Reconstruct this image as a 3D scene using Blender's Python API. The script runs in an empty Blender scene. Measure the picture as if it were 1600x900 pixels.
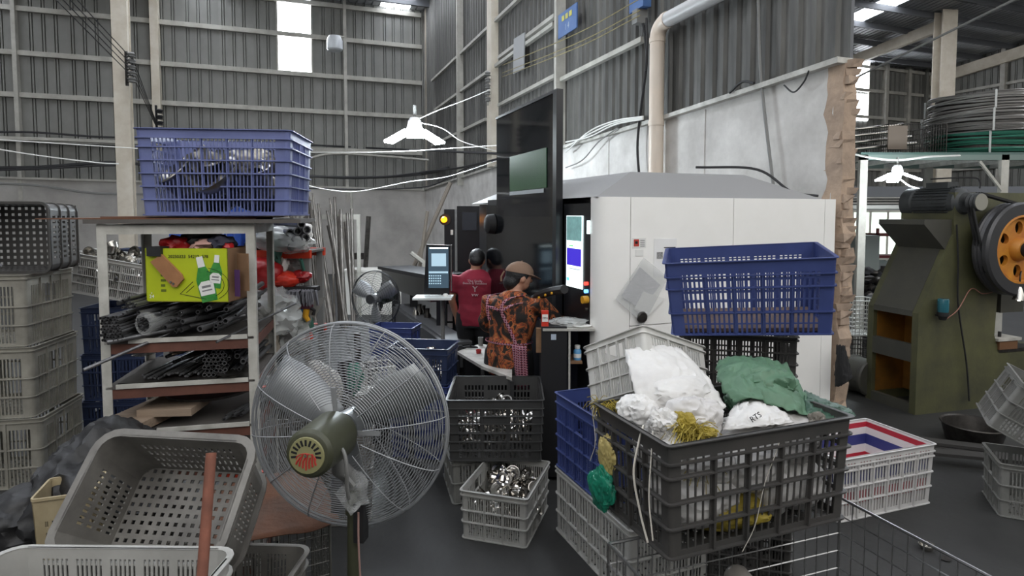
import bpy, bmesh, math, random
from mathutils import Vector, Matrix, noise, Euler
PI = math.pi
rnd = random.Random(11)
scene = bpy.context.scene
COL = scene.collection

# ---------------------------------------------------------------- camera
FPX, HORIZON, PITCH, CAM_Z = 940.0, 335.0, math.radians(3.2), 2.0
CY = HORIZON + FPX * math.tan(PITCH)            # image row of the lens axis
cam_d = bpy.data.cameras.new('camera')
cam = bpy.data.objects.new('camera', cam_d); COL.objects.link(cam)
cam.location = (0, 0, CAM_Z)
cam.rotation_euler = (PI / 2 - PITCH, 0, 0)
cam_d.sensor_width = 36.0
cam_d.lens = 36.0 * FPX / 1600.0
cam_d.shift_y = -(450.0 - CY) / 1600.0
cam_d.clip_start = 0.05; cam_d.clip_end = 300
scene.camera = cam

# ---------------------------------------------------------------- world and exposure
scene.view_settings.view_transform = 'Standard'
scene.view_settings.look = 'None'
scene.view_settings.gamma = 1.0
scene.view_settings.use_curve_mapping = False
scene.view_settings.exposure = 1.42
world = bpy.data.worlds.new('world'); scene.world = world
world.use_nodes = True
wbg = world.node_tree.nodes['Background']
wbg.inputs[0].default_value = (1.0, 0.99, 0.965, 1)
wbg.inputs[1].default_value = 0.85

# ---------------------------------------------------------------- geometry of the place
A = Vector((0.9386, 0.345, 0)).normalized()     # along the far wall, to the right
B = Vector((-A.y, A.x, 0))                      # away from the viewer, along the partition
YAW = math.atan2(A.y, A.x)
VB = 21.2                                       # far wall
UP = 4.49                                       # partition face
UR = 30.1                                       # right hand wall of the next bay
def H(u, v, z=0.0): return A * u + B * v + Vector((0, 0, z))
def ray(x, y):
    s, c = math.sin(PITCH), math.cos(PITCH)
    return Vector(((x - 800) / FPX, c - (y - CY) / FPX * s, -s - (y - CY) / FPX * c))
CAMP = Vector((0, 0, CAM_Z))
def at(x, y, D):
    d = ray(x, y); return CAMP + d * (D / d.y)
def at_z(x, y, z):
    d = ray(x, y); return CAMP + d * ((z - CAM_Z) / d.z)
def on_v(x, y, v):
    d = ray(x, y); return CAMP + d * (v / d.dot(B))
def on_u(x, y, u):
    d = ray(x, y); return CAMP + d * (u / d.dot(A))
def uvz(p): return p.dot(A), p.dot(B), p.z

# ---------------------------------------------------------------- helpers
def lin(c):
    if isinstance(c, str):
        c = [int(c[i:i + 2], 16) / 255 for i in (0, 2, 4)]
    return tuple((x / 12.92 if x <= 0.04045 else ((x + 0.055) / 1.055) ** 2.4) for x in c[:3]) + (1,)

MATS = {}
def mat(name, col, rough=0.6, metal=0.0, col2=None, scale=6.0, amt=0.5, bump=0.0, bscale=40.0, emit=None, estr=1.0, alpha=1.0, trans=0.0, rand=0.0, stretch=None, detail=5.0, sub=0.0):
    if name in MATS: return MATS[name]
    m = bpy.data.materials.new(name); m.use_nodes = True
    nt = m.node_tree; N = nt.nodes; Lk = nt.links
    b = N['Principled BSDF']
    b.inputs['Base Color'].default_value = lin(col)
    b.inputs['Roughness'].default_value = rough
    b.inputs['Metallic'].default_value = metal
    if trans: b.inputs['Transmission Weight'].default_value = trans
    if alpha < 1: b.inputs['Alpha'].default_value = alpha
    if sub: b.inputs['Subsurface Weight'].default_value = sub; b.inputs['Subsurface Radius'].default_value = (.02, .01, .006)
    tc = N.new('ShaderNodeTexCoord')
    vec = tc.outputs['Object']
    if stretch:
        mp = N.new('ShaderNodeMapping'); mp.inputs['Scale'].default_value = stretch
        Lk.new(vec, mp.inputs['Vector']); vec = mp.outputs['Vector']
    last = None
    if col2 is not None:
        nz = N.new('ShaderNodeTexNoise'); nz.inputs['Scale'].default_value = scale; nz.inputs['Detail'].default_value = detail
        nz.inputs['Roughness'].default_value = 0.62
        Lk.new(vec, nz.inputs['Vector'])
        rp = N.new('ShaderNodeValToRGB')
        rp.color_ramp.elements[0].position = 0.5 - 0.5 * (1 - amt) * 0.6 - 0.02
        rp.color_ramp.elements[1].position = 0.5 + 0.5 * (1 - amt) * 0.6 + 0.02
        rp.color_ramp.elements[0].color = lin(col); rp.color_ramp.elements[1].color = lin(col2)
        Lk.new(nz.outputs['Fac'], rp.inputs['Fac'])
        last = rp.outputs['Color']
    if rand:
        oi = N.new('ShaderNodeObjectInfo')
        hs = N.new('ShaderNodeHueSaturation')
        mr = N.new('ShaderNodeMapRange'); mr.inputs['To Min'].default_value = 1 - rand; mr.inputs['To Max'].default_value = 1 + rand
        Lk.new(oi.outputs['Random'], mr.inputs['Value']); Lk.new(mr.outputs['Result'], hs.inputs['Value'])
        if last is not None: Lk.new(last, hs.inputs['Color'])
        else: hs.inputs['Color'].default_value = lin(col)
        last = hs.outputs['Color']
    if last is not None: Lk.new(last, b.inputs['Base Color'])
    if bump:
        n2 = N.new('ShaderNodeTexNoise'); n2.inputs['Scale'].default_value = bscale; n2.inputs['Detail'].default_value = 4
        Lk.new(vec, n2.inputs['Vector'])
        bp = N.new('ShaderNodeBump'); bp.inputs['Strength'].default_value = bump; bp.inputs['Distance'].default_value = 0.01
        Lk.new(n2.outputs['Fac'], bp.inputs['Height']); Lk.new(bp.outputs['Normal'], b.inputs['Normal'])
    if emit is not None:
        b.inputs['Emission Color'].default_value = lin(emit); b.inputs['Emission Strength'].default_value = estr
    MATS[name] = m
    return m

class MB:
    """collects geometry for one mesh object"""
    def __init__(s): s.v = []; s.f = []
    def add(s, vs, fs):
        o = len(s.v); s.v += [tuple(p) for p in vs]; s.f += [tuple(i + o for i in f) for f in fs]; return s
    def box(s, c, d, rot=None):
        hx, hy, hz = d[0] / 2, d[1] / 2, d[2] / 2
        vs = [Vector((x, y, z)) for x in (-hx, hx) for y in (-hy, hy) for z in (-hz, hz)]
        if rot is not None: vs = [rot @ p for p in vs]
        c = Vector(c)
        return s.add([p + c for p in vs], [(0, 1, 3, 2), (4, 6, 7, 5), (0, 4, 5, 1), (2, 3, 7, 6), (0, 2, 6, 4), (1, 5, 7, 3)])
    def bx(s, x0, x1, y0, y1, z0, z1):
        return s.box(((x0 + x1) / 2, (y0 + y1) / 2, (z0 + z1) / 2), (abs(x1 - x0), abs(y1 - y0), abs(z1 - z0)))
    def beam(s, p0, p1, w, h, up=Vector((0, 0, 1))):
        p0 = Vector(p0); p1 = Vector(p1); t = (p1 - p0).normalized()
        if abs(t.dot(up)) > .98: up = Vector((0, 1, 0))
        a = t.cross(up).normalized(); b = a.cross(t)
        vs = []
        for p in (p0, p1):
            for i, j in ((-1, -1), (1, -1), (1, 1), (-1, 1)): vs.append(p + a * i * w / 2 + b * j * h / 2)
        return s.add(vs, [(3, 2, 1, 0), (4, 5, 6, 7), (0, 1, 5, 4), (1, 2, 6, 5), (2, 3, 7, 6), (3, 0, 4, 7)])
    def loft(s, pts, ra, rb=None, side=None, seg=12, cap=True, closed=False):
        pts = [Vector(p) for p in pts]; n = len(pts)
        if not hasattr(ra, '__len__'): ra = [ra] * n
        if rb is None: rb = ra
        elif not hasattr(rb, '__len__'): rb = [rb] * n
        vs = []; prev = Vector(side) if side is not None else None
        for i in range(n):
            if closed: t = pts[(i + 1) % n] - pts[i - 1]
            else: t = pts[min(i + 1, n - 1)] - pts[max(i - 1, 0)]
            if t.length < 1e-9: t = Vector((0, 0, 1))
            t.normalize()
            if prev is None:
                prev = Vector((1, 0, 0)) if abs(t.x) < .9 else Vector((0, 1, 0))
            ref = Vector(side) if side is not None else prev
            a = ref - t * ref.dot(t)
            if a.length < 1e-4: a = prev - t * prev.dot(t)
            a.normalize(); b = t.cross(a); prev = a
            for k in range(seg):
                th = 2 * PI * k / seg
                vs.append(pts[i] + a * math.cos(th) * ra[i] + b * math.sin(th) * rb[i])
        fs = []
        m = n if closed else n - 1
        for i in range(m):
            j = (i + 1) % n
            for k in range(seg):
                l = (k + 1) % seg
                fs.append((i * seg + k, i * seg + l, j * seg + l, j * seg + k))
        if cap and not closed:
            fs.append(tuple(reversed(range(seg)))); fs.append(tuple((n - 1) * seg + k for k in range(seg)))
        return s.add(vs, fs)
    def cyl(s, p0, p1, r, seg=12, r2=None, cap=True):
        return s.loft([p0, p1], [r, r if r2 is None else r2], seg=seg, cap=cap)
    def pipe(s, p0, p1, r, ri, seg=10):
        """hollow tube with open ends"""
        p0 = Vector(p0); p1 = Vector(p1)
        o = len(s.v)
        s.loft([p0, p1], [r, r], seg=seg, cap=False); s.loft([p0, p1], [ri, ri], seg=seg, cap=False)
        n = seg
        inner = s.f[-n:]; s.f[-n:] = [tuple(reversed(f)) for f in inner]
        for k in range(n):
            l = (k + 1) % n
            s.f.append((o + l, o + k, o + 2 * n + k, o + 2 * n + l))
            s.f.append((o + n + k, o + n + l, o + 3 * n + l, o + 3 * n + k))
        return s
    def lathe(s, prof, seg=20, closed=False):
        """profile of (r, z) about z"""
        n = len(prof); vs = []
        for r, z in prof:
            for k in range(seg):
                th = 2 * PI * k / seg; vs.append((max(r, 1e-4) * math.cos(th), max(r, 1e-4) * math.sin(th), z))
        fs = []
        for i in range(n if closed else n - 1):
            j = (i + 1) % n
            for k in range(seg):
                l = (k + 1) % seg; fs.append((i * seg + k, i * seg + l, j * seg + l, j * seg + k))
        return s.add(vs, fs)
    def prism(s, poly, h0, h1, fn):
        """poly of 2D points, extruded between h0 and h1; fn(a, b, h) gives the point"""
        n = len(poly)
        vs = [fn(a, b, h0) for a, b in poly] + [fn(a, b, h1) for a, b in poly]
        fs = [tuple(reversed(range(n))), tuple(range(n, 2 * n))]
        for i in range(n):
            j = (i + 1) % n; fs.append((i, j, n + j, n + i))
        return s.add(vs, fs)
    def quad(s, a, b, c, d): return s.add([a, b, c, d], [(0, 1, 2, 3)])
    def xf(s, M):
        s.v = [tuple(M @ Vector(p)) for p in s.v]; return s
    def mesh(s, name, smooth=False, ang=0.7):
        me = bpy.data.meshes.new(name); me.from_pydata(s.v, [], s.f); me.update()
        if smooth:
            me.polygons.foreach_set('use_smooth', [True] * len(me.polygons))
            me.set_sharp_from_angle(angle=ang)
        return me
    def build(s, name, m, parent=None, smooth=False, ang=0.7, fix=False):
        me = s.mesh(name, smooth, ang)
        if fix:
            bm = bmesh.new(); bm.from_mesh(me); bmesh.ops.recalc_face_normals(bm, faces=bm.faces); bm.to_mesh(me); bm.free()
        return link(name, me, m, parent)

def link(name, me, m, parent=None):
    o = bpy.data.objects.new(name, me); COL.objects.link(o)
    if m is not None and len(me.materials) == 0: me.materials.append(m)
    if parent is not None: o.parent = parent
    return o
def tag(o, label=None, cat=None, group=None, kind=None):
    if label: o['label'] = label
    if cat: o['category'] = cat
    if group: o['group'] = group
    if kind: o['kind'] = kind
    return o
def thing(name, label, cat, loc=(0, 0, 0), rot=(0, 0, 0), group=None):
    o = bpy.data.objects.new(name, None); COL.objects.link(o); o.empty_display_size = .1
    o.location = loc
    o.rotation_euler = rot if hasattr(rot, '__len__') else (0, 0, rot)
    return tag(o, label, cat, group)
def struct(name, loc=(0, 0, 0), rot=0.0):
    o = bpy.data.objects.new(name, None); COL.objects.link(o); o.location = loc; o.rotation_euler = (0, 0, rot)
    o['kind'] = 'structure'; return o
def kids(o): return [c for c in COL.objects if c.parent == o]
def copy_tree(o, label=None, loc=None, rot=None, scale=None, children=None):
    c = o.copy(); COL.objects.link(c)
    if label: c['label'] = label
    if loc is not None: c.location = loc
    if rot is not None: c.rotation_euler = rot
    if scale is not None: c.scale = (scale,) * 3 if not hasattr(scale, '__len__') else scale
    for ch in o.children:
        d = ch.copy(); COL.objects.link(d); d.parent = c
        for g in ch.children:
            e = g.copy(); COL.objects.link(e); e.parent = d
    return c
def curve_pts(pts, n=24):
    """smooth Catmull-Rom through points"""
    pts = [Vector(p) for p in pts]; out = []
    P = [pts[0] * 2 - pts[1]] + pts + [pts[-1] * 2 - pts[-2]]
    m = len(pts) - 1; per = max(2, n // m)
    for i in range(m):
        p0, p1, p2, p3 = P[i:i + 4]
        for k in range(per):
            t = k / per
            out.append(0.5 * ((2 * p1) + (p2 - p0) * t + (2 * p0 - 5 * p1 + 4 * p2 - p3) * t * t + (3 * p1 - p0 - 3 * p2 + p3) * t ** 3))
    out.append(pts[-1]); return out
def cable(name, pts, r, m, label, cat='cable', group=None, seg=5, n=28, smooth=True):
    mb = MB(); mb.loft(curve_pts(pts, n) if len(pts) > 2 else pts, r, seg=seg)
    return tag(mb.build(name, m, None, smooth), label, cat, group)
def text_part(name, body, size, m, parent, loc, rot, extrude=0.0008, align='CENTER', sx=1.0):
    c = bpy.data.curves.new(name, 'FONT'); c.body = body; c.size = size; c.extrude = extrude; c.align_x = align; c.align_y = 'CENTER'
    c.resolution_u = 2
    t = bpy.data.objects.new(name, c); COL.objects.link(t)
    dg = bpy.context.evaluated_depsgraph_get(); me = bpy.data.meshes.new_from_object(t.evaluated_get(dg))
    bpy.data.objects.remove(t); bpy.data.curves.remove(c)
    me.materials.clear(); o = link(name, me, m, parent); o.location = loc; o.rotation_euler = rot; o.scale = (sx, 1, 1); return o
# ---------------------------------------------------------------- materials
M_FLOOR = mat('floor_concrete', '383837', .62, col2='2a2a2a', scale=1.6, amt=.3, bump=.25, bscale=18)
M_CLAD = mat('cladding', '7e7e7a', .55, .1, col2='72726e', scale=1.5, rand=.05)
M_GIRT = mat('girt_paint', 'b4b2aa', .55, col2='9a978f', scale=3)
M_COLUMN = mat('column_paint', 'cfc8ba', .55, col2='bdb3a2', scale=2.5)
M_PLASTER = mat('plaster', 'e8e6e2', .9, col2='a29f9b', scale=1.7, amt=.05, bump=.3, bscale=9, detail=9)
M_PLASTERB = mat('plaster_far', 'c0bdb8', .9, col2='8d8a86', scale=.8, amt=.2, bump=.3, bscale=6, detail=9)
M_BRICK = mat('broken_brick', 'c4ac96', .95, col2='8f7f72', scale=5, amt=.2, bump=.9, bscale=14)
M_ZINC = mat('galvanised_sheet', '6f6e6a', .55, .15, col2='383837', scale=2.6, amt=.1, stretch=(3, 3, .35), rand=.3, bump=.1, bscale=6)
M_ROOF = mat('roof_sheet', 'a5a7aa', .5, .2, rand=.06)
M_PURLIN = mat('purlin_steel', '5d5f63', .6, .2)
M_WHITE = mat('machine_white', 'f5f4f1', .35, col2='eeede9', scale=2, amt=.4)
M_ROOFGREY = mat('machine_roof_grey', '8b8b8b', .5)
M_BLACK = mat('black_paint', '15161a', .32, col2='1b1c20', scale=3)
M_MATT = mat('matt_black', '1c1c1e', .7)
M_GLASS = mat('dark_glass', '10131a', .06, 0, alpha=.90)
M_SCREENW = mat('screen_white', 'dfeff2', .3, emit='dff2f4', estr=.9)
M_SCREENB = mat('screen_indigo', '1f1670', .3, emit='2a1c8c', estr=.9)
M_SCREENT = mat('screen_teal', '5d8080', .3, emit='5d8080', estr=.5, col2='20302f', scale=12)
M_SCREENG = mat('screen_green', '33503a', .2, col2='2a4430', scale=3, emit='3f6b45', estr=.06)
M_SCREEND = mat('screen_dark', '263038', .25, emit='2e3d48', estr=.7)
M_SCREENL = mat('screen_panel', '8ea4b0', .25, emit='8098a6', estr=.6)
M_PVC = mat('pvc_pipe', 'd9c9b8', .4, col2='cfc3b6', scale=1.5)
M_CABLEB = mat('cable_black', '232326', .6)
M_CABLEW = mat('cable_white', 'd6d6d2', .5)
M_CABLEY = mat('cable_yellow', '857b52', .6)
M_CABLEG = mat('cable_grey', '7c7c7a', .6)
M_STEEL = mat('bright_steel', 'b9b6b0', .22, 1.0, rand=.15)
M_STEELD = mat('dark_steel', '55524f', .42, .9, col2='3d3a38', scale=12, rand=.25)
M_TUBE = mat('black_tube', '727274', .38, .6, col2='4e4e50', scale=9, rand=.35)
M_CHROME = mat('chrome_wire', '9a9a9a', .3, .9)
M_FANCAGE = mat('fan_cage', '96989a', .45, .3)
M_FANBLADE = mat('fan_blade', '9ea1a3', .4, .5)
M_FANMOTOR = mat('fan_motor_olive', '4d4f3c', .45, .1, col2='3c3d30', scale=7, amt=.3)
M_FANEND = mat('fan_end_cap', '8d8a62', .45)
M_RUST = mat('rust', '7d4b33', .85, .1, col2='50332a', scale=9, amt=.2, bump=.3)
M_RUSTPIPE = mat('rust_pipe', '8f5a48', .8, .1, col2='6d4538', scale=14, amt=.3, bump=.2)
M_RUSTSHEET = mat('rust_sheet', '75492f', .8, .1, col2='4a3c34', scale=4, amt=.15, bump=.3)
M_BROWN = mat('brown_beam', '6b4438', .65, col2='54352c', scale=10, amt=.4)
M_ANGLE = mat('white_angle', 'c9c8c2', .5, col2='9d9b94', scale=8, amt=.35)
M_ORANGE = mat('orange_beam', 'd8401f', .5, col2='b5361c', scale=8, amt=.4)
M_WOOD = mat('pale_wood', '9c8a78', .8, col2='7d6c5d', scale=5, stretch=(1, 8, 8), amt=.3)
M_CARDB = mat('cardboard', '8a6a50', .85, col2='74583f', scale=5)
M_REDP = mat('red_plastic', 'b11f22', .35, col2='8f1a1d', scale=6)
M_CLEAR = mat('clear_plastic', 'c9ccca', .18, alpha=.5, bump=.15, bscale=9)
M_POLY = mat('thin_polythene', 'd8dada', .15, alpha=.28, bump=.15, bscale=8)
M_BAGW = mat('white_woven_bag', 'dedcd9', .55, col2='c9c7c5', scale=6, amt=.3, bump=.25, bscale=30)
M_BAGG = mat('green_woven_bag', '5f8268', .5, col2='4b6c55', scale=5, amt=.3, bump=.3, bscale=26)
M_BAGT = mat('teal_bag', '1f8a6c', .4, col2='18705a', scale=6)
M_BAGY = mat('yellow_bag', 'a8963a', .6, col2='8c7a24', scale=8, bump=.3)
M_BAGK = mat('black_bag', '2b2b2d', .5, col2='1b1b1d', scale=5, bump=.3, bscale=20)
M_BEIGE = mat('beige_plastic', 'b9ab8c', .5, col2='97886a', scale=6, amt=.3)
M_OLIVE = mat('press_olive', '5e5e3c', .55, col2='35352c', scale=2.6, amt=.05, bump=.15, bscale=30)
M_OILY = mat('press_oily_black', '3b3a37', .5, col2='4a4940', scale=3, amt=.2)
M_OCHRE = mat('press_ochre', '9a661e', .6, col2='4d3616', scale=3, amt=.15)
M_YWHEEL = mat('flywheel_ochre', 'c88a2a', .5, col2='a8622a', scale=7, amt=.3)
M_TYRE = mat('flywheel_rim', '4a4a4c', .4, .5)
M_MOTOR = mat('motor_grey', '45484a', .55, .2, col2='37393a', scale=8)
M_BELT = mat('rubber_belt', '1e1e1f', .8)
M_LAMP = mat('lamp_light', 'ffffff', .5, emit='eaf6ff', estr=30)
M_PANE = mat('lit_window', 'ffffff', .5, emit='f4f8ff', estr=7)
M_PAPER = mat('paper', 'e2e2df', .8)
M_INK = mat('black_ink', '18181a', .8)
M_GREYINK = mat('grey_ink', '7d7d7f', .8)
M_BLUEINK = mat('blue_ink', '2a4fa0', .7)
M_REDINK = mat('red_ink', 'b23a30', .7)
M_SKIN = mat('skin', 'b98a72', .55, col2='a97a62', scale=9, sub=.1)
M_HAIR = mat('black_hair', '141314', .5, bump=.5, bscale=90)
M_TSHIRT = mat('red_tshirt', '96233a', .85, col2='842035', scale=5, bump=.2, bscale=60)
M_TROUSER = mat('black_trousers', '1a1a1d', .85)
M_CAP = mat('brown_cap', '7f6553', .85, bump=.2, bscale=120)
M_SHOE = mat('dark_shoes', '222225', .7)
M_SIGNB = mat('sign_blue', '33568c', .5, col2='4a6a9a', scale=3)
M_SIGNY = mat('sign_yellow', 'b3ac4a', .5)
M_YELLOW = mat('yellow_plastic', 'd39a1a', .45)
M_BUTTONR = mat('lit_button_red', 'd0241c', .4, emit='f0342a', estr=1.5)
M_BUTTONB = mat('lit_button_blue', '4a90e0', .4, emit='5aa8ff', estr=1.5)
M_AMBER = mat('amber_lamp', 'ffa216', .4, emit='ff9a10', estr=2.0)
M_TEALCYL = mat('teal_cylinder', '2f6a60', .35)
M_CONC = mat('worn_plywood', '5e5a57', .85, col2='4b4744', scale=4)

def plastic(name, c, c2, rough=.45, rand=.06, amt=.35, scale=5):
    return mat(name, c, rough, 0, col2=c2, scale=scale, amt=amt, rand=rand)
PL_BLUE = plastic('blue_crate_plastic', '3d4a80', '354173')
PL_LAV = plastic('faded_blue_plastic', '6f78a8', '5d6694')
PL_NAVY = plastic('navy_crate_plastic', '2c3858', '232d48')
PL_DARK = plastic('dark_crate_plastic', '434343', '363636')
PL_BLACK = plastic('black_crate_plastic', '3c3c3b', '4a4745')
PL_GREY = plastic('grey_crate_plastic', '868683', '6c6c68')
PL_OFFW = plastic('off_white_plastic', 'a29f94', '74716a', amt=.2)
PL_WORN = plastic('worn_grey_plastic', '86837d', '4a4744', amt=.1, scale=6)
PL_LGREY = plastic('light_grey_plastic', 'b4b3af', '9c9b97')
PL_PALE = plastic('pale_crate_plastic', 'cbcac6', 'b5b4b0')
PL_WHITE = plastic('white_crate_plastic', 'd8d6d4', 'c6c4c4')

# camouflage shirt: orange, red, black blotches
def camo():
    m = bpy.data.materials.new('orange_camouflage'); m.use_nodes = True; nt = m.node_tree
    b = nt.nodes['Principled BSDF']; b.inputs['Roughness'].default_value = .85
    tc = nt.nodes.new('ShaderNodeTexCoord'); n = nt.nodes.new('ShaderNodeTexNoise'); n.inputs['Scale'].default_value = 13; n.inputs['Detail'].default_value = 4; n.inputs['Distortion'].default_value = .6
    mp = nt.nodes.new('ShaderNodeMapping'); mp.inputs['Scale'].default_value = (1.2, 1.2, .8)
    r = nt.nodes.new('ShaderNodeValToRGB'); r.color_ramp.interpolation = 'CONSTANT'
    e = r.color_ramp.elements
    e[0].position = 0; e[0].color = lin('1d1714')
    e[1].position = .44; e[1].color = lin('4a2c1e')
    for p, c in ((.49, '9c5228'), (.53, '5a3826'), (.56, '9c3c22'), (.585, 'ab6838'), (.63, '2a1e18')):
        k = e.new(p); k.color = lin(c)
    nt.links.new(tc.outputs['Object'], mp.inputs['Vector']); nt.links.new(mp.outputs['Vector'], n.inputs['Vector'])
    nt.links.new(n.outputs['Fac'], r.inputs['Fac']); nt.links.new(r.outputs['Color'], b.inputs['Base Color'])
    return m
M_CAMO = camo()
def plaid():
    m = bpy.data.materials.new('plaid_cloth'); m.use_nodes = True; nt = m.node_tree
    b = nt.nodes['Principled BSDF']; b.inputs['Roughness'].default_value = .85
    tc = nt.nodes.new('ShaderNodeTexCoord')
    outs = []
    for d in ('X', 'Z'):
        w = nt.nodes.new('ShaderNodeTexWave'); w.bands_direction = d; w.inputs['Scale'].default_value = 16
        nt.links.new(tc.outputs['Object'], w.inputs['Vector']); outs.append(w.outputs['Fac'])
    mx = nt.nodes.new('ShaderNodeMath'); mx.operation = 'ADD'; nt.links.new(outs[0], mx.inputs[0]); nt.links.new(outs[1], mx.inputs[1])
    md = nt.nodes.new('ShaderNodeMath'); md.operation = 'MULTIPLY'; md.inputs[1].default_value = .5; nt.links.new(mx.outputs[0], md.inputs[0])
    r = nt.nodes.new('ShaderNodeValToRGB'); r.color_ramp.interpolation = 'CONSTANT'; e = r.color_ramp.elements
    e[0].color = lin('2a2233'); e[1].position = .4; e[1].color = lin('a8344a')
    k = e.new(.62); k.color = lin('c8b8bc')
    k = e.new(.8); k.color = lin('5a4a66')
    nt.links.new(md.outputs[0], r.inputs['Fac']); nt.links.new(r.outputs['Color'], b.inputs['Base Color'])
    return m
M_PLAID = plaid()
def stripes():
    """red, white and blue woven sheeting, bands by height"""
    m = bpy.data.materials.new('striped_sheeting'); m.use_nodes = True; nt = m.node_tree
    b = nt.nodes['Principled BSDF']; b.inputs['Roughness'].default_value = .5
    tc = nt.nodes.new('ShaderNodeTexCoord'); sp = nt.nodes.new('ShaderNodeSeparateXYZ'); nt.links.new(tc.outputs['Object'], sp.inputs[0])
    mr = nt.nodes.new('ShaderNodeMapRange'); mr.inputs['From Max'].default_value = .43; nt.links.new(sp.outputs['Z'], mr.inputs['Value'])
    r = nt.nodes.new('ShaderNodeValToRGB'); r.color_ramp.interpolation = 'CONSTANT'; e = r.color_ramp.elements
    e[0].color = lin('dcd8d8'); e[1].position = .22; e[1].color = lin('b0283a')
    for p, c in ((.42, 'dcd8d8'), (.56, '343a7a'), (.74, 'dcd8d8'), (.86, 'b0283a'), (.95, 'dcd8d8')):
        k = e.new(p); k.color = lin(c)
    nt.links.new(mr.outputs['Result'], r.inputs['Fac']); nt.links.new(r.outputs['Color'], b.inputs['Base Color'])
    return m
M_STRIPE = stripes()
# ================================================================ SETTING
def roof_z(v): return 9.1 + .11 * (VB - v)
fl = MB(); fl.bx(-60, 70, -40, 60, -.1, 0)
tag(fl.build('floor', M_FLOOR), kind='structure')

# ---- far wall: local x = u, y = v
wb = struct('wall_back', rot=YAW)
def grooved(width, z0, z1, grooves, gw=.035, gd=.06, zs=None):
    """sheet in the x-z plane facing -y with recessed grooves; returns MB"""
    xs = [(0, 0)]
    for g in grooves: xs += [(g - gw / 2, 0), (g - gw / 2 + .004, gd), (g + gw / 2 - .004, gd), (g + gw / 2, 0)]
    xs += [(width, 0)]
    mb = MB(); n = len(xs)
    mb.add([(x, d, z0) for x, d in xs] + [(x, d, z1) for x, d in xs], [(i, i + 1, n + i + 1, n + i) for i in range(n - 1)])
    return mb
p_me = grooved(1.0, 2.55, 9.15, (.10, .17, .40, .47, .70, .77), gw=.03).mesh('panel')
u = -10.0
while u < UR:
    if not (UP - .3 < u < UP + .2):
        o = link('panel', p_me, M_CLAD, wb); o.location = (u, VB, 0)
    u += 1.0
# concrete dado below the cladding
zl = on_v(60, 281, VB - .2).z; zr = on_v(660, 298, VB - .2).z
mb = MB(); mb.prism([(-10, 0), (UP, 0), (UP, zr), (-10, zl + .05)], VB - .2, VB + .1, lambda a, b, h: (a, h, b))
mb.build('concrete_base', M_PLASTERB, wb)
mb = MB(); mb.bx(UP + .3, UR, VB - .15, VB + .1, 0, 2.7); mb.build('concrete_base', M_PLASTERB, wb)
mb = MB(); mb.beam((-10, VB - .2, zl + .08), (UP, VB - .2, zr + .03), .12, .06); mb.build('ledge', M_GIRT, wb)
GZ = [on_v(660, y, VB).z for y in (-23, 26, 75, 131, 184, 240)]
for z in GZ:
    if z < 9.1:
        mb = MB(); mb.bx(-10, UP - .1, VB - .13, VB - .01, z - .07, z + .07); mb.build('girt', M_GIRT, wb)
        mb = MB(); mb.bx(UP + .3, UR - .1, VB - .13, VB - .01, z - .07, z + .07); mb.build('girt', M_GIRT, wb)
for x, w, d, ym in ((30, .10, .12, 215), (243, .22, .24, 100), (541, .10, .12, 215), (671, .22, .22, 215)):
    uu = on_v(x, ym, VB - d).dot(A)
    mb = MB(); mb.bx(uu - w / 2, uu + w / 2, VB - d - .1, VB, 2.4, 9.1); mb.build('wall_post', M_COLUMN if w > .15 else M_GIRT, wb)
for x in (1385, 1420, 1447):
    uu = on_v(x, 140, VB - .15).dot(A)
    mb = MB(); mb.bx(uu - .09, uu + .09, VB - .22, VB, 0, 9.1); mb.build('wall_post', M_CLAD if x > 1440 else M_GIRT, wb)
# free standing column in front of the far wall
base = at_z(203, 560, 0); cD = 15.0
pc = at(192, 200, cD)
col_t = struct('trim_1', (pc.x, pc.y, 0), YAW)
mb = MB(); mb.bx(-.17, .17, -.02, .0, 0, 9.6); mb.build('column_flange', M_COLUMN, col_t)
mb = MB(); mb.bx(-.006, .006, 0, .3, 0, 9.6); mb.build('column_web', M_COLUMN, col_t)
mb = MB(); mb.bx(-.17, .17, .3, .32, 0, 9.6); mb.build('column_flange', M_COLUMN, col_t)
for s in (-.12, .12):
    mb = MB(); mb.bx(s - .02, s + .02, 0, .3, 0, 9.6); mb.build('column_stiffener', M_COLUMN, col_t)
# lit windows in the far wall
def window(n, x0, x1, rows, v):
    w = struct('window_%d' % n, rot=YAW)
    a = on_v(x0, (rows[0][0] + rows[0][1]) / 2, v); b = on_v(x1, (rows[0][0] + rows[0][1]) / 2, v)
    u0, u1 = a.dot(A), b.dot(A)
    for ya, yb in rows:
        za = on_v((x0 + x1) / 2, ya, v).z; zb = on_v((x0 + x1) / 2, yb, v).z
        mb = MB(); mb.bx(u0, u1, v - .01, v, zb, za); mb.build('pane', M_PANE, w)
    zt = on_v((x0 + x1) / 2, rows[0][0], v).z
    for uu in (u0, u1):
        mb = MB(); mb.bx(uu - .025, uu + .025, v - .04, v + .04, zb, zt); mb.build('window_frame', M_GIRT, w)
    return w
window(1, 432, 486, ((-40, 52), (57, 111)), VB - .03)
window(2, 1331, 1358, ((96, 143), (147, 188)), VB - .03)

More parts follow.
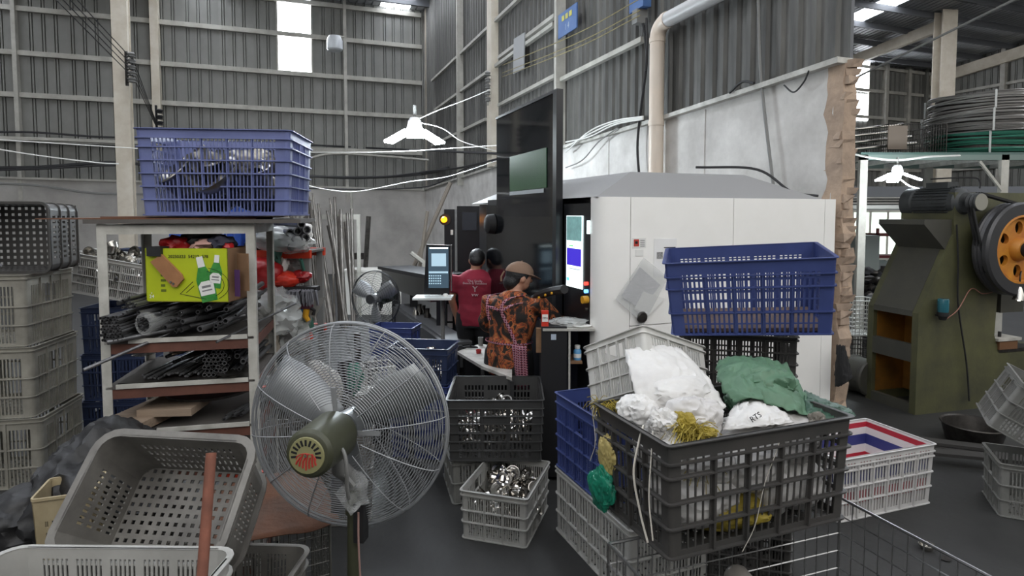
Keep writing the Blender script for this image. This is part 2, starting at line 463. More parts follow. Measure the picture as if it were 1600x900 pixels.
# ---- partition: local x = u, y = v
wr = struct('wall_right', rot=YAW)
V0 = 3.94
tops = [uvz(on_u(x, y, UP))[1:] for x, y in ((1322, 97), (1180, 143), (1035, 189), (905, 226), (777, 261))]
tops[0] = (V0, tops[0][1])
zc = zr + .02
poly = [(V0 + .1, 0), (VB, 0), (VB, zc)] + [t for t in reversed(tops[1:])] + [(V0 + .1, tops[0][1])]
mb = MB(); mb.prism(poly, UP, UP + .14, lambda a, b, h: (h, a, b)); mb.build('plaster_wall', M_PLASTER, wr, fix=True)
ld = tops + [(VB, zc)]
for i in range(len(ld) - 1):
    mb = MB(); mb.beam((UP + .02, ld[i][0], ld[i][1] + .02), (UP + .02, ld[i + 1][0], ld[i + 1][1] + .02), .2, .05); mb.build('ledge', M_ANGLE, wr)
for x in (1098, 950):
    v_ = uvz(on_u(x, 240, UP))[1]
    mb = MB(); mb.bx(UP - .012, UP, v_ - .04, v_ + .04, 2.0, 3.2); mb.build('joint_strip', M_PLASTER, wr)
# broken brick end of the wall
bz = 0.0; k = 0
bmesh_cache = []
for q in range(5):
    mb = MB(); mb.box((0, 0, 0), (.13, .17, .062)); 
    mb.v = [(x + rnd.uniform(-.012, .012), y + rnd.uniform(-.03, .03), z + rnd.uniform(-.008, .008)) for x, y, z in mb.v]
    bmesh_cache.append(mb.mesh('brick'))
while bz < tops[0][1] - .03:
    o = link('brick', bmesh_cache[k % 5], M_BRICK, wr)
    o.location = (UP + .085 + rnd.uniform(-.02, .02), V0 + .075 + .02 * math.sin(bz * 3.1) + rnd.uniform(-.014, .014), bz + .033)
    o.rotation_euler = (rnd.uniform(-.04, .04), rnd.uniform(-.04, .04), rnd.uniform(-.08, .08))
    bz += .068; k += 1
mb = MB(); n = 40
for i in range(n + 1):
    z = tops[0][1] * i / n
    w = V0 + .0 + .035 * noise.noise(Vector((z * 4, 1, 2))) + .03 * noise.noise(Vector((z * 13, 5, 2)))
    mb.v += [(UP - .008, V0 + .16 + .07 * noise.noise(Vector((z * 5, 9, 1))), z), (UP + .01, w, z), (UP + .145, w - .01, z), (UP + .15, V0 + .1, z)]
for i in range(n):
    for j in range(3): mb.f.append((i * 4 + j, i * 4 + j + 1, i * 4 + j + 5, i * 4 + j + 4))
mb.build('broken_mortar', M_BRICK, wr)
# galvanised sheets above the ledge
prof = []
wsh = .84
for kx in range(4):
    b0 = kx * .21
    prof += [(b0, 0), (b0 + .10, 0), (b0 + .125, -.035), (b0 + .185, -.035)]
prof.append((wsh, 0))
def sheet(z0a, z0b, z1, prof, w):
    mb = MB(); n = len(prof)
    lo = [(d, x, z0a + (z0b - z0a) * x / w) for x, d in prof]; hi = [(d, x, z1) for x, d in prof]
    mb.add(lo + hi, [(i, n + i, n + i + 1, i + 1) for i in range(n - 1)]); return mb
def ledge_z(v):
    for (a, za), (b, zb) in zip(ld, ld[1:]):
        if a <= v <= b: return za + (zb - za) * (v - a) / (b - a)
    return ld[-1][1]
v = V0; k = 0
while v < VB - .1:
    mb = sheet(ledge_z(v), ledge_z(min(v + wsh, VB)), 10.6, prof, wsh)
    o = mb.build('sheet', M_ZINC, wr); o.location = (UP + .06 - (k % 2) * .012, v, 0)
    v += wsh - .02; k += 1
mb = MB(); mb.bx(UP + .08, UP + .12, V0 + .02, VB, 2.6, 10.6)
mb.build('sheet_backing', M_PURLIN, wr)
# steel posts and girts standing in front of the sheets
for x, w, m_, zb in ((768, .33, M_COLUMN, 3.1), (717, .10, M_GIRT, 2.8), (872, .085, M_GIRT, 3.2)):
    v_ = uvz(on_u(x, 150, UP - .1))[1]
    mb = MB(); mb.bx(UP - .16, UP + .02, v_ - w / 2, v_ + w / 2, zb, 10); mb.build('wall_post', m_, wr)
def part_girt(xa, ya, xb, yb, h=.07, m=M_GIRT):
    a = uvz(on_u(xa, ya, UP - .05)); b = uvz(on_u(xb, yb, UP - .05))
    zz = (a[2] + b[2]) / 2
    mb = MB(); mb.beam((UP - .05, a[1], zz), (UP - .05, b[1], zz), .08, h); mb.build('girt', m, wr)
part_girt(675, 99, 866, 25 - 28); part_girt(680, 155, 866, 68); part_girt(780, 92, 868, 22); part_girt(780, 165, 868, 118); part_girt(876, 128, 1005, 58); part_girt(675, 225, 760, 190)

# ---- roof
ce = struct('ceiling', rot=YAW)
rs = MB(); xs = []
for g in range(4): xs += [(g * .25, 0), (g * .25 + .19, 0), (g * .25 + .2, .05), (g * .25 + .24, .05)]
xs.append((1.0, 0)); n = len(xs)
va, vb_ = -3.0, VB + .4
rs.add([(x, va, roof_z(va) + d) for x, d in xs] + [(x, vb_, roof_z(vb_) + d) for x, d in xs], [(i, n + i, n + i + 1, i + 1) for i in range(n - 1)])
rsm = rs.mesh('roof_sheet'); rsl = rsm.copy()
M_SKYL_FILL = mat('skylight_and_fill_sheet', 'f4f6f8', .5, emit='f2f7ff', estr=3.0)
for k in range(-12, 31):
    sky = k in (-9, -3, 3, 14, 20)  # only the far-right strip is seen; the rest are added as top fill
    o = link('skylight_and_fill_sheet' if sky else 'roof_sheet', rsl if sky else rsm, M_SKYL_FILL if sky else M_ROOF, ce); o.location = (k, 0, 0)
v = -2.6
while v < VB:
    mb = MB(); mb.bx(-12, 31, v - .05, v + .05, roof_z(v) - .24, roof_z(v) - .03); mb.build('purlin', M_PURLIN, ce); v += 1.35
for uu, va in ((23.5, 15.9), (9.0, 10.0), (-5.0, 6.0)):
    mb = MB(); mb.beam((uu, va, roof_z(va) - .42), (uu, VB, roof_z(VB) - .42), .2, .42); mb.build('rafter', M_COLUMN, ce)

# ---- right hand wall of the next bay
w2 = struct('wall_far_right', rot=YAW)
mb0 = grooved(1.0, 2.3, 10.6, (.10, .17, .40, .47, .70, .77), gw=.03)
mb0.xf(Matrix.Rotation(-PI / 2, 4, 'Z')); pm2 = mb0.mesh('panel')
v = -3.0
while v < VB:
    o = link('panel', pm2, M_CLAD, w2); o.location = (UR, v + 1, 0); v += 1.0
mb = MB(); mb.bx(UR - .1, UR + .1, -3, VB, 0, 2.3); mb.build('concrete_base', M_PLASTERB, w2)
for z in GZ[1:]:
    mb = MB(); mb.bx(UR - .12, UR, 9, VB, z - .06, z + .06); mb.build('girt', M_GIRT, w2)
for v in (12, 15, 18, 21):
    mb = MB(); mb.bx(UR - .2, UR, v - .1, v + .1, 0, 9.6); mb.build('wall_post', M_GIRT, w2)
mb = MB(); mb.beam((UR - .2, 9, roof_z(9) - .5), (UR - .2, VB, roof_z(VB) - .5), .2, .5); mb.build('eave_beam', M_COLUMN, w2)
# ---- left wall added outside the view to cut side light
w3 = struct('wall_left_added', rot=YAW)
mb0 = grooved(1.0, 2.55, 12.0, (.10, .17, .40, .47, .70, .77), gw=.03); mb0.xf(Matrix.Rotation(PI / 2, 4, 'Z')); pm3 = mb0.mesh('panel')
v = -3.0
while v < VB:
    o = link('panel', pm3, M_CLAD, w3); o.location = (-10.5, v, 0); v += 1.0
mb = MB(); mb.bx(-10.7, -10.4, -3, VB, 0, 2.55); mb.build('concrete_base', M_PLASTERB, w3)
w4 = struct('wall_front_added', rot=YAW)  # added unseen low wall behind the camera, so light enters from high up
mb = MB(); mb.bx(-10.5, UR, -3.2, -3.0, 0, 4.2); mb.build('concrete_base', M_PLASTERB, w4)
# column of the next bay
pc = at(1473, 150, 23.0)
ct = struct('trim_2', (pc.x, pc.y, 0), YAW - .25)
for yy in (-.2, .2):
    mb = MB(); mb.bx(-.3, .3, yy - .02, yy + .02, 0, 9.6); mb.build('column_flange', M_COLUMN, ct)
mb = MB(); mb.bx(-.02, .02, -.2, .2, 0, 9.6); mb.build('column_web', M_COLUMN, ct)
# ================================================================ CRATES
def holed(xs, zs, solid, fn, t):
    """one connected plate with holes. xs, zs: cut positions; solid(i, j); fn(x, z, d) -> point"""
    mb = MB(); idx = {}
    def vid(i, j, s):
        k = (i, j, s)
        if k not in idx: idx[k] = len(mb.v); mb.v.append(tuple(fn(xs[i], zs[j], s * t)))
        return idx[k]
    nx, nz = len(xs) - 1, len(zs) - 1
    S = [[solid(i, j) for j in range(nz)] for i in range(nx)]
    g = lambda i, j: 0 <= i < nx and 0 <= j < nz and S[i][j]
    for i in range(nx):
        for j in range(nz):
            if not S[i][j]: continue
            q = [(i, j), (i + 1, j), (i + 1, j + 1), (i, j + 1)]
            mb.f.append(tuple(vid(a, b, 0) for a, b in q)); mb.f.append(tuple(vid(a, b, 1) for a, b in reversed(q)))
            for (di, dj), (e0, e1) in (((0, -1), (0, 1)), ((1, 0), (1, 2)), ((0, 1), (2, 3)), ((-1, 0), (3, 0))):
                if not g(i + di, j + dj):
                    a, b = q[e0], q[e1]
                    mb.f.append((vid(*b, 0), vid(*a, 0), vid(*a, 1), vid(*b, 1)))
    return mb

def cuts(total, margin, bays, post, slots, duty):
    """cut positions and a set of the open intervals"""
    xs = [0.0, margin]; op = set()
    bw = (total - 2 * margin - (bays - 1) * post) / bays
    x = margin
    for b in range(bays):
        p = bw / slots
        for s in range(slots):
            a = x + p * (s + (1 - duty) / 2); c = a + p * duty
            xs.append(a); op.add(len(xs) - 1); xs.append(c)
        x += bw
        if b < bays - 1: xs += [x, x + post]; x += post
    xs += [total - margin, total]
    return xs, op

def rrect(L, W, r, n=4):
    pts = []
    for cx, cy, a0 in ((L / 2 - r, W / 2 - r, 0), (-L / 2 + r, W / 2 - r, PI / 2), (-L / 2 + r, -W / 2 + r, PI), (L / 2 - r, -W / 2 + r, 1.5 * PI)):
        for k in range(n + 1):
            a = a0 + PI / 2 * k / n; pts.append((cx + r * math.cos(a), cy + r * math.sin(a)))
    return pts

def ring_mesh(L, W, r, prof):
    """prof: closed list of (outset, z) swept around the rounded rectangle"""
    mb = MB(); n = None
    for o, z in prof:
        pts = rrect(L + 2 * o, W + 2 * o, max(r + o, .002)); n = len(pts)
        mb.v += [(x, y, z) for x, y in pts]
    m = len(prof)
    for i in range(m):
        j = (i + 1) % m
        for k in range(n):
            l = (k + 1) % n; mb.f.append((i * n + k, i * n + l, j * n + l, j * n + k))
    return mb

KITS = {}
def crate_kit(key, L, W, H_, pitch=.045, r=.02, rows=(.08, .36, .40, .66, .70, .90), bl=4, bw=3, sl=6, sw=6, duty=.5, margin=.03, post=.018, taper=.05, t=.005,
              ribs=None, rim_h=.045, rim_o=.012, base='slots', vribs=True, handle=True, hole_rows=None):
    """meshes of one kind of crate, in its own coordinates, base on z = 0. rows: open spans as fractions of the height"""
    if key in KITS: return KITS[key]
    parts = []
    def tp(p):
        x, y, z = p; f = 1 - taper * (1 - z / H_); return (x * f, y * f, z)
    zz = [0.0]; zop = set()
    for a, b in zip(rows[0::2], rows[1::2]):
        if a > zz[-1] / H_ + 1e-6: zz.append(a * H_)
        zop.add(len(zz) - 1); zz.append(b * H_)
    if zz[-1] < H_: zz.append(H_)
    for ax, (T, n_b, n_s) in enumerate(((L, bl, sl), (W, bw, sw))):
        length = T - 2 * r
        xs, op = cuts(length, margin, n_b, post, n_s, duty)
        nrow = len(zop); top_row = max(zop)
        mid = length / 2
        for s in (-1, 1):
            def solid(i, j, ax=ax):
                if i in op and j in zop:
                    if handle and ax == 1 and j == top_row and abs((xs[i] + xs[i + 1]) / 2 - mid) < .07: return False
                    if handle == 'plate' and ax == 0 and j == sorted(zop)[-2] and abs((xs[i] + xs[i + 1]) / 2 - mid) < .1: return True
                    return False
                if handle is True and ax == 1 and j == top_row and abs((xs[i] + xs[i + 1]) / 2 - mid) < .06: return False
                return True
            if ax == 0: fn = lambda x, z, d, s=s: tp(((x - length / 2) * -s, s * (W / 2 - d), z))
            else: fn = lambda x, z, d, s=s: tp((s * (L / 2 - d), (x - length / 2) * s, z))
            parts.append(('side_wall', holed(xs, zz, solid, fn, t).mesh('side_wall')))
        if vribs:
            n_v = n_b - 1
            bwid = (length - 2 * margin - (n_b - 1) * post) / n_b
            for b in range(n_b - 1):
                x = -length / 2 + margin + (b + 1) * bwid + (b + .5) * post
                for s in (-1, 1):
                    mb = MB()
                    if ax == 0: mb.bx(x - post * .22, x + post * .22, s * (W / 2 - t * .5), s * (W / 2 + rim_o * .8), .004, H_ - rim_h)
                    else: mb.bx(s * (L / 2 - t * .5), s * (L / 2 + rim_o * .8), x - post * .22, x + post * .22, .004, H_ - rim_h)
                    mb.v = [tp(p) for p in mb.v]; parts.append(('upright_rib', mb.mesh('upright_rib')))
    # rounded corners
    n = 4
    for q, (sx, sy) in enumerate(((1, 1), (-1, 1), (-1, -1), (1, -1))):
        mb = MB(); a0 = q * PI / 2
        for z in (0, H_):
            for rr in (r, r - t):
                for k in range(n + 1):
                    a = a0 + PI / 2 * k / n
                    mb.v.append(tp((sx * (L / 2 - r) + rr * math.cos(a), sy * (W / 2 - r) + rr * math.sin(a), z)))
        w = n + 1
        for k in range(n):
            mb.f += [(k, k + 1, 2 * w + k + 1, 2 * w + k), (w + k + 1, w + k, 3 * w + k, 3 * w + k + 1)]
        parts.append(('corner_post', mb.mesh('corner_post', True)))
    # rim and horizontal ribs
    rim = ring_mesh(L, W, r, [(-t, H_ - .004), (rim_o, H_ - .004), (rim_o, H_), (-t * 1.4, H_)])
    rim.v = [tuple(p) for p in rim.v]; parts.append(('rim', rim.mesh('rim')))
    lst = list(ribs) if ribs is not None else [((a + b) / 2) for a, b in zip(rows[1::2], rows[2::2])]
    zrib = [H_ - rim_h] + [f * H_ for f in lst] + [.006]
    for z in zrib:
        f = 1 - taper * (1 - z / H_)
        rb = ring_mesh(L * f, W * f, r, [(-t * .5, z - .003), (rim_o * .9, z - .003), (rim_o * .9, z + .003), (-t * .5, z + .003)])
        parts.append(('rib', rb.mesh('rib')))
    # base
    f = 1 - taper
    nbx, nby = max(4, int(L * f / pitch)), max(4, int(W * f / pitch))
    if base == 'solid': xs, ys, sol = [-L * f / 2, L * f / 2], [-W * f / 2, W * f / 2], lambda i, j: True
    else:
        xs = [0.0]; ys = [0.0]
        for arr, T, k in ((xs, L * f, nbx), (ys, W * f, nby)):
            for i in range(k): arr += [T * (i + .28) / k, T * (i + .72) / k]
            arr.append(T)
        xs = [x - L * f / 2 for x in xs]; ys = [y - W * f / 2 for y in ys]
        sol = lambda i, j: not (i % 2 == 1 and j % 2 == 1)
    parts.append(('base', holed(xs, ys, sol, lambda x, y, d: (x, y, .002 + d), .006).mesh('base')))
    KITS[key] = parts
    return parts

MESHM = {}
def crate(key, m, label, loc, rot=0.0, group=None, name='plastic_crate'):
    c = thing(name, label, 'crate', loc, rot, group)
    for nm, me in KITS[key]:
        kk = (me.name, m.name)
        if kk not in MESHM:
            me2 = me if len(me.materials) == 0 else me.copy()
            if len(me2.materials): me2.materials[0] = m
            else: me2.materials.append(m)
            MESHM[kk] = me2
        o = bpy.data.objects.new(nm, MESHM[kk]); COL.objects.link(o); o.parent = c
    return c
def rtilt(yaw, pitch=0, roll=0):
    return (Matrix.Rotation(yaw, 3, 'Z') @ Matrix.Rotation(pitch, 3, 'X') @ Matrix.Rotation(roll, 3, 'Y')).to_euler()
R_ = math.radians
R3 = (.06, .33, .36, .62, .65, .86)
R6 = (.05, .18, .20, .33, .35, .48, .50, .63, .65, .78, .80, .89)
# kinds
crate_kit('shelf_blue', .72, .52, .425, rows=R6, bl=5, bw=3, sl=6, sw=6, duty=.70, margin=.045, post=.010, taper=.06, rim_h=.045)
crate_kit('wide_blue', .78, .5, .38, r=.012, rows=(.03, .15, .17, .29, .33, .47, .49, .62, .655, .74, .77, .83), bl=5, bw=3, sl=5, sw=5, duty=.6, margin=.05, post=.014, taper=.06, ribs=(.31, .64), rim_h=.075, handle=False)
crate_kit('tall', .64, .62, .52, r=.03, rows=(.05, .28, .31, .54, .57, .84), bl=3, bw=4, sl=6, sw=5, duty=.64, margin=.04, post=.03, taper=.03, rim_h=.03)
crate_kit('big_dark', .86, .52, .42, r=.012, rows=(.07, .25, .29, .47, .51, .69, .73, .86), bl=5, bw=4, sl=4, sw=3, duty=.80, margin=.035, post=.022, taper=.05, rim_h=.07, rim_o=.016, handle=True)
crate_kit('dark_mid', .65, .6, .43, r=.015, rows=(.06, .16, .19, .31, .33, .44, .48, .60, .62, .72, .75, .84), bl=3, bw=3, sl=6, sw=6, duty=.6, margin=.05, post=.02, taper=.05, rim_h=.06, handle='plate')
crate_kit('small_grey', .42, .57, .31, r=.015, rows=(.08, .34, .37, .58, .61, .86), bl=3, bw=5, sl=7, sw=4, duty=.62, margin=.025, post=.014, taper=.04, rim_h=.03)
crate_kit('under_grey', .6, .52, .31, r=.015, rows=(.08, .46, .50, .86), bl=5, bw=4, sl=4, sw=4, duty=.5, margin=.03, taper=.03, rim_h=.03)
crate_kit('floor_grey', .5, .85, .41, r=.015, rows=(.06, .30, .33, .58, .61, .88), bl=4, bw=6, sl=4, sw=3, duty=.66, margin=.03, post=.03, taper=.02, rim_h=.03, handle=False)
crate_kit('blue_side', .5, .62, .47, r=.012, rows=(.05, .22, .25, .42, .45, .62, .65, .82), bl=4, bw=5, sl=4, sw=3, duty=.5, margin=.03, taper=.03, rim_h=.06)
crate_kit('pale_lattice', .474, .382, .29, r=.02, rows=(.05, .30, .33, .58, .61, .86), bl=3, bw=5, sl=6, sw=4, duty=.62, margin=.03, post=.022, taper=.04, rim_h=.03)
crate_kit('stack_dark', .56, .42, .455, r=.012, rows=(.04, .15, .17, .28, .30, .41, .43, .54, .56, .67, .69, .80, .82, .93), bl=4, bw=3, sl=7, sw=7, duty=.55, margin=.02, taper=.02, rim_h=.02)
crate_kit('striped', .86, .54, .425, r=.012, rows=(.08, .28, .32, .52, .56, .78, .82, .91), bl=6, bw=4, sl=4, sw=4, duty=.55, margin=.03, post=.03, taper=.05, rim_h=.05, handle=False)
crate_kit('small_blue', .5, .36, .3, r=.01, rows=(.1, .4, .44, .74), bl=4, bw=3, sl=4, sw=4, duty=.5, margin=.03, taper=.05, rim_h=.05)
crate_kit('navy', .6, .45, .4, r=.015, rows=(.06, .32, .36, .6, .64, .86), bl=4, bw=3, sl=4, sw=4, duty=.5, margin=.03, taper=.04, rim_h=.04)
crate_kit('cup_grey', .62, .42, .34, r=.02, rows=(.07, .26, .29, .47, .5, .68, .71, .86), bl=3, bw=2, sl=10, sw=6, duty=.55, margin=.03, taper=.05, rim_h=.03, handle=False)
crate_kit('worn_open', .52, .37, .25, pitch=.029, r=.06, rows=(.12, .22, .30, .40, .48, .58, .66, .76), bl=1, bw=1, sl=15, sw=10, duty=.45, margin=.03, taper=.13, rim_h=.03, rim_o=.02, vribs=False, ribs=(), handle=False)
crate_kit('front_grey', .66, .45, .36, r=.05, rows=(.06, .42, .47, .91), bl=5, bw=4, sl=6, sw=5, duty=.5, margin=.04, taper=.05, rim_h=.05)
crate_kit('right_grey', .55, .4, .36, r=.015, rows=(.06, .30, .33, .58, .61, .86), bl=4, bw=3, sl=5, sw=5, duty=.62, margin=.03, taper=.03, rim_h=.03)
crate_kit('dark_round', .6, .5, .4, r=.05, rows=(.1, .2, .26, .36, .42, .52, .58, .68, .74, .84), bl=1, bw=1, sl=11, sw=9, duty=.5, margin=.03, taper=.05, rim_h=.02, vribs=False, ribs=(.3, .6), handle=False)

# ---- placement helpers: a crate by its front-left base corner, yaw
def from_corner(cx, cy, L, W, yaw, which='fl'):
    """centre of an L x W footprint whose given corner (fl, fr, bl, br) is at cx, cy"""
    sx = -1 if which[1] == 'l' else 1; sy = -1 if which[0] == 'f' else 1
    c, s = math.cos(yaw), math.sin(yaw)
    lx, ly = -sx * L / 2, -sy * W / 2
    return cx + c * lx - s * ly, cy + s * lx + c * ly

# stack of off-white crates at the left edge, with a dark one lying on top
yw = R_(10)
cx, cy = from_corner(-3.47, 4.3, .64, .62, yw, 'fr')
for i, lab in enumerate(('bottom off-white crate of the tall stack at the left edge', 'middle off-white crate of the tall stack at the left edge', 'topmost off-white crate of the left stack, under the dark crate')):
    crate('tall', PL_OFFW, lab, (cx + (.03, .0, -.02)[i], cy, i * .523), yw + (.03, 0, -.02)[i], 'off-white stacked crates')
c0 = at(30, 430, 4.25)
crate('dark_round', PL_BLACK, 'dark grey crate lying on its side on top of the off-white stack', (-3.72, 4.72, 1.572 + .26), rtilt(R_(8), R_(90)))
# crates behind the shelf, left
for i, lab in enumerate(('navy crate at the bottom of the stack behind the rack', 'navy crate in the middle of the stack behind the rack', 'navy crate under the tilted crate of metal cups')):
    crate('navy', PL_NAVY, lab, (-3.40 + i * .01, 5.3, i * .405), R_(6), 'navy crates behind the rack')
CUPC = crate('cup_grey', PL_LGREY, 'pale grey slatted crate of metal cups tilted on navy crates', (-3.42, 5.22, 1.30), rtilt(R_(4), R_(2), R_(11)))
crate('navy', PL_NAVY, 'blue crate behind the tilted crate of metal cups', (-3.62, 6.1, 1.26), R_(-3))
crate('navy', PL_NAVY, 'navy crate under the blue crate behind the cups', (-3.62, 6.1, .855), R_(-3)); crate('navy', PL_NAVY, 'navy crate second from the floor behind the cups', (-3.62, 6.1, .45), R_(-3)); crate('navy', PL_NAVY, 'navy crate on the floor behind the cups stack', (-3.62, 6.1, 0.045), R_(-3))
# crate on top of the rack
SHY = R_(13)
sh_fl = Vector((-1.97, 2.85, 0))
SX = Vector((math.cos(SHY), math.sin(SHY), 0)); SY = Vector((-SX.y, SX.x, 0))
def S(x, y, z=0.0): return sh_fl + SX * x + SY * y + Vector((0, 0, z))
p = at(215, 340, 2.92); q = at(446, 340, 3.02)
bc = from_corner(p.x, p.y, .72, .52, R_(7), 'fl')
BLUETOP = crate('shelf_blue', PL_LAV, 'large faded blue crate of metal parts on top of the rack', (bc[0], bc[1], 1.992), R_(7))
# foreground left
FG = crate('front_grey', PL_LGREY, 'light grey slatted crate at the very front, bottom left', (-1.135, 1.475, .672), R_(-1))
for i, lab in enumerate(('grey crate on the floor below the front crates, bottom left', 'grey crate carrying the front crate, bottom left')):
    c = crate('front_grey', PL_GREY, lab, (-1.135, 1.475, i * .335), R_(-1)); c.scale = (1, 1, .92)
WORN = crate('worn_open', PL_WORN, 'worn grey crate tilted to show its empty pierced inside', (-1.13, 2.045, .945), rtilt(R_(-5), R_(47), R_(3)))
for i, lab in enumerate(('grey crate on the floor behind the front stack, bottom left', 'grey crate propping up the worn tilted crate')):
    c = crate('front_grey', PL_WORN, lab, (-1.12, 2.05, i * .36), R_(-3))
# centre
C1 = crate('small_grey', PL_LGREY, 'small pale grey crate of dark parts on the floor in the centre', from_corner(-.315, 3.61, .42, .57, R_(-17), 'fl') + (0,), R_(-17))
C2 = crate('under_grey', PL_GREY, 'grey crate carrying the dark crate in the centre', (-.18, 4.36, 0), R_(14))
C3 = crate('dark_mid', PL_DARK, 'dark grey crate of shiny parts on a grey crate in the centre', (-.115, 4.31, .315), R_(0))
# small blue crates left of the centre
crate('small_blue', PL_BLUE, 'blue crate at the bottom beside the dark crate', (-.72, 5.0, 0), R_(-10), 'blue crates by the fan')
B1b = crate('small_blue', PL_BLUE, 'blue crate second from the floor beside the dark crate', (-.74, 5.0, .305), R_(-8), 'blue crates by the fan')
B1 = crate('small_blue', PL_NAVY, 'navy topped crate of shiny parts above the blue crates', (-.74, 5.02, .61 - .2), R_(-9), 'blue crates by the fan')
B1.location.z = .61
B2 = crate('small_blue', PL_NAVY, 'navy crate behind the one of shiny parts', (-.88, 5.75, .46), R_(-6), 'blue crates by the fan')
crate('small_blue', PL_NAVY, 'navy crate at the bottom of the rear pair', (-.88, 5.75, .15), R_(-6), 'blue crates by the fan')
B3 = crate('small_blue', PL_BLUE, 'bright blue crate in front of the machine bed', (-1.35, 6.9, .42), R_(-8), 'blue crates by the fan')
crate('small_blue', PL_BLUE, 'bright blue crate under the one by the machine bed', (-1.35, 6.9, .11), R_(-8), 'blue crates by the fan')
# right pile
FX, FY, FYAW = .54, 2.03, R_(21)
fcx, fcy = from_corner(FX, FY, .86, .52, FYAW, 'fl')
F = crate('big_dark', PL_BLACK, 'large dark crate overflowing with plastic bags, front right', (fcx, fcy, .785), FYAW)
gx, gy = from_corner(.278, 3.73, .5, .85, R_(22), 'bl')
G1 = crate('floor_grey', PL_LGREY, 'long grey slatted crate on the floor below the blue crate', (gx, gy, 0), R_(22))
bx_, by_ = from_corner(.275, 3.73, .5, .62, R_(22), 'bl')
G2 = crate('blue_side', PL_BLUE, 'blue crate standing on the long grey crate by the bag pile', (bx_, by_, .415), R_(22))
PAL = crate('pale_lattice', PL_PALE, 'pale grey slatted crate tilted behind the pile of bags', (.667, 2.845, 1.085), Matrix(((.78, -.626, 0), (.527, .657, .534), (-.333, -.416, .845))).to_euler())
for i, lab in enumerate(('bottom black crate under the wide blue crate', 'middle black crate under the wide blue crate', 'uppermost black crate directly under the wide blue crate')):
    crate('stack_dark', PL_BLACK, lab, (1.23, 3.3, i * .46), R_(-13), 'black crates of the right stack')
WB = crate('wide_blue', PL_BLUE, 'wide royal blue crate in front of the white machine', (1.24, 3.17, 1.425), rtilt(R_(-16), R_(5.5), R_(-3.5)))
mb = MB(); mb.bx(-.34, .34, -.21, .21, .012, .03); tag(mb.build('cardboard_liner', mat('liner_board', '6b5a55', .85, col2='594a46', scale=12)), 'brown board lying in the wide royal blue crate', 'board')
bpy.data.objects['cardboard_liner'].location = WB.location; bpy.data.objects['cardboard_liner'].rotation_euler = WB.rotation_euler
sx_, sy_ = from_corner(2.915, 4.06, .86, .54, R_(19), 'fr')
STR = crate('striped', PL_WHITE, 'white crate lined with red, white and blue striped sheeting', (sx_, sy_, 0), R_(19))
mb = MB(); w_, l_ = .495, .805
for z0 in (.02,):
    f0 = .955
    a = [(-l_ / 2 * f0, -w_ / 2 * f0), (l_ / 2 * f0, -w_ / 2 * f0), (l_ / 2 * f0, w_ / 2 * f0), (-l_ / 2 * f0, w_ / 2 * f0)]
    b = [(-l_ / 2, -w_ / 2), (l_ / 2, -w_ / 2), (l_ / 2, w_ / 2), (-l_ / 2, w_ / 2)]
    mb.add([(x, y, .02) for x, y in a] + [(x * 1.02, y * 1.02, .424) for x, y in b], [(0, 1, 5, 4), (1, 2, 6, 5), (2, 3, 7, 6), (3, 0, 4, 7), (3, 2, 1, 0)])
mb.build('lining', M_STRIPE, STR)
# grey crates at the right edge
p = at_z(1562, 822, 0)
crate('right_grey', PL_GREY, 'grey slatted crate on the floor at the right edge', (3.56, 3.95, 0), R_(-25))
crate('right_grey', PL_GREY, 'grey slatted crate tipped over at the right edge', (3.45, 3.97, .50), rtilt(R_(-28), R_(6), R_(28)))
# ================================================================ WHITE MACHINE
# local frame: x = u along the white front, y = v away
MU0, MU1, MV0, MV1, MZ = 2.114, 4.417, 3.92, 7.2, 2.13
mc = thing('laser_machine', 'large white enclosed cutting machine with black operator side', 'machine', (0, 0, 0), YAW)
rr = .09
def body_outline(o=0.0):
    pts = []
    for k in range(6):
        a = PI + PI / 2 * k / 5; pts.append((MU0 + rr + rr * math.cos(a), MV0 + rr + rr * math.sin(a)))
    return pts
# front panels with fine gaps: rounded corner panel, two wide panels, end strip
splits = [uvz(on_v(x, 400, MV0))[0] for x in (985, 1145, 1287)]
mb = MB(); c = body_outline(); poly = c + [(splits[0] - .004, MV0), (splits[0] - .004, MV0 + .05), (MU0 + .1, MV0 + .05), (MU0 + .05, MV0 + .12), (MU0, MV0 + .12)]
mb.prism(poly, .06, MZ, lambda a, b, h: (a, b, h)); mb.build('corner_panel', M_WHITE, mc, True, .5)
mb = MB(); mb.bx(splits[0] + .002, splits[1] - .003, MV0, MV0 + .04, 1.16, MZ); mb.build('front_panel', M_WHITE, mc)
mb = MB(); mb.bx(splits[0] + .002, splits[1] - .003, MV0, MV0 + .04, .06, 1.154); mb.build('front_panel', M_WHITE, mc)
mb = MB(); mb.bx(splits[1] + .003, splits[2] - .003, MV0, MV0 + .04, .06, MZ); mb.build('front_panel', M_WHITE, mc)
mb = MB(); mb.bx(splits[2] + .002, MU1, MV0, MV0 + .06, .06, MZ); mb.build('end_panel', M_WHITE, mc)
mb = MB(); mb.bx(MU0 + .1, MU1 - .002, MV0 + .05, MV1, .06, MZ - .01); mb.build('inner_body', M_BLACK, mc)
mb = MB(); mb.bx(MU1 - .002, MU1, MV0 + .06, MV1, .06, MZ); mb.build('end_side', M_WHITE, mc)
mb = MB(); mb.bx(MU0 + .03, MU1 - .03, MV0 + .03, MV1 - .05, 0, .06); mb.build('plinth', M_MATT, mc)
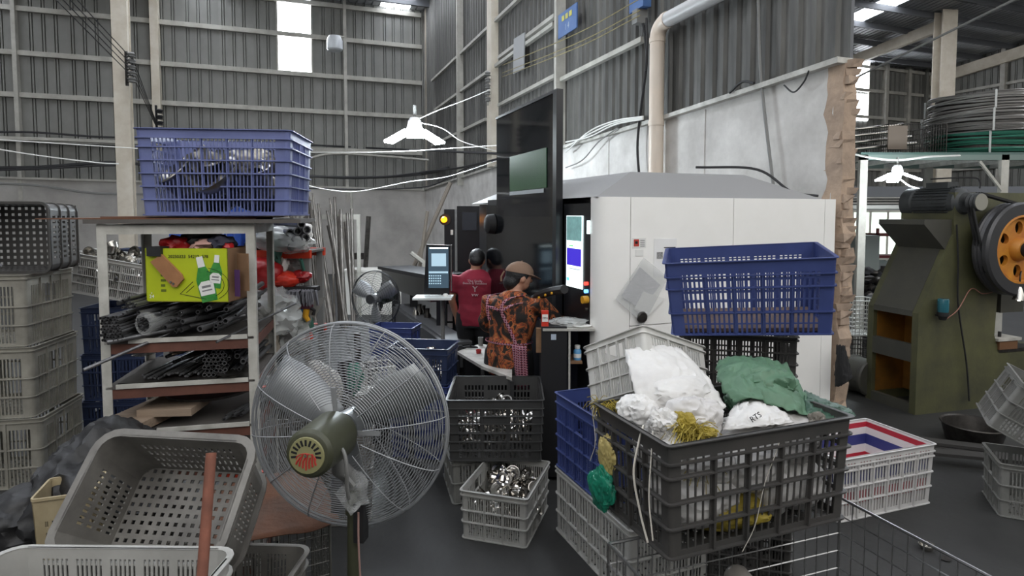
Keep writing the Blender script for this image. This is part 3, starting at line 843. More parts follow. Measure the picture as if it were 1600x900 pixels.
# hipped grey roof hood
i1 = .28
lo = [(MU0 - .0, MV0 + .03, MZ), (MU1 - .12, MV0 + .03, MZ), (MU1 - .12, MV1, MZ), (MU0 - .0, MV1, MZ)]
hi = [(MU0 + .52, MV0 + .42, MZ + .22), (MU1 - .62, MV0 + .42, MZ + .22), (MU1 - .62, MV1 - .2, MZ + .22), (MU0 + .52, MV1 - .2, MZ + .22)]
mb = MB(); mb.add(lo + hi, [(0, 1, 5, 4), (1, 2, 6, 5), (2, 3, 7, 6), (3, 0, 4, 7), (4, 5, 6, 7), (3, 2, 1, 0)]); mb.build('roof_hood', M_ROOFGREY, mc)
# black operator side (plane u = MU0), local frame continues
vs = lambda x, u=MU0: uvz(on_u(x, 400, u))[1]
zs_ = lambda x, y, u=MU0: on_u(x, y, u).z
v_scr0, v_scr1, v_col = vs(912), vs(887), vs(884)
mb = MB(); mb.bx(MU0 - .005, MU0 + .1, MV0 + .125, vs(882), .06, zs_(905, 318)); op = mb.build('operator_panel', M_BLACK, mc)
# touch screen
za, zb = zs_(899, 337), zs_(899, 449)
zm = zs_(899, 378)
mb = MB(); mb.bx(MU0 - .012, MU0 - .006, v_scr0, v_scr1, zb, za); scr = mb.build('touch_screen', M_SCREENW, op)
def scr_rect(nm, y0, y1, m, f0=.04, f1=.96, d=.016, par=None):
    a, b = zs_(899, y0), zs_(899, y1); w = v_scr1 - v_scr0
    mb = MB(); mb.bx(MU0 - d, MU0 - .013, v_scr0 + w * f0, v_scr0 + w * f1, b, a); return mb.build(nm, m, par or op)
scr_rect('camera_view', 338, 376, M_SCREENT); scr_rect('plot_view', 388, 415, M_SCREENB, .06, .94)
scr_rect('text_line', 383, 385, mat('screen_green_text', '4ac060', .4, emit='4ac060', estr=.6), .55, .8)
scr_rect('text_line', 419, 421, mat('screen_grey_text', '9aa8ac', .4, emit='9aa8ac', estr=.5), .1, .8)
scr_rect('icon', 435, 440, mat('screen_icon_blue', '50a8e0', .4, emit='50a8e0', estr=.7), .8, .95)
for yb, m_ in ((443, M_BUTTONR), (455, M_BUTTONB), (468, M_YELLOW), (483, M_STEELD)):
    pz = on_u(918, yb, MU0 - .005); uu, vv, z = uvz(pz)
    mb = MB(); mb.cyl((MU0 - .005, vv, z), (MU0 - (.03 if yb != 468 else .05), vv, z), .014 if yb != 468 else .03, 12); mb.build('push_button', m_, op, True)
pz = uvz(on_u(921, 355, MU0))
mb = MB(); mb.bx(MU0 - .012, MU0 - .004, pz[1] - .02, pz[1] + .02, pz[2] - .05, pz[2] + .05); mb.build('indicator', M_SCREENW, op)
# tall black glass door raised on the operator side
vd0, vd1 = vs(879), vs(783)
zt = 3.0
dr = MB(); dr.bx(MU0 - .05, MU0 - .03, vd0 + .04, vd1, 1.98, zt); mb = dr; door = mb.build('glass_door', M_GLASS, mc)
mb = MB(); mb.bx(MU0 - .07, MU0 - .01, vd0 - .02, vd0 + .05, 1.0, zt + .02); mb.build('door_edge', M_BLACK, door)
mb = MB(); mb.bx(MU0 - .06, MU0 - .02, vd0, vd1, zt, zt + .025); mb.build('door_edge', M_BLACK, door)
vl = vs(766)
mb = MB(); mb.bx(MU0 - .045, MU0 + .05, vd0 + .05, vl, 1.05, 2.1); lowp = mb.build('side_glass', mat('black_glass', '0e1014', .12), mc)
mb = MB(); mb.bx(MU0 - .03, MU0 + .1, vs(882), vl + .2, .06, 1.05); mb.build('bed_side', M_BLACK, mc)
mb = MB(); mb.bx(MU0 - .028, MU0 + .1, vd1, vl, 2.1, 2.16); mb.build('top_rail', M_BLACK, mc)
# desktop screen set into the door glass
pu = MU0 - .055
a, b = uvz(on_u(854, 228, pu)), uvz(on_u(797, 300, pu))
mb = MB(); mb.bx(pu - .004, pu, a[1], b[1], on_u(825, 296, pu).z, on_u(825, 238, pu).z); mb.build('door_screen', M_SCREENG, door)
mb = MB(); mb.bx(pu - .006, pu, a[1] + .05, b[1], on_u(825, 303, pu).z, on_u(825, 297, pu).z); mb.build('screen_taskbar', mat('dim_bar', '9aa0a4', .5), door)
# round black lamp at the left edge of the door
pz = uvz(on_u(771, 350, MU0 - .05))
mb = MB(); mb.loft([(MU0 - .05, pz[1], pz[2]), (MU0 - .12, pz[1], pz[2]), (MU0 - .14, pz[1], pz[2])], [.11, .10, .07], seg=20); mb.build('round_lamp', M_MATT, mc, True)
# curved dark arm with yellow dots
pa = [on_u(x, y, MU0 - .2) for x, y in ((826, 480), (836, 466), (852, 458), (868, 454), (882, 452))]
mb = MB(); mb.loft([Vector(uvz(q)) for q in curve_pts(pa, 16)], .035, seg=8); mb.build('hose_arm', M_MATT, mc, True)
for x, y in ((834, 473), (843, 465), (853, 461), (863, 458)):
    q = Vector(uvz(on_u(x, y, MU0 - .25)))
    mb = MB(); mb.cyl(q, q - Vector((.012, 0, 0)), .010, 8); mb.build('yellow_dot', M_YELLOW, mc)
# stickers on the white front
def sticker(nm, x0, y0, x1, y1, m, d=.003):
    a, b = uvz(on_v(x0, y0, MV0)), uvz(on_v(x1, y1, MV0))
    mb = MB(); mb.bx(a[0], b[0], MV0 - d, MV0, b[2], a[2]); return mb.build(nm, m, mc)
sticker('warning_label', 988, 372, 1009, 387, M_PAPER); sticker('label_mark', 990, 374, 998, 385, M_REDINK, .004); sticker('label_mark', 992, 377, 996, 381, M_INK, .005)
for i in range(4): sticker('label_line', 1000, 375 + i * 3, 1007, 376 + i * 3, M_GREYINK, .004)
sticker('paper_note', 993, 390, 1005, 400, M_PAPER)
sticker('instruction_sheet', 1022, 373, 1056, 432, mat('sheet_paper', 'e6e6e6', .8)); sticker('sheet_photo', 1026, 394, 1035, 404, mat('photo_dark', '5a5a5a', .7, col2='b0b0b0', scale=60), .005); sticker('sheet_photo', 1039, 393, 1051, 404, mat('photo_dark2', '8a8a8a', .7, col2='404040', scale=50), .005)
sticker('sheet_line', 1037, 386, 1055, 387, M_INK, .005)
# documents in a clear bag, hung from a magnet hook and pinned by a round magnet
def front_xz(x, y):
    a = uvz(on_v(x, y, MV0)); return a[0], a[2]
bag = thing('document_bag', 'clear plastic bag of papers hung askew on the white machine', 'bag', H(*front_xz(1003, 402)[:1], MV0 - .01, 0), YAW)
bag.location = H(front_xz(1003, 402)[0], MV0 - .012, front_xz(1003, 402)[1])
o0 = front_xz(1003, 402)
def bagpoly(nm, pts, m, d0, d1, par=bag):
    mb = MB(); P2 = [(front_xz(*q)[0] - o0[0], front_xz(*q)[1] - o0[1]) for q in pts]
    mb.prism(P2, -d1, -d0, lambda a, b, h: (a, h, b)); return mb.build(nm, m, par)
bagpoly('paper_sheet', ((969, 462), (998, 417), (1030, 445), (1000, 484)), mat('printed_paper', 'd6d6d8', .8, col2='a4a4aa', scale=60, stretch=(.5, 1, 3), amt=.1), .002, .005)
bagpoly('paper_sheet', ((1003, 455), (1036, 466), (1012, 492), (988, 483)), M_PAPER, .006, .009)
bagpoly('clear_sleeve', ((1003, 402), (1041, 433), (1003, 506), (959, 467)), M_POLY, .011, .014)
mg = uvz(on_v(1001, 495, MV0))
mb = MB(); mb.lathe([(0, .02), (.035, .02), (.043, .012), (.045, 0), (0, 0)], 20)
o = tag(mb.build('round_magnet', M_STEELD, None, True), 'round dark magnet pinning the document bag to the machine', 'magnet')
o.location = H(mg[0], MV0 - .016, mg[2]); o.rotation_euler = (PI / 2, 0, YAW)

# ================================================================ rear operator column, monitor, machine bed
rc = thing('control_tower', 'black machine tower with amber lamp beside the man in red', 'machine')
D2 = 8.2
def rbox(nm, x0, x1, y0, y1, D, dep, m, par, yaw=0):
    a, b = at(x0, y0, D), at(x1, y1, D)
    mb = MB(); mb.bx(a.x, b.x, D, D + dep, b.z, a.z); return mb.build(nm, m, par)
rbox('tower_body', 694, 712, 327, 640, D2, .6, M_BLACK, rc)
dd = rbox('open_door', 714, 753, 322, 480, D2 + .05, .05, M_BLACK, rc)
rbox('door_window', 722, 745, 332, 360, D2 + .03, .02, mat('door_glass', '3a3d44', .2), dd)
rbox('side_frame', 753, 784, 327, 334, D2 + .3, .1, M_BLACK, rc); rbox('lower_cabinet', 712, 766, 470, 640, D2 + .1, .6, M_BLACK, rc)
rbox('back_plate', 740, 790, 334, 480, D2 + .6, .05, M_MATT, rc)
rbox('work_light', 754, 766, 330, 334, D2 + .2, .06, mat('tube_light', 'ffffff', .4, emit='e8f2ff', estr=6), rc)
mb = MB(); 
pf = [at(x, y, D2 + .4) for x, y in ((752, 352), (766, 360), (766, 402), (740, 398))]
mb.prism([(q.x, q.z) for q in pf], D2 + .35, D2 + .5, lambda a, b, h: (a, h, b)); mb.build('bright_chute', M_STEEL, rc)
pa = at(694, 343, D2 - .02)
mb = MB(); mb.lathe([(0, .06), (.025, .06), (.04, .04), (.04, 0), (0, 0)], 16); o = mb.build('amber_lamp', M_AMBER, rc, True); o.location = pa; o.rotation_euler = (PI / 2, 0, 0)
mb = MB(); mb.cyl((0, 0, 0), (0, 0, .05), .08, 18); o = mb.build('lamp_collar', M_MATT, rc, True); o.location = at(696, 343, D2 + .03) ; o.rotation_euler = (PI / 2, 0, 0)
rbox('name_plate', 704, 708, 359, 367, D2 - .005, .01, M_PAPER, rc); rbox('notice', 699, 707, 475, 502, D2 - .01, .01, M_PAPER, rc); rbox('notice', 699, 707, 505, 513, D2 - .01, .01, M_PAPER, rc)

mon = thing('control_monitor', 'tall black touch monitor with keypad display on a pole', 'monitor')
D3 = 6.3
a, b = at(666, 382, D3), at(705, 460, D3)
mb = MB(); mb.prism([(a.x + .0, a.z), (b.x + .01, a.z - .01), (b.x - .02, b.z), (a.x - .03, b.z + .01)], D3, D3 + .06, lambda p, q, h: (p, h, q)); mb.build('monitor_case', M_BLACK, mon)
rbox('monitor_rim', 704, 706, 383, 455, D3 - .005, .065, M_CHROME, mon)
sc_ = rbox('display', 669, 701, 386, 450, D3 - .004, .004, M_SCREEND, mon)
rbox('plot_area', 674, 697, 396, 416, D3 - .008, .004, M_SCREENL, sc_)
rbox('title_bar', 671, 700, 386.5, 388.5, D3 - .008, .004, M_SCREENW, sc_)
for r in range(4):
    for c in range(6): rbox('display_key', 670 + c * 3.4, 672 + c * 3.4, 430 + r * 4, 432 + r * 4, D3 - .008, .004, M_SCREENL, sc_)
rbox('toolbar', 670, 700, 424, 427, D3 - .008, .004, M_SCREENL, sc_)
q = at(690, 462, D3)
mb = MB(); mb.cyl((q.x, D3 + .08, 0), (q.x, D3 + .08, q.z + .25), .022, 10); mb.build('pole', M_CABLEG, mon, True)
mb = MB(); mb.cyl((q.x, D3 + .08, 0), (q.x, D3 + .08, .02), .2, 20); mb.build('foot', M_MATT, mon, True)
kt = MB(); a, b = at(649, 462, D3), at(708, 465, D3)
kt.bx(a.x, b.x, D3 - .2, D3 + .08, a.z - .02, a.z); kt.build('keyboard_tray', mat('pale_tray', 'd6dcda', .5), mon)
o = tag(MB().lathe([(0, .03), (.02, .028), (.033, .01), (.033, 0), (0, 0)], 14).build('computer_mouse', M_PAPER, None, True), 'pale mouse on the tray below the control monitor', 'mouse')
o.location = (at(697, 461, D3).x, D3 - .05, a.z)

# long dark machine bed running towards the far wall
bed = thing('machine_bed', 'long dark steel machine bed behind the blue crates', 'machine')
def bed_beam(nm, p0, p1, w, h, m): mb = MB(); mb.beam(p0, p1, w, h); return mb.build(nm, m, bed)
a = at(618, 432, 11.0); b = at(690, 452, 7.6)
bed_beam('upper_beam', a, b + Vector((.1, 0, 0)), .5, .30, M_BLACK)
bed_beam('upper_rail', a + Vector((0, -.1, .18)), b + Vector((.1, -.1, .18)), .6, .05, M_MATT)
M_BED = mat('bed_grey', '3c3d3e', .55)
a = at(622, 490, 9.5); b = at(712, 558, 6.4)
bed_beam('front_rail', a, b, .16, .24, M_BED)
bed_beam('rail_top', a + Vector((.06, .08, .13)), b + Vector((.06, .08, .13)), .24, .03, mat('bed_edge', '57585a', .5))
a2, b2 = a + Vector((.8, .3, -.1)), b + Vector((.75, .5, -.1))
bed_beam('rear_rail', a2, b2, .2, .3, M_BLACK)
for f in (.05, .5, .95):
    p = a.lerp(b, f); mb = MB(); mb.bx(p.x - .08, p.x + .08, p.y - .08, p.y + .08, 0, p.z); mb.build('bed_leg', M_BLACK, bed)
    p = a2.lerp(b2, f); mb = MB(); mb.bx(p.x - .08, p.x + .08, p.y - .08, p.y + .08, 0, p.z); mb.build('bed_leg', M_BLACK, bed)
mb = MB(); mb.beam(a.lerp(a2, .5) + Vector((0, 0, -.2)), b.lerp(b2, .5) + Vector((0, 0, -.2)), .7, .04); mb.build('bed_tray', M_MATT, bed)
for f in (0.0, .5, 1.0):
    p = at(618, 432, 11.0).lerp(at(690, 452, 7.6), f); mb = MB(); mb.bx(p.x - .06, p.x + .06, p.y - .06, p.y + .06, 0, p.z); mb.build('bed_leg', M_BLACK, bed)
for i, (x, y, D) in enumerate(((650, 490, 8.4), (656, 486, 8.5), (668, 493, 8.2), (662, 488, 8.6))):
    q = at(x, y, D); mb = MB(); mb.lathe([(.03, 0), (.05, .0), (.05, .09), (.03, .12), (.03, .18), (0, .18)], 12)
    o = mb.build('chuck_jaw', M_STEELD if i else M_STEEL, bed, True); o.location = (q.x, q.y, q.z - .08)

# ================================================================ black cabinet, table beside the woman
cb = thing('black_cabinet', 'black side cabinet with white shelf beside the machine controls', 'cabinet')
CD = 4.42
a, b = at(846, 512, CD), at(927, 760, CD)
mb = MB(); mb.bx(at(846, 520, CD).x, at(886, 520, CD).x, CD, CD + .34, .03, at(860, 511, CD).z); mb.build('cabinet_body', mat('cabinet_black', '1d1d1f', .5), cb)
zt = at(890, 517, CD).z
mb = MB(); mb.bx(at(848, 520, CD).x, at(929, 520, CD).x, CD - .01, CD + .30, zt - .0, zt + .018); mb.build('top_board', M_ANGLE, cb)
mb = MB(); mb.bx(at(888.5, 520, CD).x, at(891.5, 520, CD).x, CD, CD + .03, .03, zt); mb.build('shelf_post', M_ANGLE, cb)
zsh = at(905, 567, CD).z
mb = MB(); mb.bx(at(892, 520, CD).x, at(911, 520, CD).x, CD + .03, CD + .28, zsh - .015, zsh); mb.build('shelf_board', M_CARDB, cb)
mb = MB(); mb.bx(at(888, 520, CD).x, at(911, 520, CD).x, CD + .28, CD + .30, .03, zt); mb.build('back_panel', M_BLACK, cb)
mb = MB(); mb.bx(at(861, 520, CD).x, at(869, 520, CD).x, CD - .003, CD, at(860, 531, CD).z, at(860, 522, CD).z); mb.build('cabinet_label', mat('pale_label', 'aab6c4', .6), cb)
mb = MB(); mb.bx(at(838, 520, CD).x, at(846, 520, CD).x, CD + .02, CD + .06, at(860, 552, CD).z, at(860, 514, CD).z); mb.build('cardboard_flap', M_CARDB, cb)
q = at(902, 567, CD + .1)
bt = thing('pill_bottle', 'small blue bottle with white cap in the black cabinet', 'bottle', (q.x, q.y, zsh))
MB().lathe([(0, 0), (.028, 0), (.03, .01), (.03, .07), (.018, .085), (0, .085)], 16).build('bottle_body', mat('bottle_blue', '5a9acb', .35), bt, True)
MB().lathe([(.019, .085), (.021, .088), (.021, .112), (0, .112)], 16).build('cap', M_PAPER, bt, True)
MB().lathe([(.0305, .02), (.0305, .05)], 16).build('label_band', M_PAPER, bt, True)
rb_ = thing('red_box', 'red and white upright box at the edge of the black cabinet', 'box', (at(852, 512, CD).x, CD + .05, zt + .018))
MB().bx(-.026, .026, -.02, .02, 0, .125).build('box_body', mat('red_box', 'c63422', .5), rb_)
MB().bx(-.022, .022, -.022, -.02, .045, .1).build('white_label', M_PAPER, rb_)
text_part('lettering', 'FPN', .022, M_INK, rb_, (0, -.0225, .072), (PI / 2, 0, 0))
# clear bag with papers on the cabinet
def blob(name, m, dims, amp=.2, fs=3.0, seed=0.0, sub=4, crease=.6, floor=None, taper_top=0.0, parent=None, fold=None):
    bm = bmesh.new(); bmesh.ops.create_icosphere(bm, subdivisions=sub, radius=1.0)
    sd = Vector((seed * 3.1, seed * 1.7, seed * 5.3))
    for v in bm.verts:
        n_ = v.co.normalized()
        a1 = noise.noise(n_ * fs * .45 + sd); a2 = 1 - 2 * abs(noise.noise(n_ * fs + sd * 2)); a3 = 1 - 2 * abs(noise.noise(n_ * fs * 2.6 + sd))
        r = 1 + amp * (a1 * 1.3 + crease * (a2 - .5) + .4 * crease * (a3 - .5))
        p = n_ * r
        if taper_top: 
            f = 1 - taper_top * max(0, p.z); p.x *= f; p.y *= f
        p = Vector((p.x * dims[0], p.y * dims[1], p.z * dims[2]))
        if floor is not None and p.z < floor: p.z = floor + (p.z - floor) * .08
        v.co = p
    me = bpy.data.meshes.new(name); bm.to_mesh(me); bm.free()
    me.polygons.foreach_set('use_smooth', [True] * len(me.polygons)); me.set_sharp_from_angle(angle=.75)
    return link(name, me, m, parent)
q = at(895, 512, CD + .12)
o = tag(blob('clear_bag', M_CLEAR, (.13, .1, .035), .25, 4, 3.3, 4, floor=-.02), 'crumpled clear plastic bag on the black cabinet top', 'bag'); o.location = (q.x - .03, CD + .13, zt + .04)
o = tag(MB().lathe([(.02, .0), (.075, .004), (.08, .012), (.02, .012)], 24, True).build('tape_roll', M_PAPER, None, True), 'flat white ring lying on the black cabinet', 'ring'); o.location = (q.x + .06, CD + .08, zt + .018)

tb = thing('side_table', 'small table with a worn white top behind the dark crate', 'table')
TD = 5.45
zt2 = at(735, 548, TD).z
pts = [at_z(x, y, zt2) for x, y in ((714, 549), (750, 537), (800, 545), (800, 590), (753, 572))]
mb = MB(); mb.prism([(p.x, p.y) for p in pts], zt2 - .025, zt2, lambda a, b, h: (a, b, h)); mb.build('table_top', mat('worn_white_top', 'bdbab4', .6, col2='8d8a84', scale=8), tb)
for p in pts: mb = MB(); mb.bx(p.x * .98 - .015, p.x * .98 + .015, p.y - .02, p.y + .02, 0, zt2 - .025); mb.build('leg', M_MATT, tb)
mb = MB(); mb.bx(pts[0].x + .06, pts[2].x - .02, pts[1].y - .12, pts[1].y - .1, .1, zt2 - .05); mb.build('table_skirt', M_MATT, tb)
for i, (x, y, lab, m_) in enumerate(((735, 545, 'black hand tool lying on the white table', M_MATT), (748, 552, 'small red tin on the white table', M_REDP), (751, 540, 'grey cup at the back of the white table', M_CABLEG))):
    q = at_z(x, y, zt2)
    if i == 0:
        mb = MB(); mb.loft([(-.07, 0, .015), (0, .01, .02), (.07, -.01, .015)], [.008, .016, .008], seg=8); mb.loft([(0, 0, .02), (.01, -.02, .06)], [.008, .004], seg=6); o = mb.build('hand_tool', m_, None, True)
    else:
        mb = MB(); h = .035 if i == 1 else .08; mb.lathe([(0, 0), (.022, 0), (.026, h), (.02, h), (.018, .01)], 14); o = mb.build('tin' if i == 1 else 'cup', m_, None, True)
    tag(o, lab, 'tool' if i == 0 else 'tin' if i == 1 else 'cup'); o.location = q
# ================================================================ LEFT RACK
rack = thing('storage_rack', 'white angle-iron rack with rusty beams full of black tubes', 'rack', sh_fl, SHY)
RL, RW = .70, .60
def rk(nm, x0, x1, y0, y1, z0, z1, m): mb = MB(); mb.bx(x0, x1, y0, y1, z0, z1); return mb.build(nm, m, rack)
def angle_post(x, y, sx, sy):
    mb = MB(); w, t = .042, .005
    poly = [(x, y), (x + sx * w, y), (x + sx * w, y + sy * t), (x + sx * t, y + sy * t), (x + sx * t, y + sy * w), (x, y + sy * w)]
    mb.prism(poly, 0, 1.955, lambda a, b, h: (a, b, h)); return mb.build('post', M_ANGLE, rack, fix=True)
angle_post(0, 0, 1, 1); angle_post(RL, 0, -1, 1); angle_post(0, RW, 1, -1); angle_post(RL, RW, -1, -1)
LEV = [1.375, 1.155, .928, .735, .2]
for z in LEV:
    rk('front_beam', .04, RL - .04, .004, .012, z - .048, z, M_BROWN); rk('rear_beam', .04, RL - .04, RW - .012, RW - .004, z - .048, z, M_BROWN)
    rk('side_beam', .006, .012, .04, RW - .04, z - .048, z, M_BROWN); rk('side_beam', RL - .012, RL - .006, .04, RW - .04, z - .048, z, M_BROWN)
    rk('shelf_board', .015, RL - .015, .0, RW, z, z + .012, M_CONC)
    rk('board_edge', .06 if z < 1.3 else .12, RL - .045, -.006, .002, z + .002, z + .024, M_ANGLE)
rk('top_beam', .04, RL - .04, .0, .01, 1.905, 1.95, M_ANGLE); rk('top_beam', .04, RL - .04, RW - .01, RW, 1.905, 1.95, M_ANGLE)
rk('top_beam', .0, .01, .04, RW - .04, 1.905, 1.95, M_ANGLE); rk('top_beam', RL - .01, RL, .04, RW - .04, 1.905, 1.95, M_ANGLE)
def slab(nm, lab, x0, x1, y0, y1, z0, z1, m, rz=0):
    o = tag(MB().bx(-(x1 - x0) / 2, (x1 - x0) / 2, -(y1 - y0) / 2, (y1 - y0) / 2, 0, z1 - z0).build(nm, m), lab, nm.split('_')[-1])
    o.location = S((x0 + x1) / 2, (y0 + y1) / 2, z0); o.rotation_euler = (0, 0, SHY + rz); return o
slab('steel_board', 'brown board forming the top of the rack under the blue crate', -.04, .93, -.03, .64, 1.956, 1.976, M_CONC, -.02)
slab('rusty_sheet', 'thin rusty sheet jutting out left on the rack top', -.26, .70, .02, .60, 1.9765, 1.982, M_RUSTSHEET, .01)
slab('rusty_plate', 'small rusty plate lying under the faded blue crate', -.02, .78, .10, .62, 1.9825, 1.9895, M_RUSTSHEET, 0)

TUBES = {}
def tube_mesh(r, L, hollow=True, seg=10, m=None):
    k = (round(r, 4), round(L, 2), hollow, m.name)
    if k not in TUBES:
        mb = MB()
        if hollow: mb.pipe((0, 0, 0), (0, L, 0), r, r * .72, seg)
        else: mb.cyl((0, 0, 0), (0, L, 0), r, seg)
        me = mb.mesh('tube', True); me.materials.append(m); TUBES[k] = me
    return TUBES[k]
def tube(p, yaw, pitch, r, L, label, group, m=M_TUBE, hollow=True, name='steel_tube', cat='tube'):
    o = bpy.data.objects.new(name, tube_mesh(r, L, hollow, 10, m)); COL.objects.link(o)
    o.location = p; o.rotation_euler = (Matrix.Rotation(yaw, 3, 'Z') @ Matrix.Rotation(pitch, 3, 'X')).to_euler()
    return tag(o, label, cat, group)
def hexpack(c, nx, nz, r, yaw, pitch, L, label, group, m=M_TUBE, jit=.0, loc=S, clip=None):
    for j in range(nz):
        for i in range(nx):
            x = (i + .5 * (j % 2)) * 2.05 * r; z = j * 1.78 * r + r
            if clip and not clip(i, j): continue
            tube(loc(c[0] + x, c[1] + rnd.uniform(-jit, jit), c[2] + z), SHY + yaw, pitch, r, L, label, group, m)
z2 = LEV[0] + .025
lab, grp = 'thin black tube in the honeycomb bundle beside the left rack post', 'tubes of the honeycomb bundle'
hexpack((.03, -.06, z2), 6, 9, .0075, -.25, .02, .6, lab, grp, jit=.012, clip=lambda i, j: i + j * .25 < 6.2)
lab, grp = 'thin tube in the round bundle on the upper tube shelf', 'tubes of the round bundle'
for i in range(22):
    a = rnd.uniform(0, 2 * PI); rr_ = .043 * math.sqrt(rnd.random())
    tube(S(.13 + rr_ * math.cos(a), -.04 + rnd.uniform(-.01, .01), z2 + .165 + rr_ * math.sin(a)), SHY - .4, .05, .007, .6, lab, grp)
lab, grp = 'thin tube in the plastic-wrapped bundle on the upper tube shelf', 'tubes of the wrapped bundle'
for i in range(16):
    a = rnd.uniform(0, 2 * PI); rr_ = .034 * math.sqrt(rnd.random())
    tube(S(.20 + rr_ * math.cos(a), -.03, z2 + .075 + rr_ * math.sin(a)), SHY - .45, .04, .006, .6, lab, grp)
mb = MB(); mb.lathe([(.036, 0), (.055, .004), (.058, .02), (.045, .06), (.042, .3)], 14)
o = tag(mb.build('plastic_wrap', M_POLY, None, True), 'clear plastic wrapped around a tube bundle on the rack', 'wrap'); o.location = S(.20, -.04, z2 + .075); o.rotation_euler = (-PI / 2, 0, SHY - .5)
# loose pile
lab, grp = 'loose grey steel tube in the pile on the upper tube shelf', 'loose tubes on the upper shelf'
for i in range(52):
    x = rnd.uniform(.16, .60); lay = rnd.random()
    z = z2 + .012 + lay * (.15 - .10 * abs(x - .42) * 1.4)
    yaw = rnd.uniform(-.75, -.15) if x < .62 else -.3
    yaw = rnd.choice([-.3, -.4, -.2, -.12, -.36]) + rnd.uniform(-.06, .06); yaw = max(yaw, -1.0 * (.70 - x)) if x > .4 else yaw - .15
    L = rnd.choice([.45, .5, .55]); r = rnd.choice([.009, .011, .013, .015, .012])
    tube(S(x, rnd.uniform(-.04, .12), z), SHY + yaw, rnd.uniform(-.02, .12), r, L, lab, grp)
o = tube(S(.0, -.18, z2 - .10), SHY - .85, .28, .008, .6, 'long thin tube sticking out past the left rack post', None)
tube(S(.055, -.07, z2 + .0), SHY - 1.1, .10, .012, .62, 'long dark tube lying slantwise across the upper shelf front', None)
tube(S(.53, -.08, z2 - .02), SHY - .55, .18, .006, .6, 'thin rod tipping over the edge of the upper tube shelf', None)
# second tube shelf
z3 = LEV[1] + .025
lab, grp = 'round tube in the honeycomb stack on the second tube shelf', 'honeycomb tubes on the second shelf'
hexpack((.44, .05, z3), 5, 7, .0105, .12, 0, .5, lab, grp, jit=.01, clip=lambda i, j: j < 6 or i > 1)
lab, grp = 'thin solid rod in the row on the second tube shelf', 'rods on the second shelf'
for i in range(26): tube(S(.15 + i * .0105, .06 + rnd.uniform(-.03, .03), z3 + .008 + rnd.choice([0, .012])), SHY - .2, .01, .0055, .5, lab, grp, hollow=False, name='steel_rod', cat='rod')
lab, grp = 'loose tube on the right half of the second tube shelf', 'loose tubes on the second shelf'
for i in range(16): tube(S(rnd.uniform(.52, .64), rnd.uniform(.02, .14), z3 + .012 + rnd.random() * .10), SHY + rnd.uniform(-.12, .1), rnd.uniform(0, .08), rnd.choice([.01, .012, .014]), .45, lab, grp)
for i in range(8): tube(S(rnd.uniform(.2, .45), rnd.uniform(.08, .2), z3 + .05 + rnd.random() * .07), SHY + rnd.uniform(-.6, -.3), .05, .01, .4, lab.replace('right half', 'left half'), 'loose tubes on the second shelf, left')
slab('metal_sheet', 'grey metal sheet under the rods on the second tube shelf', .06, .5, .02, .58, z3 - .010, z3 - .001, M_STEELD)
for x, z, r, lab in ((.19, .135, .035, 'bundle end wrapped in foil under the upper shelf, left'), (.36, .13, .018, 'small round wrapped bundle under the upper shelf')):
    o = tag(blob('wrapped_bundle', M_CLEAR if r > .03 else M_WOOD, (r * 1.2, .3, r), .12, 5, x * 9, 4), lab, 'bundle'); o.location = S(x, .32, z3 + z); o.rotation_euler = (0, 0, SHY - .2)
o = tag(MB().lathe([(0, .004), (.03, .0), (.06, .014), (.062, .02), (.03, .008), (0, .01)], 24).build('metal_dish', M_STEELD, None, True), 'shallow round metal dish at the front of the second shelf', 'dish'); o.location = S(.57, .03, z3)
# third shelf: boards and tubes
z4 = LEV[2] + .025
slab('wooden_board', 'pale board with a shiny edge lying low on the third shelf', .03, .27, -.05, .5, z4, z4 + .018, M_WOOD, -.35)
slab('wooden_board', 'pale board stacked on another at the left of the third shelf', .05, .27, -.05, .5, z4 + .0185, z4 + .045, M_WOOD, -.33)
slab('wooden_block', 'thick pale block lying across the boards of the third shelf', .16, .42, .02, .45, z4 + .046, z4 + .082, M_WOOD, -.15)
o = tag(MB().lathe([(0, 0), (.22, 0), (.22, .012), (0, .012)], 40).build('round_plate', M_STEELD, None, True), 'big round grey plate lying on the third shelf', 'plate'); o.location = S(.40, .33, z4 + .083)
lab, grp = 'dark tube lying on the right of the third shelf', 'tubes on the third shelf'
for i in range(8): tube(S(.53 + i * .014 - (i % 3) * .012, .02 + (i % 2) * .05, z4 + .012 + (i // 4) * .018), SHY - .32, 0, .009, .5, lab, grp)
# bottom shelf
z5 = LEV[3] + .02
o = tube(S(.53, .02, z5 + .05), SHY - .1, 0, .04, .5, 'wide steel pipe end on the lowest visible shelf', None, name='steel_pipe', cat='pipe')
lab, grp = 'dark rod in the heap on the lowest visible shelf', 'rods on the lowest shelf'
for i in range(22): tube(S(rnd.uniform(.2, .48), rnd.uniform(0, .1), z5 + .01 + rnd.random() * .07), SHY + rnd.uniform(-.6, -.2), rnd.uniform(0, .05), .007, .45, lab, grp, hollow=False, name='steel_rod', cat='rod')
tube(S(.44, -.02, z5 + .02), SHY - .5, .25, .012, .4, 'pale round bar propped up on the lowest visible shelf', None, m=M_STEEL, hollow=False, name='steel_rod', cat='rod')
# rolls of wire hanging behind the right post
for i in range(3):
    mb = MB(); mb.loft([(.12 * math.cos(a) * .5, .02 * math.sin(a * 3 + i), .22 * math.sin(a)) for a in [2 * PI * k / 40 for k in range(40)]], .004, seg=5, closed=True)
    o = tag(mb.build('wire_loop', M_CHROME, None, True), 'loop of thin shiny wire hanging by the right rack post', 'wire', 'wire loops by the rack'); o.location = S(RL + .1 + i * .012, -.01 - i * .01, .80); o.rotation_euler = (0, 0, SHY + .1 * i)

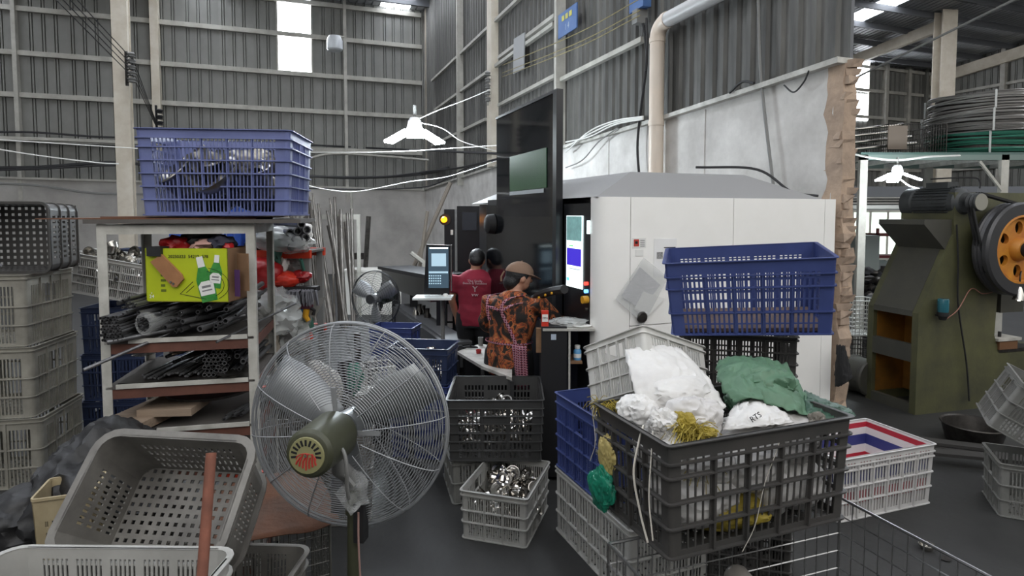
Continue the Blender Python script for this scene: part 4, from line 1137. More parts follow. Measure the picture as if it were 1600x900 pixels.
# beer carton
cx_ = at(229, 470, 2.86); cw = (358 - 229) / FPX * 2.9
ct_ = thing('beer_carton', 'bright yellow-green carton printed with green bottles on the rack', 'box', S(.195, .03, 1.573), SHY - .27)
M_LIME = mat('lime_print', 'b6c41e', .45, col2='a6b41c', scale=3)
cl, cwid, ch = .41, .26, .262
MB().bx(0, cl, 0, .004, 0, ch).build('carton_front', M_LIME, ct_)
MB().bx(0, cl, cwid - .004, cwid, 0, ch).build('carton_back', M_CARDB, ct_)
MB().bx(0, .004, 0, cwid, 0, ch).build('carton_side', M_LIME, ct_); MB().bx(cl - .004, cl, 0, cwid, 0, ch).build('carton_side', M_CARDB, ct_)
MB().bx(0, cl, 0, cwid, 0, .004).build('carton_bottom', M_CARDB, ct_)
mb = MB(); mb.box((cl + .05, .05, ch * .55), (.09, .004, ch * .7), Matrix.Rotation(-.5, 3, 'Z')); mb.build('carton_flap', M_CARDB, ct_)
mb = MB(); mb.box((cl + .035, .02, ch * .35), (.03, .004, ch * .5), Matrix.Rotation(-.3, 3, 'Z')); mb.build('carton_flap', mat('purple_print', '4a2c5a', .5), ct_)
def bottle_print(x, z, s, tilt, nm='bottle_print'):
    prof = [(-.024, 0), (.024, 0), (.026, .03), (.026, .07), (.012, .105), (.010, .135), (-.010, .135), (-.012, .105), (-.026, .07), (-.026, .03)]
    M2 = lambda a, b: (x + s * (a * math.cos(tilt) - b * math.sin(tilt)), z + s * (a * math.sin(tilt) + b * math.cos(tilt)))
    mb = MB(); mb.prism([M2(*q) for q in prof], -.0012, 0, lambda a, b, h: (a, h, b)); o = mb.build(nm, mat('bottle_green_print', '2f7a35', .3, col2='4a9a4a', scale=20), ct_, fix=True)
    for pr, m_ in (([(-.011, .105), (.011, .105), (.010, .137), (-.010, .137)], M_PAPER), ([(-.022, .02), (.022, .02), (.024, .05), (.012, .062), (-.012, .062), (-.024, .05)], M_PAPER), ([(-.016, .032), (.016, .032), (.016, .036), (-.016, .036)], M_GREYINK), ([(-.014, .042), (.014, .042), (.014, .049), (-.014, .049)], M_GREYINK)):
        mb = MB(); mb.prism([M2(*q) for q in pr], -.002 - (.0004 if m_ is M_GREYINK else 0), -.0012, lambda a, b, h: (a, h, b)); mb.build('bottle_label', m_, o, fix=True)
bottle_print(.318, .005, 1.62, .22); bottle_print(.343, .07, 1.18, -.10)
text_part('printed_code', '20250323  54212  578', .022, M_INK, ct_, (.215, -.001, .222), (PI / 2, 0, 0))
text_part('printed_count', '24', .024, M_PAPER, ct_, (.027, -.001, .026), (PI / 2, 0, 0)); text_part('printed_count', 'x', .012, M_PAPER, ct_, (.027, -.001, .044), (PI / 2, 0, 0))
for k, (rx, rz) in enumerate(((.14, .085), (.115, .068))):
    mb = MB(); pts = [(.275 + rx * math.cos(a), -.0012, .085 + rz * math.sin(a)) for a in [-.9 + 2.2 * i / 20 for i in range(21)]]; mb.loft(pts, .0012, seg=4); mb.build('printed_arc', M_INK, ct_)
for (x0, z0, x1, z1) in ((.17, .04, .235, .10), (.17, .04, .30, .015), (.20, .045, .24, .08)):
    mb = MB(); mb.beam((x0, -.001, z0), (x1, -.001, z1), .002, .002); mb.build('printed_line', M_INK, ct_)
for i, z in enumerate((.05, .075, .1, .125)):
    mb = MB(); mb.bx(.075, .10 - .004 * (i % 2), -.0012, 0, z, z + .012); mb.build('printed_mark', mat('olive_ink', '5e6a18', .6), ct_)
gl = thing('leather_pouch', 'tan leather pouch hanging over the front of the yellow-green carton', 'pouch', (0, 0, 0))
gl.location = ct_.location; gl.rotation_euler = ct_.rotation_euler
mb = MB(); M2 = Matrix.Rotation(-.75, 4, 'Y')
pl = [(-.035, -.075), (-.02, -.09), (.03, -.085), (.04, -.06), (.036, .075), (-.03, .085)]
mb.prism(pl, -.016, -.003, lambda a, b, h: ((M2 @ Vector((a, h, b)))[0] + .115, h, (M2 @ Vector((a, h, b)))[2] + .155)); mb.build('pouch_body', mat('tan_leather', 'a87850', .6, col2='8f6242', scale=8), gl, fix=True)
mb = MB(); mb.bx(.02, .09, -.02, .06, .225, .27); mb.build('pouch_strap', M_BAGK, gl)
for (x, z) in ((.135, .10), (.148, .092)):
    mb = MB(); mb.cyl((x, -.016, z), (x, -.02, z), .006, 10); mb.build('stud', M_STEEL, gl, True)
# clothes heaped on the carton
for i, (x, y, z, d, m_, lab) in enumerate(((.09, .11, .275, (.075, .06, .045), M_REDP, 'crumpled red cloth on the yellow-green carton'), (.19, .17, .29, (.08, .08, .06), M_BAGK, 'dark cloth heaped behind the red cloth on the carton'), (.235, .1, .27, (.085, .06, .032), mat('pink_cloth', 'b08a80', .8), 'pinkish cloth on the yellow-green carton'), (.32, .12, .275, (.07, .07, .05), mat('navy_cloth', '2a2a38', .8), 'dark navy cloth on the right of the carton'), (.36, .09, .27, (.03, .03, .025), M_REDP, 'small red rag on the right of the carton'))):
    o = tag(blob('cloth', m_, d, .3, 4, i * 2.3 + 1, 3), lab, 'cloth'); o.location = S(.195, .03, 1.573) + Matrix.Rotation(SHY - .27, 3, 'Z') @ Vector((x, y, z)); o.rotation_euler = (0, 0, i)

# cups in the tilted crate
def cup_mesh(nm, prof, seg=16): return MB().lathe(prof, seg).mesh(nm, True)
cup_a = cup_mesh('cup_a', [(0, .002), (.035, 0), (.045, .01), (.055, .07), (.06, .075), (.052, .07), (.042, .012), (0, .008)])
cup_b = cup_mesh('cup_b', [(0, 0), (.03, 0), (.03, .05), (.045, .06), (.075, .075), (.078, .078), (.045, .068), (.026, .055), (.026, .006), (0, .006)])
small_a = cup_mesh('small_a', [(.018, 0), (.024, 0), (.024, .035), (.03, .04), (.028, .044), (.018, .04)], 10)
small_b = cup_mesh('small_b', [(0, .0), (.026, .002), (.034, .012), (.03, .013), (0, .006)], 12)
ring_a = cup_mesh('ring_a', [(.03, 0), (.042, 0), (.042, .014), (.03, .014), (.03, 0)], 14)
def fill(c, spots, meshes, m, name, label, cat, group, sc=(1, 1), euler=True):
    M4 = Matrix.Translation(c.location) @ c.rotation_euler.to_matrix().to_4x4()
    for i, (x, y, z) in enumerate(spots):
        me = meshes[i % len(meshes)]
        if len(me.materials) == 0: me.materials.append(m)
        o = bpy.data.objects.new(name, me); COL.objects.link(o)
        s = rnd.uniform(*sc); o.scale = (s, s, s)
        o.location = M4 @ Vector((x, y, z)); o.rotation_euler = (rnd.uniform(-1.4, 1.4), rnd.uniform(-1.4, 1.4), rnd.uniform(0, 6))
        tag(o, label, cat, group)
def heap(n, L, W, z0, z1, dome=0.0):
    out = []
    for i in range(n):
        x, y = rnd.uniform(-L / 2, L / 2), rnd.uniform(-W / 2, W / 2)
        out.append((x, y, rnd.uniform(z0, z1 + dome * (1 - (2 * x / L) ** 2) * (1 - (2 * y / W) ** 2))))
    return out
fill(CUPC, heap(46, .5, .3, .05, .36, .03), [cup_a, cup_b], M_STEEL, 'metal_cup', 'grey metal cup heaped in the tilted pale crate', 'cup', 'metal cups in the tilted crate', (.8, 1.1))
MS2 = M_STEELD
big_a = cup_mesh('bowl_a', [(0, 0), (.07, .005), (.12, .05), (.13, .09), (.125, .09), (.11, .05), (.06, .015), (0, .012)], 20)
big_b = cup_mesh('pipe_elbow', [(.05, 0), (.075, 0), (.075, .16), (.09, .18), (.085, .185), (.06, .16), (.05, 0)], 18)
fill(BLUETOP, heap(30, .40, .24, .07, .16, .12), [big_a, big_b], mat('part_steel', '8e8b86', .28, 1.0, rand=.3), 'metal_bowl', 'round metal part heaped in the faded blue crate', 'metal part', 'metal parts in the faded blue crate', (.75, 1.1))
fill(C3, heap(90, .5, .46, .04, .26, .06), [small_a, small_b, ring_a], mat('shiny_part', 'd0ccc6', .15, 1.0, rand=.2), 'shiny_fitting', 'small shiny metal fitting in the dark centre crate', 'fitting', 'shiny fittings in the dark centre crate', (.9, 1.4))
fill(C1, heap(80, .34, .48, .05, .24, .08), [small_b, ring_a, small_a], mat('dull_part', '5a544e', .3, .95, rand=.4), 'dull_fitting', 'small dull metal fitting in the pale centre crate', 'fitting', 'dull fittings in the pale centre crate', (1.0, 1.6))
fill(B1, heap(36, .4, .27, .04, .2, .03), [small_a, small_b], bpy.data.materials['shiny_part'], 'shiny_fitting', 'small shiny fitting in the navy topped crate', 'fitting', 'fittings in the navy topped crate', (.9, 1.3))

# ================================================================ ORANGE RACK behind the left rack
ork = thing('orange_rack', 'rack with orange beams behind the white angle-iron rack', 'rack')
OD = 4.0
ox0, ox1 = at(366, 395, OD).x, at(484, 395, OD).x
zo = at(430, 391, OD).z
for zz, m_ in ((zo, M_ORANGE), (zo - .55, M_ORANGE), (.75, M_ORANGE), (.25, M_ORANGE)):
    MB().bx(ox0 - .5, ox1, OD, OD + .04, zz - .055, zz).build('front_beam', m_, ork); MB().bx(ox0 - .5, ox1, OD + .3, OD + .34, zz - .055, zz).build('rear_beam', m_, ork)
    MB().bx(ox0 - .5, ox1, OD + .04, OD + .3, zz - .02, zz - .005).build('shelf_board', M_CONC, ork)
for x in (ox0 - .5, ox1 - .05):
    for y in (OD + .01, OD + .29): MB().bx(x, x + .04, y, y + .04, 0, zo).build('post', M_CABLEG, ork)
def OW(x, y, d=0.0): return at(x, y, OD + d)
# tube bundle in plastic on top
lab, grp = 'round tube of the plastic-wrapped bundle on the orange rack', 'tubes on the orange rack'
for i, (dx, dz) in enumerate(((0, 0), (.06, .01), (.03, .05), (-.01, .09), (.04, .1), (.09, .06), (.1, .11), (.065, .145))):
    q = OW(468, 388); tube(Vector((q.x + dx, OD - .14, zo + .03 + dz)), R_(38), .02, .027, .8, lab, grp)
o = tag(blob('plastic_wrap', M_CLEAR, (.24, .12, .085), .14, 4, 7.7, 4), 'clear plastic wrap over the tube bundle on the orange rack', 'wrap'); o.location = OW(440, 375, -.02); o.rotation_euler = (0, .1, -.35)
o = tag(blob('rag', M_PAPER, (.05, .05, .055), .3, 4, 2.2, 3), 'white rag on the end of the wrapped tube bundle', 'rag'); o.location = OW(476, 362, -.05)
o = tag(blob('rag', mat('teal_rag', '3c6e60', .7), (.03, .05, .09), .3, 4, 2.9, 3), 'teal rag hanging over the orange beam', 'rag'); o.location = OW(432, 388, -.04)
lab, grp = 'short tube lying on the orange rack above the red bags', 'short tubes on the orange rack'
for i in range(5): q = OW(402 + i * 4, 384, -.02); tube(Vector((q.x, OD + .0, zo + .03 + (i % 2) * .05)), R_(50 - i * 7), 0, .024, .4, lab, grp)
def shelf_blob(nm, x, y, d, dims, m_, lab, cat, seed, amp=.2, rz=0, sub=4, fs=3):
    o = tag(blob(nm, m_, dims, amp, fs, seed, sub), lab, cat); o.location = OW(x, y, d); o.rotation_euler = (0, 0, rz); return o
shelf_blob('red_bag', 405, 428, -.05, (.15, .12, .115), M_REDP, 'shiny red plastic bag under the orange beam', 'bag', 1.1, .12)
shelf_blob('red_bag', 447, 437, -.02, (.10, .1, .055), mat('orange_red', 'c8321f', .4), 'orange red plastic packet beside the red bag', 'bag', 2.4, .1)
shelf_blob('red_bag', 470, 432, .02, (.07, .08, .045), M_REDP, 'small red packet at the end of the orange rack', 'bag', 3.4, .15)
shelf_blob('white_rag', 438, 420, .04, (.05, .06, .09), M_PAPER, 'white crumpled paper above the red packets', 'rag', 4.4, .4)
shelf_blob('grey_rag', 455, 415, .1, (.09, .06, .07), M_CABLEG, 'grey crumpled film above the red packets', 'rag', 5.4, .4)
shelf_blob('plastic_bundle', 420, 487, -.15, (.19, .30, .15), M_CLEAR, 'bulging clear plastic bundle beside the right rack post', 'bag', 6.4, .22, .4, fs=5)
shelf_blob('foil_bundle', 395, 492, -.32, (.13, .22, .10), mat('silver_film', '9b9b98', .25, .5, bump=.5, bscale=18), 'silvery film bundle behind the right rack post', 'bag', 6.9, .22, .4, fs=5)
shelf_blob('plastic_bundle', 447, 520, -.02, (.15, .2, .15), M_CLEAR, 'clear plastic bundle under the grey mop', 'bag', 7.4, .25, .2, fs=5)
shelf_blob('dark_bundle', 448, 528, .05, (.14, .15, .12), M_BAGK, 'dark parts bag inside the clear bundle', 'bag', 8.4, .2)
shelf_blob('beige_sack', 407, 540, -.22, (.10, .12, .12), mat('beige_cloth', '8f877b', .9), 'beige cloth sack beside the rack, below the film bundle', 'sack', 9.4, .25)
shelf_blob('black_sack', 432, 545, -.1, (.09, .1, .09), M_BAGK, 'black bag behind the beige cloth sack', 'bag', 10.4, .2)
shelf_blob('blue_rag', 465, 500, .1, (.08, .05, .12), mat('blue_cloth', '2f5a8c', .7), 'blue cloth hanging behind the clear bundles', 'cloth', 11.4, .3)
shelf_blob('green_rag', 478, 515, .05, (.05, .05, .10), mat('green_cloth', '2c5a4c', .7), 'green cloth below the yellow clamp', 'cloth', 12.4, .3)
# grey mop head with strands
mop = thing('mop_head', 'grey shaggy mop head lying above the clear bundles', 'mop', OW(458, 462, -.05))
mb = MB()
for i in range(150):
    x = rnd.uniform(-.15, .15); a = rnd.uniform(-.5, .5); l = rnd.uniform(.06, .11)
    p0 = Vector((x, rnd.uniform(-.02, .05), .045)); p1 = p0 + Vector((a * .05, -.06, -.01)); p2 = p0 + Vector((a * .1, -.08, -l))
    mb.loft([p0, p1, p2], [.006, .006, .003], seg=4)
tag(mb.build('mop_strands', mat('grey_yarn', '6a6a70', .95), mop), kind='stuff')
MB().bx(-.16, .16, -.03, .06, .03, .06).build('mop_board', M_BAGK, mop)
tr = thing('purple_tray', 'dark red tray under the grey mop head', 'tray', OW(458, 476, -.03)); MB().bx(-.13, .13, -.05, .1, -.02, .0).build('tray_base', mat('wine_plastic', '5a2436', .5), tr); MB().bx(-.13, .13, -.055, -.05, -.02, .02).build('tray_lip', mat('wine_plastic', '5a2436', .5), tr)
q = OW(486, 470, -.02)
mb = MB(); mb.prism([(0, 0), (.1, .03), (.02, -.12), (-.06, -.05)], 0, .003, lambda a, b, h: (a, h, b)); o = tag(mb.build('card_sheet', mat('grey_card', '8a8a86', .8)), 'grey card sheet sticking out beside the mop head', 'card'); o.location = q
ycl = thing('yellow_clamp', 'yellow hand clamp hanging beside the clear bundles', 'clamp', OW(482, 485, -.06))
mb = MB(); mb.loft([(0, 0, .07), (-.01, 0, .02), (-.02, 0, -.04), (0, 0, -.07)], [.012, .022, .02, .016], seg=8); mb.build('clamp_body', M_YELLOW, ycl, True)
mb = MB(); mb.loft([(.01, 0, .02), (.04, 0, 0), (.03, 0, -.03)], .012, seg=8); mb.build('clamp_jaw', M_MATT, ycl, True)
tube(OW(470, 405, -.05), R_(0), -1.0, .012, .3, 'teal rubber hose hanging by the red packets', None, m=mat('teal_hose', '3a6e60', .6), name='rubber_hose', cat='hose')
# blue crate on the orange rack, behind the carton
crate('small_blue', mat('bright_blue_plastic', '2f55b0', .4), 'bright blue crate on the orange rack above the carton', (at(372, 370, 4.3).x - .1, 4.2, zo + .002), 0)

# ---- black plastic sheet, beige basket, rust pipe, wire cage with rusty sheet at lower left
o = tag(blob('black_sheet', M_BAGK, (.26, .36, .24), .24, 3, 4.1, 5, floor=-.2), 'black plastic sheet heaped behind the worn tilted crate', 'sheet'); o.location = (-1.68, 2.42, .88); o.rotation_euler = (0, .35, .5)
o = tag(blob('black_sheet', M_BAGK, (.16, .14, .12), .2, 3, 9.1, 4), 'bunched black plastic hanging beside the beige basket', 'sheet'); o.location = at(40, 815, 2.2)
c = crate('front_grey', PL_BLACK, 'black crate on the floor under the black plastic sheet', (-1.82, 2.5, 0), R_(5)); c = crate('front_grey', PL_BLACK, 'black crate stacked under the black plastic sheet', (-1.82, 2.5, .365), R_(5))
bk = thing('beige_basket', 'beige plastic basket half hidden behind the worn tilted crate', 'basket', at(88, 850, 1.98) , R_(20))
bk.location.z = .86
mb = MB(); xs, op_ = cuts(.26, .04, 1, .01, 6, .45); zz = [0, .04, .06, .08, .10, .12, .14, .22]
for s, rt in ((-1, 0), (1, PI), (0, PI / 2), (2, -PI / 2)):
    mb = holed(xs, zz, lambda i, j: not (i in op_ and j in (1, 3, 5)), lambda x, z, d, rt=rt: Matrix.Rotation(rt, 3, 'Z') @ Vector(((x - .13) * (1 + z * .5), (-.13 + d) * (1 + z * .5), z)), .004); mb.build('basket_wall', M_BEIGE, bk)
MB().bx(-.125, .125, -.125, .125, 0, .004).build('basket_floor', M_BEIGE, bk); ring_mesh(.29, .29, .02, [(-.004, .215), (.008, .215), (.008, .225), (-.004, .225)]).build('basket_rim', M_BEIGE, bk)
bk.location = (at(92, 800, 2.02).x, 2.08, .82); bk.scale = (.6, .6, 1.0)
a, b = at(330, 708, 1.60), at(314, 925, 1.46)
mb = MB(); mb.pipe(b, a, .0135, .010, 14); tag(mb.build('rusty_pipe', M_RUSTPIPE, None, True), 'rusty brown pipe standing upright in front of the worn crate', 'pipe')
# wire cage
def wire_panel(mb, p0, px, pz, nx, nz, r=.0022):
    p0, px, pz = Vector(p0), Vector(px), Vector(pz)
    for i in range(nx + 1): mb.loft([p0 + px * i / nx, p0 + px * i / nx + pz], r, seg=4, cap=False)
    for j in range(nz + 1): mb.loft([p0 + pz * j / nz, p0 + pz * j / nz + px], r, seg=4, cap=False)
def wire_cage(nm, lab, loc, yaw, L, W, Hh, nx, ny, nz, m=M_CHROME, r=.0022, top=False, frame=.006):
    c = thing(nm, lab, 'wire cage', loc, yaw)
    for name, p0, px, pz, n1, n2 in (('front_mesh', (-L / 2, -W / 2, 0), (L, 0, 0), (0, 0, Hh), nx, nz), ('back_mesh', (-L / 2, W / 2, 0), (L, 0, 0), (0, 0, Hh), nx, nz), ('side_mesh', (-L / 2, -W / 2, 0), (0, W, 0), (0, 0, Hh), ny, nz), ('side_mesh', (L / 2, -W / 2, 0), (0, W, 0), (0, 0, Hh), ny, nz), ('bottom_mesh', (-L / 2, -W / 2, .004), (L, 0, 0), (0, W, 0), nx, ny)):
        mb = MB(); wire_panel(mb, p0, px, pz, n1, n2, r); tag(mb.build(name, m, c), kind='stuff')
    for (x0, y0, x1, y1) in ((-1, -1, 1, -1), (1, -1, 1, 1), (1, 1, -1, 1), (-1, 1, -1, -1)):
        mb = MB(); mb.cyl((x0 * L / 2, y0 * W / 2, Hh), (x1 * L / 2, y1 * W / 2, Hh), frame, 6); mb.build('top_rail', m, c, True)
        mb = MB(); mb.cyl((x0 * L / 2, y0 * W / 2, 0), (x0 * L / 2, y0 * W / 2, Hh), frame, 6); mb.build('corner_rod', m, c, True)
    return c
wire_cage('wire_cage', 'wire cage under the rusty sheet beside the tall fan', (-1.06, 2.60, .0), R_(28), .40, .46, .70, 12, 16, 12, m=mat('dull_wire', '7c7b76', .5, .6))
mb = MB(); n = 12
for i in range(n + 1):
    for j in range(n + 1):
        x, y = -.27 + .5 * i / n, -.3 + .56 * j / n
        mb.v.append((x, y, .02 * math.sin(x * 9) * math.cos(y * 7) - .12 * max(0, -y - .08) + .012 * noise.noise(Vector((x * 9, y * 9, 3)))))
for i in range(n):
    for j in range(n): k = i * (n + 1) + j; mb.f.append((k, k + n + 1, k + n + 2, k + 1))
o = tag(mb.build('rusty_sheet', M_RUSTSHEET, None, True), 'bent rusty brown sheet lying on the wire cage by the fan', 'sheet'); o.location = (-1.07, 2.60, .745); o.rotation_euler = (0, 0, R_(30))
md = o.modifiers.new('thickness', 'SOLIDIFY'); md.thickness = .004
# ================================================================ PEDESTAL FANS
def ring(mb, R, y, r, seg=56, s2=4):
    mb.loft([(R * math.cos(2 * PI * k / seg), y, R * math.sin(2 * PI * k / seg)) for k in range(seg)], r, seg=s2, closed=True)
FR = .405
def make_fan(label, loc, rot, full=True, cage=M_FANCAGE, motor=M_FANMOTOR, R=FR, h=1.08):
    f = thing('pedestal_fan', label, 'fan', loc, rot)
    # cage in front (away) at y = +, rear cage towards the motor (y = -)
    def bulge(t, side):            # radius fraction -> offset along the axis
        return side * (.105 * math.sqrt(max(0, 1 - t ** 2.6)) + .012)
    nr = 30 if full else 10
    for side in (-1, 1):
        g = bpy.data.objects.new('rear_guard' if side < 0 else 'front_guard', None)
        mb = MB(); ring(mb, R, side * .012, .0055, 64, 6); g = mb.build('rear_guard' if side < 0 else 'front_guard', cage, f, True)
        g['label'] = 'grey wire guard of the fan'
        t0 = .28 if side < 0 else .16
        for k in range(nr):
            t = t0 + (1 - t0) * (k + .3) / (nr + .3)
            mb = MB(); ring(mb, R * t, bulge(t, side), .0016, 48, 4); mb.build('guard_ring', cage, g, True)
        for k in range(12 if full else 8):
            a = 2 * PI * k / (12 if full else 8) + .13
            pts = [(R * t * math.cos(a), bulge(t, side) + side * .003, R * t * math.sin(a)) for t in (t0 - .02, .4, .55, .7, .82, .91, .97, 1.0)]
            mb = MB(); mb.loft(pts, .0022, seg=4); mb.build('guard_spoke', cage, g, True)
        if side > 0:
            mb = MB(); mb.cyl((0, bulge(.1, 1), 0), (0, bulge(.1, 1) + .006, 0), R * .17, 24); mb.build('guard_badge', cage, g, True)
    for k in range(4):      # flat straps that carry the guard
        a = PI / 2 * k + .05
        mb = MB(); d = Vector((math.cos(a), 0, math.sin(a))); mb.beam(d * .085 + Vector((0, -.115, 0)), d * .175 + Vector((0, -.122, 0)), .018, .004, up=Vector((0, 1, 0))); mb.build('guard_strap', cage, f)
    # blades
    for k in range(3):
        mb = MB(); n = 8
        for i in range(n + 1):
            rr_ = .05 + (R * .92 - .05) * i / n
            w = .07 + .11 * math.sin(min(1, i / n * 1.15) * PI * .62)
            for s in (-1, 0, 1):
                mb.v.append((s * w / 2 + .02 * i / n, s * w * .28 * (1 - .45 * i / n) + .008 * (1 - s * s), rr_))
        for i in range(n):
            for s in range(2): q = i * 3 + s; mb.f.append((q, q + 1, q + 4, q + 3))
        mb.xf(Matrix.Rotation(2 * PI * k / 3 + 1.0, 4, 'Y')); o = mb.build('blade', M_FANBLADE, f, True); md = o.modifiers.new('thickness', 'SOLIDIFY'); md.thickness = .003
    mb = MB(); mb.loft([(0, -.06, 0), (0, .05, 0), (0, .06, 0)], [.06, .055, .03], seg=20); mb.build('hub', M_FANBLADE, f, True)
    # motor
    mb = MB(); mb.loft([(0, -.11, 0), (0, -.14, 0), (0, -.33, 0), (0, -.345, 0), (0, -.35, 0)], [.080, .092, .086, .076, .066], seg=32); mt = mb.build('motor', motor, f, True, .5)
    if full:
        mb = MB(); mb.loft([(0, -.349, 0), (0, -.356, 0), (0, -.357, 0)], [.064, .062, .05], seg=32); ec = mb.build('end_cap', M_FANEND, mt, True, .5)
        for k in range(11):
            a = PI * (k - .2) / 10.0 * 1.06
            d = Vector((math.cos(a), 0, math.sin(a)))
            mb = MB(); mb.beam(d * .034 + Vector((0, -.3572, 0)), d * .055 + Vector((0, -.3572, 0)), .0075, .0012, up=Vector((0, 1, 0))); mb.build('vent_slot', M_INK, mt)
        for k in range(7):
            x = -.036 + k * .012
            mb = MB(); pts = [(x, -.3575, -.048 + .01 * abs(k - 3) * .6), (x * .9, -.3575, -.02), (x * .7 + .006, -.3575, -.004 + .012 * (k % 2))]; mb.loft(pts, .0035, seg=5); mb.build('red_emblem', M_REDINK, mt, True)
        mb = MB(); pts = [(.036 * math.cos(a), -.3577, -.012 + .02 * math.sin(a)) for a in [PI * i / 12 for i in range(13)]]; mb.loft(pts, .002, seg=4); mb.build('red_emblem', M_REDINK, mt)
        mb = MB(); mb.loft([(0, -.357, 0), (0, -.362, 0)], [.006, .004], seg=10); mb.build('screw', M_STEEL, mt, True)
        mb = MB(); mb.loft(curve_pts([(.075, -.25, 0), (.10, -.27, -.02), (.108, -.27, -.08), (.10, -.25, -.14), (.095, -.22, -.2)], 16), .0065, seg=8); mb.build('motor_lead', M_CABLEG, f, True)
        mb = MB(); mb.cyl((-.02, -.2, -.085), (-.02, -.2, -.105), .006, 8); mb.build('pull_switch', mat('switch_brown', '8c5a40', .6), f)
    # neck, pole, base
    mb = MB(); mb.loft([(.03, -.16, -.07), (.03, -.15, -.12), (.05, -.10, -.17), (.052, -.08, -.22)], [.03, .034, .03, .027], seg=12); mb.build('tilt_bracket', M_CABLEG, f, True)
    mb = MB(); mb.beam((.0, -.16, -.08), (.09, -.16, -.18), .02, .006); mb.build('bracket_plate', M_CABLEG, f)
    mb = MB(); mb.cyl((.052, -.08, -.20), (.052, -.08, -h + .05), .023, 16); mb.build('pole', motor, f, True)
    if full:
        mb = MB(); mb.loft([(.052, -.08, -.2), (.052, -.08, -.32)], [.030, .030], seg=14); mb.build('pole_collar', motor, f, True)
        mb = MB(); mb.bx(.065, .105, -.11, -.06, -.42, -.27); sb = mb.build('switch_box', M_MATT, f)
        mb = MB(); mb.loft(curve_pts([(.085, -.11, -.30), (.09, -.12, -.42), (.10, -.12, -.6), (.11, -.10, -.9), (.2, -.1, -h + .01)], 18), .004, seg=6); mb.build('power_cord', mat('cord_pinkish', 'a08078', .6), f, True)
        o = blob('wrapping_film', M_POLY, (.05, .05, .07), .4, 5, 3.3, 3, parent=f); o.location = (.07, -.12, -.22)
    mb = MB(); mb.lathe([(0, 0), (.26, 0), (.26, .02), (.2, .04), (.04, .07), (0, .07)], 32); o = mb.build('base', M_MATT, f, True); o.location = (.052, -.08, -h)
    return f
fc = at(545, 662, 2.36)
make_fan('large grey pedestal fan seen from behind in the foreground', fc, (R_(-2), 0, R_(-8)), h=fc.z)
fc2 = at(587, 466, 7.2)
f2 = make_fan('small dark pedestal fan far back by the leaning bars', fc2, (0, 0, R_(160)), full=False, cage=mat('dark_cage', '3c3e40', .5, .3), motor=mat('dark_green_motor', '1f2a22', .35), R=.33, h=fc2.z)

# things on the floor seen through the big fan
q = at_z(590, 640, .0)
wire_cage('wire_basket', 'white wire basket seen through the top right of the fan', (at(590, 575, 4.6).x, 4.6, .62), R_(25), .22, .22, .22, 8, 8, 7, m=mat('white_wire', 'b5b5b2', .5))
tb2 = thing('low_bench', 'low bench with white sheet seen through the fan', 'bench', (at(600, 640, 4.6).x, 4.6, 0), R_(8))
MB().bx(-.24, .24, -.2, .2, .60, .62).build('bench_top', M_ANGLE, tb2)
for sx in (-.21, .21):
    for sy in (-.17, .17): MB().bx(sx - .015, sx + .015, sy - .015, sy + .015, 0, .6).build('leg', M_MATT, tb2)
o = tag(blob('white_sack', mat('sack_white', 'b0ada8', .7), (.15, .16, .20), .16, 3, 2.7, 4), 'round white sack seen through the upper left of the fan', 'sack'); o.location = (at(497, 590, 3.9).x, 3.9, .82)
c = crate('front_grey', PL_WORN, 'grey crate on the floor under the white sack', (at(497, 590, 3.9).x, 3.95, 0), .2); crate('front_grey', PL_WORN, 'grey crate under the white sack behind the fan', (at(497, 590, 3.9).x, 3.95, .36), .15)
o = tag(MB().bx(-.11, .11, -.02, .02, -.035, .035).build('red_board', M_REDP), 'red board seen through the left of the fan', 'board'); o.location = at(462, 598, 3.6); o.rotation_euler = (0, -.1, .1)
o = tag(blob('green_rag', mat('green_rag', '2f6a5a', .7), (.05, .05, .10), .35, 4, 3.1, 3), 'dark green rag seen through the fan near its hub', 'rag'); o.location = at(555, 590, 4.0)
dm = thing('dark_machine', 'dark bench machine on the floor behind the fan', 'machine', (at(560, 640, 5.3).x, 5.3, 0))
MB().bx(-.25, .25, -.15, .15, 0, .5).build('machine_base', M_MATT, dm); MB().bx(-.15, .15, -.1, .1, .5, .72).build('machine_head', M_BLACK, dm); MB().cyl((.0, 0, .72), (0, 0, .95), .03, 10).build('column', M_STEELD, dm, True)

# ================================================================ RIGHT PILE: wire cages and bags
WC = wire_cage('wire_cage', 'folding wire cage of round metal parts under the bag crate', (.99, 2.06, 0), R_(19), 1.12, .62, .778, 18, 10, 10, m=M_CHROME, r=.003)
# latch on the front right corner
mb = MB()
for a, b in (((.42, -.335, .74), (.56, -.335, .74)), ((.42, -.335, .70), (.57, -.335, .70)), ((.42, -.335, .74), (.42, -.335, .70)), ((.46, -.335, .74), (.48, -.335, .62)), ((.52, -.335, .74), (.54, -.335, .62))): mb.cyl(a, b, .0045, 6)
tag(mb.build('gate_latch', M_STEEL, WC), kind='stuff')
fillobj = [(x, y, z) for x, y, z in [(rnd.uniform(-.5, .02), rnd.uniform(-.25, .22), rnd.uniform(.44, .60)) for _ in range(34)]]
drum = cup_mesh('drum_part', [(0, 0), (.05, 0), (.055, .01), (.055, .08), (.045, .1), (.03, .11), (0, .11)], 18)
fill(WC, fillobj, [drum], mat('cage_part', '9a958f', .35, .35, rand=.2), 'metal_drum', 'round metal part lying in the folding wire cage', 'metal part', 'metal parts in the wire cage', (.8, 1.0))
o = tag(MB().bx(-.27, .27, -.27, .27, 0, .4).build('carton_block', M_CABLEG), 'grey box inside the folding wire cage', 'box'); o.location = WC.location + Matrix.Rotation(R_(19), 3, 'Z') @ Vector((-.26, 0, .01)); o.rotation_euler = (0, 0, R_(19))

